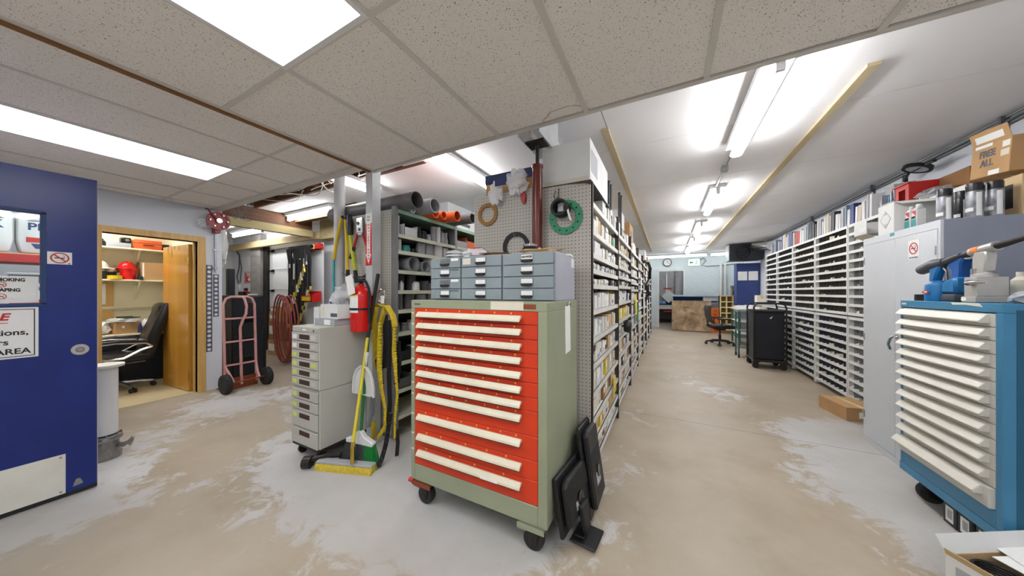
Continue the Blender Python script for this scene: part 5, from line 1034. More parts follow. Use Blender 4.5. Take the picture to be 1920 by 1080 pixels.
for j in range(NB):
    for k, z in enumerate(ZA):
        if j > 3 and k in (3, 10): continue
        zs = z + (0 if j == 0 else [0,.03,-.02,.04,-.03,.02,0][j]*(.6 if k else 0))
        if k == 0: head = .17
        else:
            kk = k-1
            if j > 3 and kk in (3, 10): kk -= 1
            head = ZA[kk]-.05-z
        y = ya[j]+.04; n = 0
        wide = [(.05,.12),(.06,.14),(.1,.2),(.14,.26),(.18,.3),(.2,.34),(.2,.36)][j]
        if k == 0 and j > 0: wide = (.12, .3)
        while True:
            w_ = rb.uniform(*wide)
            if y+w_ > ya[j+1]-.03: break
            if k == 0 and j == 0 and n == 0 and y < AY+.42: y = AY+.48; continue
            if rb.random() < .08 and n: y += w_*.6; 
            if y+w_ > ya[j+1]-.03: break
            h_ = head*rb.uniform(.62,.96); dp = rb.uniform(.18,.34); m_ = rb.choice(pal[k]); 
            if rb.random() < .06: m_ = rb.choice(['box_yellow','box_blue','box_black','box_navy','box_green','carton'])
            if j == 1 and k == 6 and rb.random() < .3: m_ = 'box_yellow'
            st = rb.choice([0,0,1,2,3,4]) if w_ > .07 else rb.choice([0,4,1])
            lx_ = AX-.012-dp/2-rb.uniform(0,.02); yw = w_*.93 if st != 2 else w_*.86; rz_ = rb.uniform(-.03,.03)
            if nbx < 300:
                o = bpy.data.objects.new('parts_box', unit_box((m_, st), m_, st)); C.objects.link(o)
                o.location = (lx_, y+w_/2, zs+.001); o.scale = (dp, yw, h_); o.rotation_euler = (0, 0, rz_)
                tag(o, '%s box, %s from the near end, %s shelf down, %s' % (CN[m_], ordn(n), ordn(k), BAY[j]), 'box', 'boxes on the aisle shelving')
            else:
                if m_ not in FARM: FARM.append(m_)
                FAR.mat(FARM.index(m_)); FAR.at(Tr(lx_, y+w_/2, zs+.001)).box(-dp/2, dp/2, -yw/2, yw/2, 0, h_); FAR.mat(0).box(dp/2, dp/2+.002, -yw*.3, yw*.3, h_*.4, h_*.8)
            nbx += 1; n += 1
            y += w_+rb.uniform(.002,.012)
o = item('far_boxes', 'small boxes crowding the far bays of the aisle shelving', 'boxes', FAR, FARM); o['kind'] = 'stuff'
# two yellow hang-tags, blue boxes
for i, (j, z, y) in enumerate(((0,.50,3.05),(0,.47,2.98))):
    item('hang_tag', ('yellow tag hanging from a low shelf of the nearest aisle bay','second yellow tag hanging beside it on the nearest aisle bay')[i], 'tag', MB().at(Rot(.25-.3*i,'X')).box(0,.003,-.03,.03,-.13,.03).tube([(0,0,.03),(-.003,0,.06)], .003, 5), 'box_yellow', (AX+.012, y, z))
# on top of row A: big white box at the corner, cartons, black poles
t = carton('big white box on the near corner of the aisle shelving', (-.66, 2.47, 2.126), (.36, .70, .32), 0, 'box_white', tapem=None, stickers=(('x+',-.9,-.3,.3,.8,'box_grey'),('y-',-.9,.9,.02,.16,'box_cream'),))
obj('top_sheet', MB().box(-.895,AX,AY-.02,AY+.82,2.121,2.125).prism([(-.64,2.121),(AX,2.121),(AX,2.09),(-.5,2.105)], 'y', AY-.024, AY-.02), 'dark_steel', sa)
c2 = carton('cardboard box with a blue lid band behind the brown post', (-1.15, 2.42, 2.12), (.46,.5,.22), .0, 'carton', tapem=None); obj('lid', MB().box(-.235,.235,-.255,.255,.15,.225), 'box_navy', c2)
for i, (x, y, z, sx, sy, sz, s_) in enumerate(((-1.19,2.04,2.13,.06,.03,.085,31),(-1.01,2.05,2.19,.085,.05,.085,32))):
    item('plastic_bag', ('small crumpled clear bag drooping over the pegboard edge','larger crumpled clear bag left of the brown post')[i], 'bag', MB().blob((0,0,0),(sx,sy,sz), s_, .28, 16, 11), 'milky_bag', (x, y-.03, z), smooth=True)
item('bag_label', 'dark blue printed pouch inside the crumpled bag', 'pouch', MB().box(-.05,.05,-.004,.004,-.03,.03).box(-.045,.045,-.006,-.004,-.02,.02), 'box_navy', (-1.13, 1.985, 2.2), bevel=.003)
for i, (y, z, h_, x) in enumerate(((3.0,2.0,.42,-.5),(3.06,2.0,.40,-.49),(3.72,2.0,.52,-.5),(3.78,2.0,.50,-.49))):
    item('black_rod', ['short dark rod standing behind the white corner box','second short dark rod beside it','tall black rod standing on the second aisle bay','second tall black rod beside it'][i], 'rod', MB().cyl((0,0,0),(0,0,h_),.011,n=10).cyl((0,0,h_),(0,0,h_+.012),.015,n=10), 'black', (x, y, z), smooth=True)
carton('brown carton with blue print on top of the third aisle bay', (-.7, 5.1, 2.16), (.4,.5,.26), 0, 'carton', stickers=(('x+',-.6,.2,.2,.6,'box_navy'),))
carton('white carton on top of the second aisle bay', (-.66, 4.0, 2.16), (.32,.4,.2), 0, 'box_white', tapem=None)
carton('white box with red end on top of the far aisle bays', (-.62, 8.2, 2.16), (.3,.6,.22), 0, 'box_white', stickers=(('x+',.2,.7,.5,.9,'box_red'),))
carton('tan carton on top of the farthest aisle bay', (-.66, 9.6, 2.16), (.36,.5,.2), 0, 'carton_light')
# papers, gloves, black hose pinned on the aisle side of the far bays
item('black_hose_loop', 'black corrugated hose loop hanging on the far aisle bays', 'hose', MB().tube([(AX+.03,6.9,2.0),(AX+.09,7.2,2.02),(AX+.12,7.6,1.9),(AX+.1,7.7,1.65),(AX+.05,7.3,1.5),(AX+.09,7.6,1.3),(AX+.04,7.5,1.2)], .035, 10), 'black', smooth=True)
for i, (y, z, c_) in enumerate(((6.3,1.5,'paper'),(7.0,1.15,'paper'),(7.9,1.7,'paper'),(8.4,1.2,'paper'),(9.1,1.75,'paper'),(5.2,1.15,'box_yellow'),(5.5,1.0,'box_green'))):
    item('hanging_paper', '%s sheet pinned to the aisle shelving, %s one' % ('white' if c_ == 'paper' else 'yellow' if 'yellow' in c_ else 'green', ordn(i)), 'paper', MB().at(Rot(.3*(i % 3-1),'X')).box(0,.004,-.12,.12,-.16,.16).tube([(-.001,0,.16),(-.012,0,.18)], .004, 5), c_, (AX+.02, y, z))
t = thing('desk_fan', 'black round thing hanging on the second aisle bay edge', 'fan', (AX+.05, 3.75, .95)); obj('drum', MB().lathe([(0,-.04),(.06,-.04),(.075,-.02),(.075,.02),(.06,.04),(0,.04)], n=20, axis='x'), 'black', t, smooth=True); obj('stem', MB().cyl((-.03,0,0),(-.09,0,0),.012,n=8), 'black', t)

# ================================================================ on the end pegboard: gaskets, post, tools
PY = AY-.012
def pg(u, v, d): return onY(u, v, PY-d)
def gasket(label, c, ro, ri, mat, th=.006, **k):
    t = thing('gasket', label, 'gasket', c, 0, 'gaskets on the end pegboard'); obj('ring', MB().ring((0,0,0), ro, ri, th, 'y', 48, **k), mat, t)
    if ro > .1 and mat != 'gasket_black':
        hole = None
        for i in range(12):
            a = 2*PI*i/12+.1; x, z = (ro+ri)/2*math.cos(a), (ro+ri)/2*math.sin(a)
            m_ = MB().cyl((0,-th/2-.0008,0),(0,-th/2+.0002,0),.007,n=10)
            if hole is None: hole = obj('bolt_hole', m_, 'ink', t); o = hole
            else: o = share(hole, 'bolt_hole', t, (0,0,0))
            o.location = (x, 0, z)
    obj('hanging_peg', MB().tube([(0,.01,ri-.004),(0,-.03,ri-.004),(0,-.035,ri+.012)], .003, 6), 'steel', t)
    return t
gasket('brown cork ring gasket at the left of the pegboard', pg(914,402,.012), .092, .062, 'gasket_brown')
gasket('green ring gasket with bolt holes hung on the pegboard', pg(1060,407,.012), .122, .075, 'gasket_green')
gasket('black rubber ring hanging half hidden above the grey drawers', pg(967,462,.012), .112, .082, 'gasket_black', .012)
t = thing('seal_roll', 'black rubber seal roll hooked in front of the green gasket', 'seal', pg(1052,392,.03)); obj('roll', MB().ring((0,-.02,0), .062, .045, .07, 'y', 30).ring((.008,-.03,-.004), .058, .046, .09, 'y', 30), 'gasket_black', t, smooth=True); obj('loop', MB().tube([(-.045,0,.02),(-.05,.0,.06),(-.03,.0,.075),(-.02,0,.05)], .014, 8), 'gasket_black', t, smooth=True); obj('white_strip', MB().tube([(.03,-.03,.04),(.055,-.045,.0),(.075,-.05,-.07),(.085,-.05,-.1)], [.011]*4, 6, flat=.003), 'box_white', t); obj('inner_card', MB().box(-.02,.02,-.012,-.006,-.02,.05), 'box_white', t)
obj('wire_hook', MB().tube([(-.05,.02,.075),(-.055,.0,.1),(-.045,.015,.14)], .003, 6).tube([(-.02,.02,.075),(-.018,.0,.11),(-.02,.015,.155)], .003, 6), 'dark_steel', t)
item('red_tag', 'small red plastic clip hanging on the pegboard by the post', 'clip', MB().prism([(-.018,.04),(.02,.045),(.03,.01),(.022,-.045),(.004,-.05),(-.012,-.02)], 'y', -.008, .006), 'red_tool', pg(980,371,.012), bevel=.004)
item('red_lockout', 'red and white boxed part standing on the grey drawers', 'box', MB().box(-.032,.032,-.03,.03,0,.105).box(-.026,.0,-.0315,-.03,.03,.085), ['box_red'], (-1.26, 1.88, 1.58), bevel=.004)
tp_ = thing('telepost', 'brown steel jack post rising behind the grey drawer unit', 'post', (-.835, 2.005, 0))
obj('column', MB().cyl((0,0,0),(0,0,2.26),.037,n=24), 'shaft_brown', tp_, smooth=True); obj('screw', MB().cyl((0,0,2.26),(0,0,2.42),.014,n=14), 'dark_steel', tp_, smooth=True); obj('collar', MB().ring((0,0,2.262), .042, .015, .02, 'z', 20), 'shaft_brown', tp_); obj('head_plate', MB().box(-.07,.07,-.06,.06,2.42,2.432), 'dark_steel', tp_)
bo = thing('beam_end', 'boxed white beam end resting on the jack post', 'beam', (-.835, 2.0, 2.433)); obj('casing', MB().box(-.085,.0,-.14,.25,0,.315).box(.03,.075,-.14,.25,0,.315), 'stucco', bo); obj('channel', MB().box(0,.03,-.11,.25,0,.315), 'high_ceiling', bo)
# small things on the drawer unit (top z 1.579)
UZ = 1.5795
for i in range(6):
    item('clear_dish', 'clear ring lid, %s from the bottom of the pile on grey drawers' % ordn(i), 'lid', MB().ring((0,0,.005), .072, .060, .009, 'z', 30).ring((0,0,.0015), .072, .0, .002, 'z', 30), 'steel' if i % 2 else 'pvc_white', (-1.33+R.uniform(-.004,.004), 1.70+R.uniform(-.004,.004), UZ+.0105*i), smooth=True, group='pile of ring lids')
item('plastic_bag', 'white plastic bag lying on the grey drawers left of gaskets', 'bag', MB().blob((0,0,.03), (.1,.07,.035), 41, .35, 14, 8), 'milky_bag', (-1.15, 1.68, UZ), smooth=True)
for i in range(7):
    item('gasket_sheet', 'brown flat gasket sheet, %s from the bottom of the thin pile' % ordn(i), 'gasket', MB().at(Rot(R.uniform(-.2,.2),'Z')).ring((0,0,.0015), .095+R.uniform(-.01,.01), .045, .003, 'z', 30), 'carton_dark' if i % 2 else 'dark_steel', (-.99+R.uniform(-.01,.01), 1.70, UZ+.0036*i), group='thin pile of gaskets')
t = thing('rubber_boot', 'black rubber pipe boot with chrome band beside the brown post', 'boot', (-.80, 1.80, UZ)); obj('boot', MB().lathe([(.052,0),(.056,.012),(.05,.02),(.056,.032),(.05,.042),(.055,.055),(.045,.062),(.043,.085),(.03,.085)], n=28), 'black', t, smooth=True); obj('clamp_band', MB().ring((0,0,.078), .047, .042, .014, 'z', 28), 'chrome', t, smooth=True)
item('tan_cloth', 'crumpled tan paper on the right end of the grey drawers', 'paper', MB().blob((0,0,.018), (.13,.06,.022), 51, .4, 14, 8), 'carton_light', (-.70, 1.72, UZ))
item('ring_binder', 'flat white papers near the side of the grey drawers', 'paper', MB().at(Rot(.1,'Z')).box(-.09,.09,-.06,.06,0,.006).box(-.08,.09,-.05,.06,.006,.011), 'paper', (-.63, 1.86, UZ))

# ================================================================ two computer monitors leaning on the red cabinet
def monitor(label, M4, w, h_, stand):
    t = thing('monitor', label, 'monitor', (0,0,0)); t.matrix_world = M4
    # local: x thickness (back towards +x), y width, z height
    obj('bezel', MB().box(-.012,.012,-w/2,w/2,0,h_), 'black', t, bevel=.006); obj('screen', MB().box(-.0135,-.012,-w/2+.02,w/2-.02,.025,h_-.02), 'black_gloss', t)
    obj('back_shell', MB().prism([(-w*.42,.04),(w*.42,.04),(w*.42,h_-.05),(w*.3,h_-.03),(-w*.3,h_-.03),(-w*.42,h_-.05)], 'x', .012, .05), 'black', t, bevel=.012)
    g = MB()
    for i in range(12): g.box(.05,.0515,-w*.36,w*.36 if i % 2 else w*.36,h_*.5+i*.008,h_*.5+i*.008+.003)
    obj('vent_slots', g, 'rubber', t)
    obj('rating_label', MB().box(.05,.0512,-.06,.05,h_*.28,h_*.42), 'box_grey', t); obj('mount_boss', MB().cyl((.05,0,h_*.42),(.058,0,h_*.42),.035,n=20), 'black_gloss', t)
    if stand:
        obj('neck', MB().prism([(-.05,.1),(.05,.1),(.035,-.05),(-.035,-.05)], 'x', .05, .075), 'black', t, bevel=.006)
        obj('foot', MB().at(Tr(.04,0,-.066) @ Rot(.16,'Y')).box(-.05,.09,-.08,.08,-.012,.0).box(-.04,.02,-.05,.05,0,.012), 'black', t, bevel=.005)
    return t
monitor('black monitor with its foot, leaning on the red cabinet side', Tr(-.455, 1.64, .085) @ Rot(-.10,'Z') @ Rot(-.16,'Y'), .36, .30, True)
monitor('larger black monitor behind the footed one, leaning on the cabinet', Tr(-.40, 1.90, .012) @ Rot(.05,'Z') @ Rot(-.17,'Y') @ Rot(-.12,'X') , .36, .50, False)
# ================================================================ right wall: pipes, pigeonholes, locker, blue cabinet
for i, (z, x, r) in enumerate(((2.735,2.385,.009),(2.70,2.382,.011),(2.672,2.388,.007))):
    item('wall_conduit', ['upper dark conduit along the right wall','middle dark conduit along the right wall','lower thin conduit along the right wall'][i], 'conduit', MB().cyl((x,-1.5,z),(x,12.9,z),r,n=10), 'upright_grey' if i == 0 else 'ink_grey', smooth=True)
for i, y in enumerate((3.9,5.6,7.4)): item('conduit_clip', '%s clip holding the conduits on the right wall' % ordn(i), 'clip', MB().box(2.355,2.4,y-.012,y+.012,2.66,2.745).box(2.385,2.4,y-.012,y+.012,2.5,2.66), 'ink_grey')
t = thing('magnifier_lamp', 'black jointed arm with a round dial head above the right shelves', 'lamp', (2.3, 4.84, 0)); obj('pole', MB().cyl((0,0,2.165),(0,0,2.62),.02,n=12), 'black', t, smooth=True); obj('arm', MB().tube([(0,0,2.58),(-.03,-.1,2.60),(-.05,-.18,2.62)], .014, 8), 'black', t, smooth=True)
hd_ = obj('head_ring', MB().ring((0,0,0), .1, .075, .03, 'z', 28), 'black', t, smooth=True); hd_.location = (-.06,-.3,2.60); hd_.rotation_euler = (0, .35, 0); obj('dial', MB().cyl((0,0,-.012),(0,0,.01),.075,n=28), 'box_grey', hd_); obj('needle', MB().box(-.004,.004,-.05,.06,-.016,-.012), 'ink', hd_); obj('grip', MB().tube([(-.06,-.41,2.60),(-.06,-.52,2.59)], .014, 8), 'black', t)
# pigeonhole units, two stacked tiers per bay; shelves are pieces, thin dividers joined
PX, PD = 1.95, .30
py = [4.02, 4.14, 5.08, 5.98, 6.88, 7.70, 8.46]
py = [4.18, 5.08, 5.98, 6.86, 7.70, 8.46]
zr = [2.16-.1055*i for i in range(11)]           # upper tier
zl = [1.055-.105*i for i in range(10)]
BN = ['nearest', 'second', 'third', 'fourth', 'fifth']
names_ = 0
for b in range(5):
    y0, y1 = py[b]+.006, py[b+1]-.006
    for tier, zz_ in (('upper', zr), ('lower', zl)):
        if b == 4 and tier == 'lower' : pass
        t = thing('pigeonhole_unit', 'white-edged %s pigeonhole unit, %s from the grey locker' % (tier, BN[b]), 'pigeonholes', (PX, y0, 0), 0, 'pigeonhole units along the right wall')
        zt, zb = zz_[0], (zz_[-1] if tier == 'upper' else .03)
        for yy in (0, y1-y0-.022): obj('side_panel', MB().box(-.004, PD, yy, yy+.022, zb, zt), 'bin_frame', t)
        for z in zz_: obj('shelf', MB().box(.0, PD, .022, y1-y0-.022, z-.006, z).box(-.003, .003, .0, y1-y0, z-.032, z), 'bin_frame', t)
        inner = 'bin_grey' if b == 0 and False else ('bin_dark' if tier == 'lower' or b > 2 else 'bin_dark_brown')
        obj('back_panel', MB().box(PD-.004, PD, 0, y1-y0, zb, zt), inner, t)
        nc = 8; dv = MB()
        for i in range(len(zz_)-1):
            for c_ in range(1, nc):
                y = (y1-y0)*c_/nc; dv.box(.006, PD, y-.002, y+.002, zz_[i+1], zz_[i]-.006)
        o = obj('dividers', dv, 'bin_grey' if b == 0 else inner, t); o['kind'] = 'stuff'
# near narrow column of wider cubbies beside the locker
t = thing('cubby_column', 'grey cubby column partly hidden by the grey locker', 'pigeonholes', (PX, 3.92, 0))
for yy in (0, .24): obj('side_panel', MB().box(-.004, PD, yy-.006, yy+.006, .03, 2.17), 'bin_frame', t)
for i in range(20): z = 2.16-i*.1063; obj('shelf', MB().box(-.002, PD, 0, .24, z-.03 if False else z-.006, z).box(-.003,.003,0,.24,z-.03,z), 'bin_frame', t)
obj('divider', MB().box(.01,PD,.118,.122,.03,2.15), 'bin_grey', t); obj('back_panel', MB().box(PD-.004,PD,0,.24,.03,2.16), 'bin_grey', t)
# loose small parts lying in the pigeonholes
rp_ = random.Random(9); lp = MB(); ct = MB()
for i in range(620):
    b = rp_.randrange(5); tz = rp_.choice(zr[1:]+zl[1:]+zl[3:]+zl[5:]); y = rp_.uniform(py[b]+.05, py[b+1]-.05); s_ = rp_.uniform(.008,.022)*(1.5 if rp_.random() < .15 else 1)
    lp.at(Tr(PX+rp_.uniform(.01,.12), y, tz) @ Rot(rp_.uniform(0,3),'Z')); lp.prism([(-s_,0),(s_,0),(s_*.7,s_*1.1),(-s_*.5,s_*1.4)], 'x', -s_, s_)
o = item('loose_small_parts', 'tiny pale loose parts lying in the pigeonholes', 'parts', lp, 'shelf_cream'); o['kind'] = 'stuff'
rp2 = random.Random(4); k = 0
for b in range(5):
    for i in range(7):
        tz = rp2.choice(zr[2:9]); y = py[b]+.06+rp2.random()*(py[b+1]-py[b]-.12); h_ = rp2.uniform(.03,.075)
        item('paper_slip', 'white slip in the %s pigeonhole unit, %s of its slips' % (BN[b], ordn(i)), 'paper', MB().at(Rot(rp2.uniform(-.4,.4),'X') ).box(0,.003,-.02,.02,0,h_).box(-.03,0,-.018,.018,0,.004), 'paper', (PX+.05, y, tz+.008), group='slips in the pigeonholes'); k += 1
# books, binders and sleeves standing on top
bx = random.Random(21); y = 4.74; n = 0; bc_ = {}
cols = ['book_white','book_grey','book_white','book_tan','book_white','book_blue','book_white','book_steel','book_grey','book_white','book_white','book_black','book_grey','book_tan','book_white']
cname = {'book_white':'white','book_grey':'grey','book_tan':'tan','book_blue':'blue','book_steel':'steel blue','book_black':'black','book_red':'red'}
while y < 8.25:
    w_ = bx.uniform(.035,.085); h_ = bx.uniform(.2,.3); c_ = cols[n % len(cols)]
    if 6.70 < y < 6.86: c_ = 'book_red'; w_ = .09
    if 7.05 < y < 7.2: c_ = 'book_blue'; w_ = .08
    if 6.05 < y < 6.35: c_ = 'book_black'
    if y > 7.6 and bx.random() < .25: y += .15
    bc_[c_] = bc_.get(c_, 0)+1
    t = thing('binder', '%s %s binder, %s %s one from the near end atop the pigeonholes' % ('tall' if h_ > .25 else 'short', cname[c_], ordn(bc_[c_]-1), cname[c_]), 'binder', (PX+.17, y+w_/2, 2.165), 0, 'books on top of the pigeonholes')
    lean = bx.uniform(-.02,.06); t.rotation_euler = (lean, 0, 0)
    obj('cover', MB().box(-.115,-.112,-w_/2,w_/2,0,h_).box(-.112,.11,-w_/2,-w_/2+.003,0,h_).box(-.112,.11,w_/2-.003,w_/2,0,h_), c_, t); obj('pages', MB().box(-.111,.1,-w_/2+.003,w_/2-.003,.004,h_-.005), 'paper', t)
    y += w_+bx.uniform(.008,.03); n += 1
# crumpled sleeve, folders, red bin, white flat box near the locker
item('plastic_sleeve', 'dusty crumpled plastic sheet over the books near the red bin', 'plastic sheet', MB().blob((0,0,.16), (.12,.22,.16), 61, .25, 16, 10), 'milky_bag', (2.17, 4.66, 2.16), smooth=True)
t = thing('magazine_rack', 'grey folder holder with papers left of the red bin', 'folder holder', (2.12, 4.46, 2.162)); obj('holder', MB().box(-.12,.12,-.1,-.094,0,.26).box(-.12,.12,.094,.1,0,.2).box(-.12,-.115,-.1,.1,0,.1).box(-.12,.12,-.1,.1,0,.005), 'book_grey', t)
for i in range(4): obj('paper', MB().at(Rot(.06*i-.1,'X')).box(-.1,.11,-.07+.035*i,-.06+.035*i,.006,.23-.02*i), ['paper','ink_blue','paper','plate_blue'][i], t)
t = thing('red_bin', 'bright red plastic parts bin on top of the pigeonholes', 'bin', (2.06, 4.20, 2.162)); obj('front', MB().box(-.085,-.08,-.09,-.045,0,.2).box(-.085,-.08,.045,.09,0,.2).box(-.085,-.08,-.045,.045,0,.05).box(-.085,-.08,-.045,.045,.15,.2).box(-.1,-.08,-.11,.11,.19,.2), 'box_red', t); obj('tub', MB().box(-.08,.15,-.09,-.085,0,.2).box(-.08,.15,.085,.09,0,.2).box(.145,.15,-.09,.09,0,.2).box(-.08,.15,-.09,.09,0,.006), 'box_red', t)
item('grey_tray', 'grey crumpled tray left above the white flat box', 'tray', MB().blob((0,0,.04),(.1,.16,.045),71,.3,14,8), 'box_grey', (2.08, 4.02, 2.172))

# ---------------- grey locker
LX, LY0, LY1, LH = 1.60, 3.04, 3.905, 1.83
lk = thing('steel_locker', 'tall light grey steel locker with double doors and curved handle', 'locker', (LX, LY0, 0)); LW = LY1-LY0; LD = .60
obj('case', MB().box(.012, LD, 0, LW, 0, LH), 'locker_side_shaded', lk, bevel=.003); obj('front_frame', MB().box(0,.014,0,LW,0,.05).box(0,.014,0,LW,LH-.055,LH).box(0,.014,0,.02,.05,LH-.055).box(0,.014,LW-.02,LW,.05,LH-.055), 'locker_grey', lk)  # case colour is darker than the front: shade put into the paint
for y0, y1 in ((.022, LW/2-.002), (LW/2+.002, LW-.022)):
    d_ = obj('door', MB().box(-.004,.012,y0,y1,.052,LH-.058), 'locker_grey', lk, bevel=.003)
    for z in (.25, .95, LH-.2):
        yh = y0+.006 if y0 < .1 else y1-.006; obj('hinge', MB().cyl((-.006,yh,z-.03),(-.006,yh,z+.03),.004,n=8), 'steel', d_)
    if y0 < .1: hd_ = obj('handle', MB().tube([(-.004,y1-.03,1.0),(-.03,y1-.03,1.005),(-.04,y1-.02,.985),(-.045,y1-.01,.94),(-.035,y1-.015,.90)], .009, 8).cyl((-.004,y1-.03,1.0),(-.012,y1-.03,1.0),.02,n=14), 'chrome', d_, smooth=True)
q = onX(1713, 467, LX-.006); st = obj('no_smoking_sticker', MB().box(-.006,-.004,q.y-LY0-.055,q.y-LY0+.055,q.z-.075,q.z+.065), 'sign_white', lk); nosmoke(st, (-.0062, q.y-LY0, q.z+.005), .043, 'x', -1); text('NO SMOKING', .014, 'ink_grey', st, (-.0066, q.y-LY0, q.z-.062), RXn)
q = onX(1672, 441, LX-.002); obj('teal_label', MB().box(-.0012,0,q.y-LY0-.025,q.y-LY0+.025,LH-.03,LH-.006), 'box_teal', lk)
# on the locker: white cartons, spray cans, boxes
LT = LH+.001
t = carton('white hazard-diamond carton on the grey locker', (1.78, 3.66, LT), (.30,.20,.25), 0, 'box_white', tapem=None, stickers=())
obj('diamond', MB().prism([(-.07,.125),(0,.20),(.07,.125),(0,.05)], 'x', -.1515, -.15), 'box_grey', t); obj('diamond_field', MB().prism([(-.06,.125),(-.025,.163),(.025,.163),(.06,.125),(.025,.087),(-.025,.087)], 'x', -.1522, -.1515), 'box_white', t); obj('lifted_flap', MB().at(Tr(0,-.1,.25) @ Rot(.35,'X')).box(-.15,.15,-.12,0,0,.003), 'box_white', t)
t = thing('flat_white_box', 'open white box jutting over the pigeonholes beside the locker', 'box', (1.80, 3.96, LT+.05)); obj('box_body', MB().box(-.2,.15,-.1,.1,0,.003).box(-.2,-.197,-.1,.1,0,.13).box(-.2,.15,.097,.1,0,.13).box(.147,.15,-.1,.1,0,.13), 'box_white', t); obj('flap', MB().at(Tr(-.2,0,.0) @ Rot(-1.0,'Y')).box(-.003,0,-.1,.1,-.1,0), 'box_cream', t); obj('label', MB().box(-.201,-.2,-.09,0,.02,.06), 'paper', t); obj('support', MB().box(-.05,.1,-.1,-.055,-.05,0), 'box_white', t)
for i, (y, m_) in enumerate(((3.50,'box_white'),(3.43,'box_white'))):
    t = thing('chemical_bottle', ('white bottle with red and teal label, left of two on locker','white bottle with red and teal label, right of two on locker')[i], 'bottle', (1.70, y, LT)); obj('bottle', MB().box(-.028,.028,-.026,.026,0,.15).box(-.02,.02,-.02,.02,.15,.165).cyl((0,0,.165),(0,0,.19),.016,n=14), m_, t, bevel=.006); obj('label_teal', MB().box(-.0292,-.028,-.024,.024,.02,.075), 'box_teal', t); obj('label_red', MB().prism([(-.024,.14),(.024,.14),(-.024,.10)], 'x', -.0292, -.028), 'box_red', t); obj('label_dark', MB().box(-.0292,-.028,-.02,.02,.08,.098), 'ink', t)
def spray(label, loc, body='spray_grey', cap='spray_black', h_=.165, r=.034):
    t = thing('spray_can', label, 'spray can', loc, 0, 'spray cans on the grey locker'); obj('can', MB().lathe([(r*.94,0),(r,.006),(r,h_),(r*.9,h_+.012),(r*.6,h_+.016)], n=26), body, t, smooth=True); obj('cap', MB().lathe([(r*.97,h_+.002),(r*.97,h_+.045),(r*.9,h_+.055),(0,h_+.055)], n=26), cap, t, smooth=True)
    obj('bar_label', MB().ring((0,0,h_*.5), r*1.01, r*.99, h_*.9, 'z', 10, -1.9, -1.2), 'paper', t); obj('brand_band', MB().ring((0,0,h_*.3), r*1.012, r*.99, h_*.14, 'z', 14, -3.6, -2.2), 'box_white', t); return t
for i, (u, v, x) in enumerate(((1771,413,1.68),(1803,411,1.82),(1827,409,1.76),(1838,409,1.84),(1865,407,1.84))):
    p = onX(u, v, x); spray(['leftmost black-capped spray can on the locker','spray can behind, between the left and middle cans','middle large black-capped spray can on the locker','spray can tucked behind the middle one','right black-capped spray can below the FREE ALL box','spray can tucked behind the right one'][i], (x, p.y, LT), 'spray_grey' if i % 2 == 0 else 'spray_black')
t = carton('brown FREE ALL carton tilted on boxes above the locker', (2.10, 3.30, 2.145), (.30,.31,.22), 0, 'carton', tapem=None, stickers=(('x-',-.1,.8,.9,.99,'paper'),('x-',-.95,-.6,.75,.92,'paper'),('x-',-.95,-.55,.5,.68,'box_cream'),('x-',-.55,-.0,.02,.16,'paper')))
t.rotation_euler = (.12, .0, -.06); text('FREE\nALL', .062, 'ink_grey', t, (-.1515, .02, .12), RXn, bold=.0022)
obj('open_flap', MB().at(Tr(-.15,0,.22) @ Rot(-.25,'Y')).box(0,.003,-.15,.15,0,.09), 'carton', t); obj('flap_label', MB().at(Tr(-.15,0,.22) @ Rot(-.25,'Y')).box(-.0015,0,-.11,.11,.015,.06), 'paper', t)
carton('tan diamond-print box under the FREE ALL carton', (2.06, 3.20, LT), (.26,.26,.25), .05, 'carton_light', stickers=(('x-',-.6,.2,.2,.8,'ink'),))
carton('white box behind the spray cans supporting the FREE ALL carton', (2.02, 3.50, LT), (.30,.32,.28), 0, 'box_white', tapem=None)
carton('brown box behind the white carton at the wall', (2.25, 3.95, 2.162), (.2,.3,.2), 0, 'carton_dark')
item('wire_spool', 'grey coiled spring spool by the black lamp pole', 'spool', MB().lathe([(.05,0),(.05,.01),(.035,.015),(.035,.1),(.05,.105),(.05,.115),(0,.115)], n=20), 'steel', (2.28, 4.36, 2.162), smooth=True)

# ---------------- blue drawer cabinet on casters
BXx, BY_0, BY_1 = 1.42, 2.335, 3.035; bc = thing('tool_cabinet', 'blue drawer cabinet with white slanted handles on the right', 'drawer cabinet', (BXx, BY_0, 0)); BWw = BY_1-BY_0; BB, BT = .20, 1.295; BD = .72
mb = MB().box(0,BD,0,BWw,BT-.045,BT).box(0,BD,0,.036,BB,BT-.045).box(0,BD,BWw-.02,BWw,BB,BT-.045).box(0,BD,.036,BWw-.02,BB,BB+.085).box(.03,BD,.036,BWw-.02,BB+.085,BT-.045); obj('case', mb, 'cab_blue', bc, bevel=.003); obj('shaded_side_sheet', MB().box(.04,BD-.01,-.002,0,BB+.03,BT-.03), 'cab_blue_shaded', bc)  # sheet on the side is coloured darker to stand in for shade
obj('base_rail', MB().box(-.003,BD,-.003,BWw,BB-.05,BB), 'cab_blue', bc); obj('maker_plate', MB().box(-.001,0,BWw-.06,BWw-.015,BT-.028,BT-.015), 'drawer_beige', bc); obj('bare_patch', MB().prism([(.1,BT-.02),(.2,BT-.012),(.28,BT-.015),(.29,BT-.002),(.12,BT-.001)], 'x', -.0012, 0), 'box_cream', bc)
nz = 13; zt = BT-.05; hts = [.066]*7+[.075]*4+[.085,.10]; s_ = sum(hts); hts = [h_*(zt-BB-.088)/s_ for h_ in hts]; z = zt
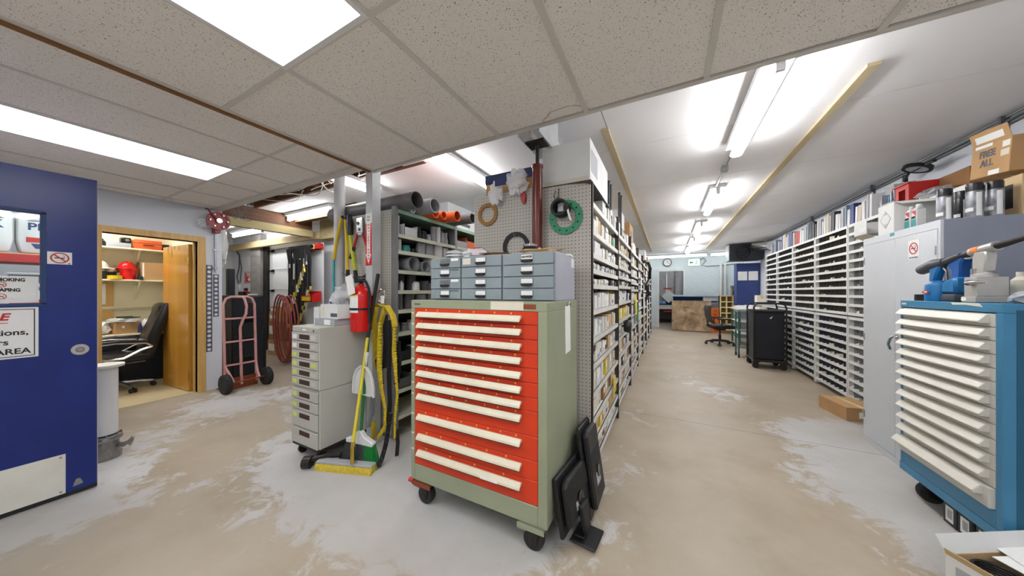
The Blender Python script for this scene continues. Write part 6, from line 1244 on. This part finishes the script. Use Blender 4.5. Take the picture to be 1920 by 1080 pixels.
for i, h_ in enumerate(hts):
    z0, z1 = z-h_+.0015, z-.0015; out = -.02 if i == nz-1 else 0
    d_ = obj('drawer', MB().box(.002+out,.03,.038,BWw-.022,z0,z1), 'drawer_beige', bc, bevel=.0015); zc = z1-.006
    m_ = MB().prism([(.002+out,zc),(-.006+out,zc+.001),(-.03+out,zc-.03),(-.031+out,zc-.036),(-.026+out,zc-.038),(-.004+out,zc-.034),(.002+out,zc-.034)], 'y', .075, BWw-.012)
    m2 = MB(); m2.v = [(a[0], a[1], a[2]) for a in m_.v]; m2.f = m_.f; m2.mi = m_.mi
    obj('handle', m2, 'handle_white', d_, bevel=.0012); obj('end_cap', MB().prism([(.002+out,zc+.001),(-.007+out,zc+.002),(-.031+out,zc-.03),(-.031+out,zc-.04),(-.004+out,zc-.04),(.002+out,zc-.04)], 'y', .068, .075), 'drawer_beige', d_)
    obj('latch_tab', MB().box(-.002,0,BWw-.014,BWw-.002,zc-.02,zc-.008), 'handle_white', bc)
    z -= h_
for x in (.09, BD-.1):
    for y in (.09, BWw-.09): caster(bc, x, y, BB-.05, .06, False)
t = thing('side_hook', 'white hook holder on the side of the blue cabinet', 'hook', (1.60, BY_0-.003, .72)); obj('plate', MB().box(-.04,.04,-.006,0,-.08,.05), 'sign_white', t, bevel=.004); obj('hook', MB().tube([(-.06,-.02,.045),(-.0,-.05,.04),(.05,-.05,.02),(.05,-.04,-.06)], .012, 8), 'black', t, smooth=True); obj('shelf_lip', MB().box(-.07,.05,-.05,0,.045,.055), 'sign_white', t)
# toner-like black packs on the floor under it
for i, y in enumerate((2.76, 2.66, 2.55)):
    t = thing('black_pack', ['black pack with white label under the blue cabinet, farthest','black pack with white label under the blue cabinet, middle','black pack with white label under the blue cabinet, nearest'][i], 'box', (1.46, y-.06, 0), .0, 'labelled packs under the blue cabinet'); obj('pack', MB().box(0,.2,-.045,.045,0,.125).box(-.005,.0,-.045,.045,0,.12), 'box_black', t, bevel=.003); obj('label', MB().box(-.0065,-.005,-.026,.026,.02,.105), 'paper', t); obj('print', MB().box(-.0072,-.0065,-.02,.012,.04,.09), 'box_grey', t)
# ---------------- on the blue cabinet
BZ = BT+.001
def rivet_tool(label, base, body, h_, r, head, rz=0, name='rivet_gun'):
    t = thing(name, label, 'rivet gun', base, rz); return t
t = thing('rivet_gun', 'blue riveter with black barrel, left on the blue cabinet', 'rivet gun', (1.50, 2.86, BZ), 0)
obj('canister', MB().lathe([(.052,0),(.055,.006),(.055,.095),(.05,.105),(.028,.112),(.026,.125)], n=28), 'tool_blue', t, smooth=True); obj('logo', MB().prism([(-.03,.055),(-.01,.045),(.012,.045),(.03,.055),(.012,.066),(-.01,.066)], 'x', -.0565, -.0545), 'ink_red', t); text('TOP', .014, 'sign_white', t, (-.0572,0,.0555), RXn, bold=.0006)
obj('grip', MB().prism([(.01,.12),(.05,.12),(.045,.17),(.05,.215),(.02,.235),(-.035,.23),(-.03,.2),(-.012,.17)], 'x', -.02, .02), 'tool_blue', t, bevel=.008, smooth=True)
m_ = MB().tube([(0,-.05,.237),(0,.03,.228),(0,.14,.20)], [.026,.034,.03], 14); obj('barrel', m_, 'tool_grey', t, smooth=True); obj('tail', MB().tube([(0,-.05,.237),(0,-.16,.268)], [.022,.014], 12), 'tool_grey', t, smooth=True); obj('trigger', MB().tube([(0,-.02,.22),(0,-.055,.18),(0,-.06,.13)], .006, 6), 'steel', t)
t = thing('rivet_gun', 'blue cordless riveter with grey base, middle of the blue cabinet', 'rivet gun', (1.52, 2.74, BZ), 0)
obj('base', MB().box(-.055,.055,-.052,.052,0,.045), 'tool_grey', t, bevel=.012, seg=2, smooth=True); obj('lower_body', MB().prism([(-.052,.046),(.052,.046),(.05,.115),(.03,.125),(-.045,.145),(-.05,.11)], 'x', -.052, .052), 'tool_blue', t, bevel=.012, smooth=True)
obj('grip', MB().prism([(-.03,.125),(.025,.115),(.03,.18),(.06,.215),(.06,.25),(-.04,.27),(-.06,.255),(-.035,.22)], 'x', -.024, .024), 'tool_blue_dark', t, bevel=.008, smooth=True); obj('nozzle', MB().tube([(0,.05,.235),(0,.11,.228)], [.018,.012], 12), 'tool_blue_dark', t, smooth=True)
t = thing('hydraulic_riveter', 'silver metal riveter with a hose, right on the blue cabinet', 'rivet gun', (1.50, 2.565, BZ), 0); t.scale = (.86, .86, .9)
obj('base', MB().prism([(-.07,-.06),(.07,-.06),(.07,.035),(.045,.06),(-.045,.06),(-.07,.035)], 'z', 0, .035), 'alu', t, bevel=.003); obj('cylinder', MB().prism([(-.062,-.055),(.062,-.055),(.062,.03),(.04,.053),(-.04,.053),(-.062,.03)], 'z', .035, .15), 'alu', t, bevel=.004); obj('neck', MB().lathe([(.048,.15),(.048,.165),(.03,.17),(.028,.19)], n=24), 'alu', t, smooth=True); obj('cap_nut', MB().cyl((-.03,.02,.16),(-.03,.02,.2),.012,n=12), 'chrome', t)
obj('column', MB().prism([(-.038,.18),(.04,.18),(.045,.27),(.03,.30),(-.045,.30),(-.05,.27)], 'x', -.024, .024), 'alu', t, bevel=.006, smooth=True)
obj('head', MB().cyl((0,-.085,.325),(0,.075,.305),.027,n=22), 'alu', t, smooth=True); obj('orange_label', MB().at(Tr(0,.03,.313) @ Rot(-.124,'X')).ring((0,0,0), .0278, .026, .05, 'y', 12, 2.3, 3.9), 'orange_label', t)
obj('nose', MB().tube([(0,.07,.305),(0,.13,.296),(0,.19,.287)], [.024,.018,.008], 14), 'black', t, smooth=True); obj('lever', MB().tube([(0,.03,.285),(0,.1,.27),(0,.13,.272)], .006, 6), 'alu', t); obj('hose_coupling', MB().tube([(0,-.085,.325),(.01,-.14,.335),(.03,-.24,.36)], [.02,.016,.012], 12), 'dark_steel', t, smooth=True); obj('air_hose', MB().tube([(.03,-.24,.36),(.12,-.38,.40),(.25,-.42,.42),(.42,-.3,.3),(.5,-.1,.12),(.5,.0,.01)], .011, 10), 'black', t, smooth=True); obj('side_valve', MB().tube([(-.06,-.03,.115),(-.085,-.04,.115),(-.09,-.10,.117),(-.085,-.16,.117)], [.018,.016,.012,.006], 10), 'chrome', t, smooth=True); obj('paper_label', MB().box(-.0715,-.07,.0,.035,.008,.03), 'paper', t)
item('black_puck', 'low black ring at the left edge of the blue cabinet top', 'ring', MB().ring((0,0,.02), .04, .018, .04, 'z', 28), 'black', (1.50, 2.98, BZ), smooth=True)
t = thing('aerosol_can', 'blue spray can behind the silver riveter', 'spray can', (1.80, 2.61, BZ)); 
obj('can', MB().lathe([(.032,0),(.034,.006),(.034,.34),(.03,.36),(0,.36)], n=24), 'spray_blue', t, smooth=True); obj('band', MB().ring((0,0,.25), .0345, .033, .05, 'z', 24), 'book_blue', t); obj('bar_label', MB().ring((0,0,.2), .0348, .033, .28, 'z', 10, -1.6, -.9), 'paper', t)
t = carton('AEROSOLS carton at the back right of the blue cabinet', (1.90, 2.46, BZ), (.26,.20,.21), 0, 'carton', tapem=None, stickers=()); obj('hazard_diamond', MB().prism([(-.095,.06),(-.02,.13),(-.095,.18)], 'x', -.1315, -.13), 'ink', t); text('AEROSOLS', .028, 'ink', t, (-.1315, .02, .195), RXn, bold=.001)
carton('small tan box in front of the AEROSOLS carton', (1.66, 2.40, BZ), (.08,.05,.10), 0, 'carton_light', tapem=None)
item('grey_glove', 'crumpled grey glove at the right edge of the blue cabinet top', 'glove', MB().blob((0,0,.025), (.06,.035,.028), 81, .35, 14, 8), 'box_grey', (1.54, 2.39, BZ))
t = thing('paint_can', 'small red and yellow labelled can between the two blue riveters', 'can', (1.68, 2.87, BZ)); obj('can', MB().lathe([(.033,0),(.034,.005),(.034,.14),(.028,.15),(.02,.155)], n=22), 'book_blue', t, smooth=True); obj('label', MB().ring((0,0,.08), .0345, .033, .05, 'z', 22), 'box_red', t); obj('yellow_band', MB().ring((0,0,.05), .0345, .033, .02, 'z', 22), 'box_yellow', t)
item('jar', 'clear glass jar with a white lid behind the left riveter', 'jar', MB().lathe([(.036,0),(.038,.006),(.038,.09),(.03,.1),(.034,.1),(.034,.125),(0,.125)], n=22), 'box_grey', (1.62, 2.99, BZ), smooth=True)
item('bottle', 'small cream bottle between middle and right riveters', 'bottle', MB().lathe([(.03,0),(.032,.006),(.032,.12),(.016,.14),(.016,.165),(0,.165)], n=22), 'box_cream', (1.71, 2.71, BZ), smooth=True)

# ---------------- floor carton by the locker; open box in the right corner of the picture
t = carton('flat brown carton on the floor beside the grey locker', (1.78, 4.62, 0), (.30,.40,.14), math.radians(12), 'carton', stickers=(('y-',-.3,.4,.25,.7,'paper'),))
bxo = thing('open_carton', 'open brown carton with papers and a coil, right foreground floor', 'box', (1.10, 2.06, 0), math.radians(30))
obj('box_body', MB().box(0,.45,-.30,0,0,.004).box(0,.004,-.30,0,0,.19).box(.446,.45,-.30,0,0,.19).box(0,.45,-.30,-.296,0,.19).box(0,.45,-.004,0,0,.19), 'carton_light', bxo)
obj('white_outer_face', MB().box(-.0025,-.0005,-.30,0,0,.19), 'box_white', bxo); obj('side_print', MB().box(-.004,-.0025,-.12,-.03,.03,.16), 'box_grey', bxo)
obj('flap', MB().at(Tr(0,0,.19) @ Rot(-.5,'X')).box(0,.45,-.001,.002,0,.07), 'box_white', bxo); obj('flap', MB().at(Tr(0,0,.19) @ Rot(-.35,'Y')).box(-.002,.001,-.30,0,0,.03), 'carton_light', bxo)
BM4 = Tr(1.10, 2.06, 0) @ Rot(math.radians(30), 'Z')
item('cable_coil', 'dark wire coil lying inside the open carton', 'coil', MB().tube([(.062*math.cos(2*PI*i/24)*(1+.02*(i//24)), .062*math.sin(2*PI*i/24), .008+.0018*i/4) for i in range(24*5)], .006, 6), 'dark_steel', BM4 @ Vector((.10,-.09,.126)), smooth=True)
item('packing_block', 'dark packing block under the wire coil', 'block', MB().box(-.07,.07,-.07,.07,0,.115).box(-.06,.06,-.06,.06,.115,.12), 'box_black', BM4 @ Vector((.10,-.09,.005)), math.radians(30))
for i, (dx, dy, a, z) in enumerate(((.30,-.13,.5,.192),(.36,-.08,.2,.198),(.40,-.2,.7,.204))):
    item('paper_sheet', ['lowest white sheet lying across the open carton','middle printed white sheet across the open carton','topmost white sheet at the right of the open carton'][i], 'paper', MB().at(Rot(a,'Z')).box(-.13,.13,-.1,.1,0,.003).box(-.1,.1,-.08,-.075,.003,.0035), 'paper', BM4 @ Vector((dx,dy,z)))
# ================================================================ far end of the aisle
# workbench with a stained panel, cubbies, orange drawers
wbk = thing('workbench', 'blue-topped workbench with a stained wooden front panel', 'workbench', (.167, 11.9, 0))
obj('top', MB().box(-.02,1.37,-.02,.8,1.20,1.25), 'bench_blue', wbk, bevel=.005); obj('navy_shelf_back', MB().box(.02,1.35,.35,.37,1.0,1.20), 'bench_navy', wbk); obj('front_panel', MB().box(0,1.15,-.02,.0,.03,1.06), 'osb', wbk); obj('side_panel', MB().box(0,.03,0,.78,0,1.2), 'bench_blue', wbk); obj('shelf', MB().box(.03,1.36,0,.78,1.03,1.06), 'bench_navy', wbk); 
t = thing('drawer_tower', 'orange wooden drawer tower beside the stained panel', 'drawers', (1.34, 11.87, 0)); obj('case', MB().box(-.02,.19,0,.5,0,.82), 'orange_paint', t)
for i in range(6):
    d_ = obj('drawer', MB().box(-.01,.18,-.012,0,.03+i*.13,.145+i*.13), 'orange_paint', t, bevel=.003); obj('pull', MB().box(.05,.12,-.022,-.012,.08+i*.13,.095+i*.13), 'slot_dark', d_)
t = thing('small_parts_cabinet', 'grey small-parts cabinet on the bench above the orange drawers', 'drawers', (1.1, 11.95, 1.061)); obj('case', MB().box(0,.42,0,.2,0,.135), 'box_grey', t)
for r_ in range(2):
    for c_ in range(6): obj('drawer', MB().box(.008+c_*.069,.07+c_*.069,-.006,0,.006+r_*.064,.064+r_*.064), 'shelf_white', t)
cb = thing('cubby_cabinet', 'cream wooden cubby cabinet at the right of the far bench', 'cubbies', (1.56, 11.85, 0))
for x in [i*.165 for i in range(7)]: obj('upright', MB().box(x,x+.03,0,.4,.1,1.22), 'cubby_yellow', cb)
for i in range(7): obj('shelf', MB().box(0,1.01,-.002,.4,.1+i*.184,.13+i*.184), 'cubby_yellow', cb)
obj('back_panel', MB().box(0,1.01,.18,.2,.1,1.22), 'carton_dark', cb); obj('top_board', MB().box(0,1.01,-.02,.8,1.21,1.24), 'pine_x', cb); obj('plinth', MB().box(0,1.01,.02,.38,0,.1), 'carton_dark', cb)
# desk heap in front of cubbies
dsk = thing('work_table', 'small grey work table loaded with papers before the cubbies', 'table', (2.0, 9.6, 0)); obj('table_top', MB().box(-.42,.36,-.4,.6,.90,.93), 'shelf_white', dsk)
for x in (-.4,.3):
    for y in (-.38,.55): obj('leg', MB().box(x,x+.04,y,y+.04,0,.90), 'teal_metal' if x < 0 else 'upright_grey', dsk)
obj('lower_shelf', MB().box(-.4,.34,-.38,.58,.3,.32), 'shelf_white', dsk); obj('middle_shelf', MB().box(-.4,.34,-.38,.58,.6,.62), 'shelf_white', dsk)
for i in range(6): item('paper_stack', '%s stack of papers on the far grey work table' % ordn(i), 'paper', MB().at(Rot(R.uniform(-.5,.5),'Z')).box(-.13,.13,-.16,.16,0,.02+.02*(i % 3)).box(-.12,.12,-.15,.14,.02+.02*(i % 3),.028+.02*(i % 3)), ['paper','box_cream','box_white'][i % 3], (1.78+.28*(i % 2), 9.42+.36*(i//2), .932))
carton('beige box at the back of the far work table', (2.18, 9.9, 1.01), (.2,.25,.26), 0, 'box_cream')
office_chair('black mesh task chair before the far cubbies', (1.22, 9.3, 0), math.radians(100), 'black', False, 'task_chair')
# dark machine cart
ct = thing('machine_cart', 'black boxy cart with side push bars near the pigeonholes', 'cart', (1.60, 6.92, 0))
obj('body', MB().box(-.21,.21,-.2,.24,.16,1.0), 'navy_black', ct, bevel=.01); obj('top_tray', MB().box(-.23,.23,-.22,.26,1.0,1.03), 'black', ct)
for y in (-.23, .27): obj('push_bar', MB().tube([(-.22,y,.14),(-.22,y,1.08),(-.2,y,1.13),(-.15,y,1.15),(.15,y,1.15),(.2,y,1.13),(.22,y,1.08),(.22,y,.14)], .014, 8), 'black', ct, smooth=True)
obj('chassis', MB().box(-.23,.23,-.24,.28,.12,.16), 'dark_steel', ct)
for x in (-.19,.19):
    for y in (-.19,.23): caster(ct, x, y, .12, .05, False)
obj('white_label', MB().prism([(.0,.9),(.05,.93),(.02,.88)], 'y', -.2025, -.2), 'paper', ct)
t = thing('tube_trolley', 'small tubular trolley standing left of the black cart', 'trolley', (1.42, 7.75, 0)); obj('frame', MB().tube([(-.1,-.15,.06),(-.1,-.15,.95),(-.1,.15,.95),(-.1,.15,.06)], .014, 8).tube([(.12,-.15,.06),(.12,-.15,.95),(.12,.15,.95),(.12,.15,.06)], .014, 8), 'teal_metal', t, smooth=True)
for z in (.2,.55,.93): obj('tray', MB().box(-.1,.12,-.15,.15,z,z+.015), 'steel', t)
for x in (-.1,.12):
    for y in (-.15,.15): obj('caster', MB().cyl((x-.012,y,.035),(x+.012,y,.035),.035,n=14).box(x-.016,x+.016,y-.01,y+.01,.05,.07), 'black', t, smooth=True)
# far wall: clock, exit sign, papers, navy board, heater, truck in the next bay
ck = thing('wall_clock', 'round white wall clock above the far doorway', 'clock', (.02, 12.99, 2.50)); obj('rim', MB().ring((0,-.02,0), .155, .13, .04, 'y', 32), 'dark_steel', ck, smooth=True); obj('face', MB().cyl((0,-.012,0),(0,0,0),.14,n=32), 'sign_white', ck); obj('hands', MB().box(-.006,.006,-.016,-.012,-.01,.1).at(Rot(2.0,'Y')).box(-.006,.006,-.016,-.012,0,.08), 'ink', ck)
for a in range(12):
    q_ = a*PI/6; obj('hour_mark', MB().at(Rot(q_,'Y')).box(-.004,.004,-.014,-.012,.105,.125), 'ink', ck)
es = thing('exit_sign', 'green running-man exit sign on the far wall', 'exit sign', (.90, 12.96, 2.46)); obj('housing', MB().box(-.19,.19,0,.04,-.13,.13), 'fixture_white', es, bevel=.004); obj('panel', MB().box(-.175,.175,-.004,0,-.115,.115), 'exit_green', es)
obj('arrow', MB().prism([(-.15,0),(-.09,.06),(-.09,.025),(-.02,.025),(-.02,-.025),(-.09,-.025),(-.09,-.06)], 'y', -.006, -.004), 'green_plastic', es); obj('running_figure', MB().cyl((.09,-.006,.06),(.09,-.004,.06),.02,n=12).tube([(.08,-.005,.03),(.07,-.005,-.03),(.03,-.005,-.08)], .012, 6).tube([(.07,-.005,-.03),(.11,-.005,-.05),(.12,-.005,-.09)], .012, 6).tube([(.08,-.005,.03),(.12,-.005,.02)], .009, 6), 'green_plastic', es)
item('hanging_cable', 'curled cable beside the exit sign', 'cable', MB().tube([(1.1,12.97,2.55),(1.2,12.96,2.62),(1.28,12.97,2.5),(1.15,12.97,2.35),(1.3,12.98,2.3),(1.8,12.98,2.32),(2.3,12.98,2.36)], .012, 6), 'ink_grey', smooth=True)
nv = thing('notice_cabinet', 'navy cabinet with pinned papers in the far right corner', 'cabinet', (2.12, 10.9, 0)); obj('case', MB().box(-.28,.27,0,.4,.95,2.2), 'bench_navy', nv); obj('leg_frame', MB().box(-.28,.27,.02,.38,0,.95), 'upright_grey', nv)
for x, z in ((-.25,1.7),(-.0,1.7)): obj('pinned_paper', MB().box(x,x+.22,-.004,0,z,z+.26), 'paper', nv)
ht_ = thing('unit_heater', 'black boxy heater with a round fan grille in the far corner', 'heater', (2.0, 10.6, 2.26)); obj('housing', MB().box(-.4,.35,-.15,.4,0,.46), 'navy_black', ht_, bevel=.01); obj('fan_grille', MB().ring((-.1,-.155,.22), .17, .15, .02, 'y', 28).ring((-.1,-.155,.22), .1, .085, .02, 'y', 24).box(-.27,.07,-.16,-.152,.212,.228), 'black_gloss', ht_); obj('metal_side', MB().box(-.42,-.4,-.15,.4,0,.46), 'galv', ht_); obj('hanger', MB().box(-.3,-.28,0,.02,.46,.49).box(.25,.27,0,.02,.46,.49), 'galv', ht_)
item('flue_pipe', 'shiny crumpled flue pipe beside the black heater', 'pipe', MB().tube([(2.28,9.4,2.5),(2.2,9.9,2.55),(2.15,10.3,2.6)], .11, 14), 'chrome', smooth=True)
item('wall_pipe', 'white vertical pipe on the far right wall end', 'pipe', MB().cyl((1.72,12.9,0),(1.72,12.9,2.4),.04,n=14).cyl((1.85,12.9,0),(1.85,12.9,2.4),.03,n=12), 'box_white', smooth=True)
t = thing('coffee_maker', 'silver appliance standing on the far bench top', 'appliance', (2.0, 12.2, 1.241)); obj('body', MB().box(-.09,.09,-.1,.1,0,.3).box(-.1,.1,-.14,.1,.26,.33), 'steel', t, bevel=.01); obj('jug', MB().lathe([(.06,.02),(.07,.06),(.06,.16),(.05,.18)], (0,-.16,0), 18), 'black_gloss', t, smooth=True)
for i in range(3): carton('%s stacked yellow-lidded box on the cubby cabinet' % ['lowest','middle','topmost'][i], (2.3, 11.95, 1.241+.13*i), (.3,.28,.125), 0, ['box_cream','box_yellow','box_black'][i], tapem=None)
t = thing('delivery_truck', 'silver truck rear with red reflectors beyond the far doorway', 'truck', (.0, 14.6, 0)); obj('cargo_box', MB().box(-1.1,1.1,0,1.6,.95,2.7), 'truck_silver', t); obj('door_bar', MB().cyl((.3,-.03,1.0),(.3,-.03,2.65),.025,n=10).box(-.02,.02,-.02,0,1.0,2.65), 'chrome', t); obj('bumper', MB().box(-1.1,1.1,-.15,.1,.62,.80), 'box_white', t); obj('wheel', MB().lathe([(.1,-.1),(.4,-.1),(.42,0),(.4,.1),(.1,.1)], (-.65,.6,.42), 24, 'x'), 'rubber', t, smooth=True); obj('wheel', MB().lathe([(.1,-.1),(.4,-.1),(.42,0),(.4,.1),(.1,.1)], (.65,.6,.42), 24, 'x'), 'rubber', t, smooth=True)
for z in (1.48,.5): obj('reflector', MB().box(-.12,.2,-.17,-.15,z,z+.06), 'red_reflect', t)
obj('undercarriage', MB().box(-1.0,1.0,0,1.5,.45,.95), 'black', t); obj('plate', MB().box(-.35,-.02,-.17,-.15,.85,.98), 'plate_blue', t); text('E', .1, 'sign_white', t, (-.1, -.172, .915), RY, bold=.004); obj('placard', MB().at(Tr(.08,-.2,1.17) @ Rot(PI/4,'Y')).box(-.2,.2,0,.01,-.2,.2), 'sign_white', t); obj('placard_arm', MB().box(.04,.12,-.19,0,1.1,1.2), 'steel', t); obj('side_step', MB().box(-.45,.5,-.12,.0,1.2,1.3), 'box_grey', t)
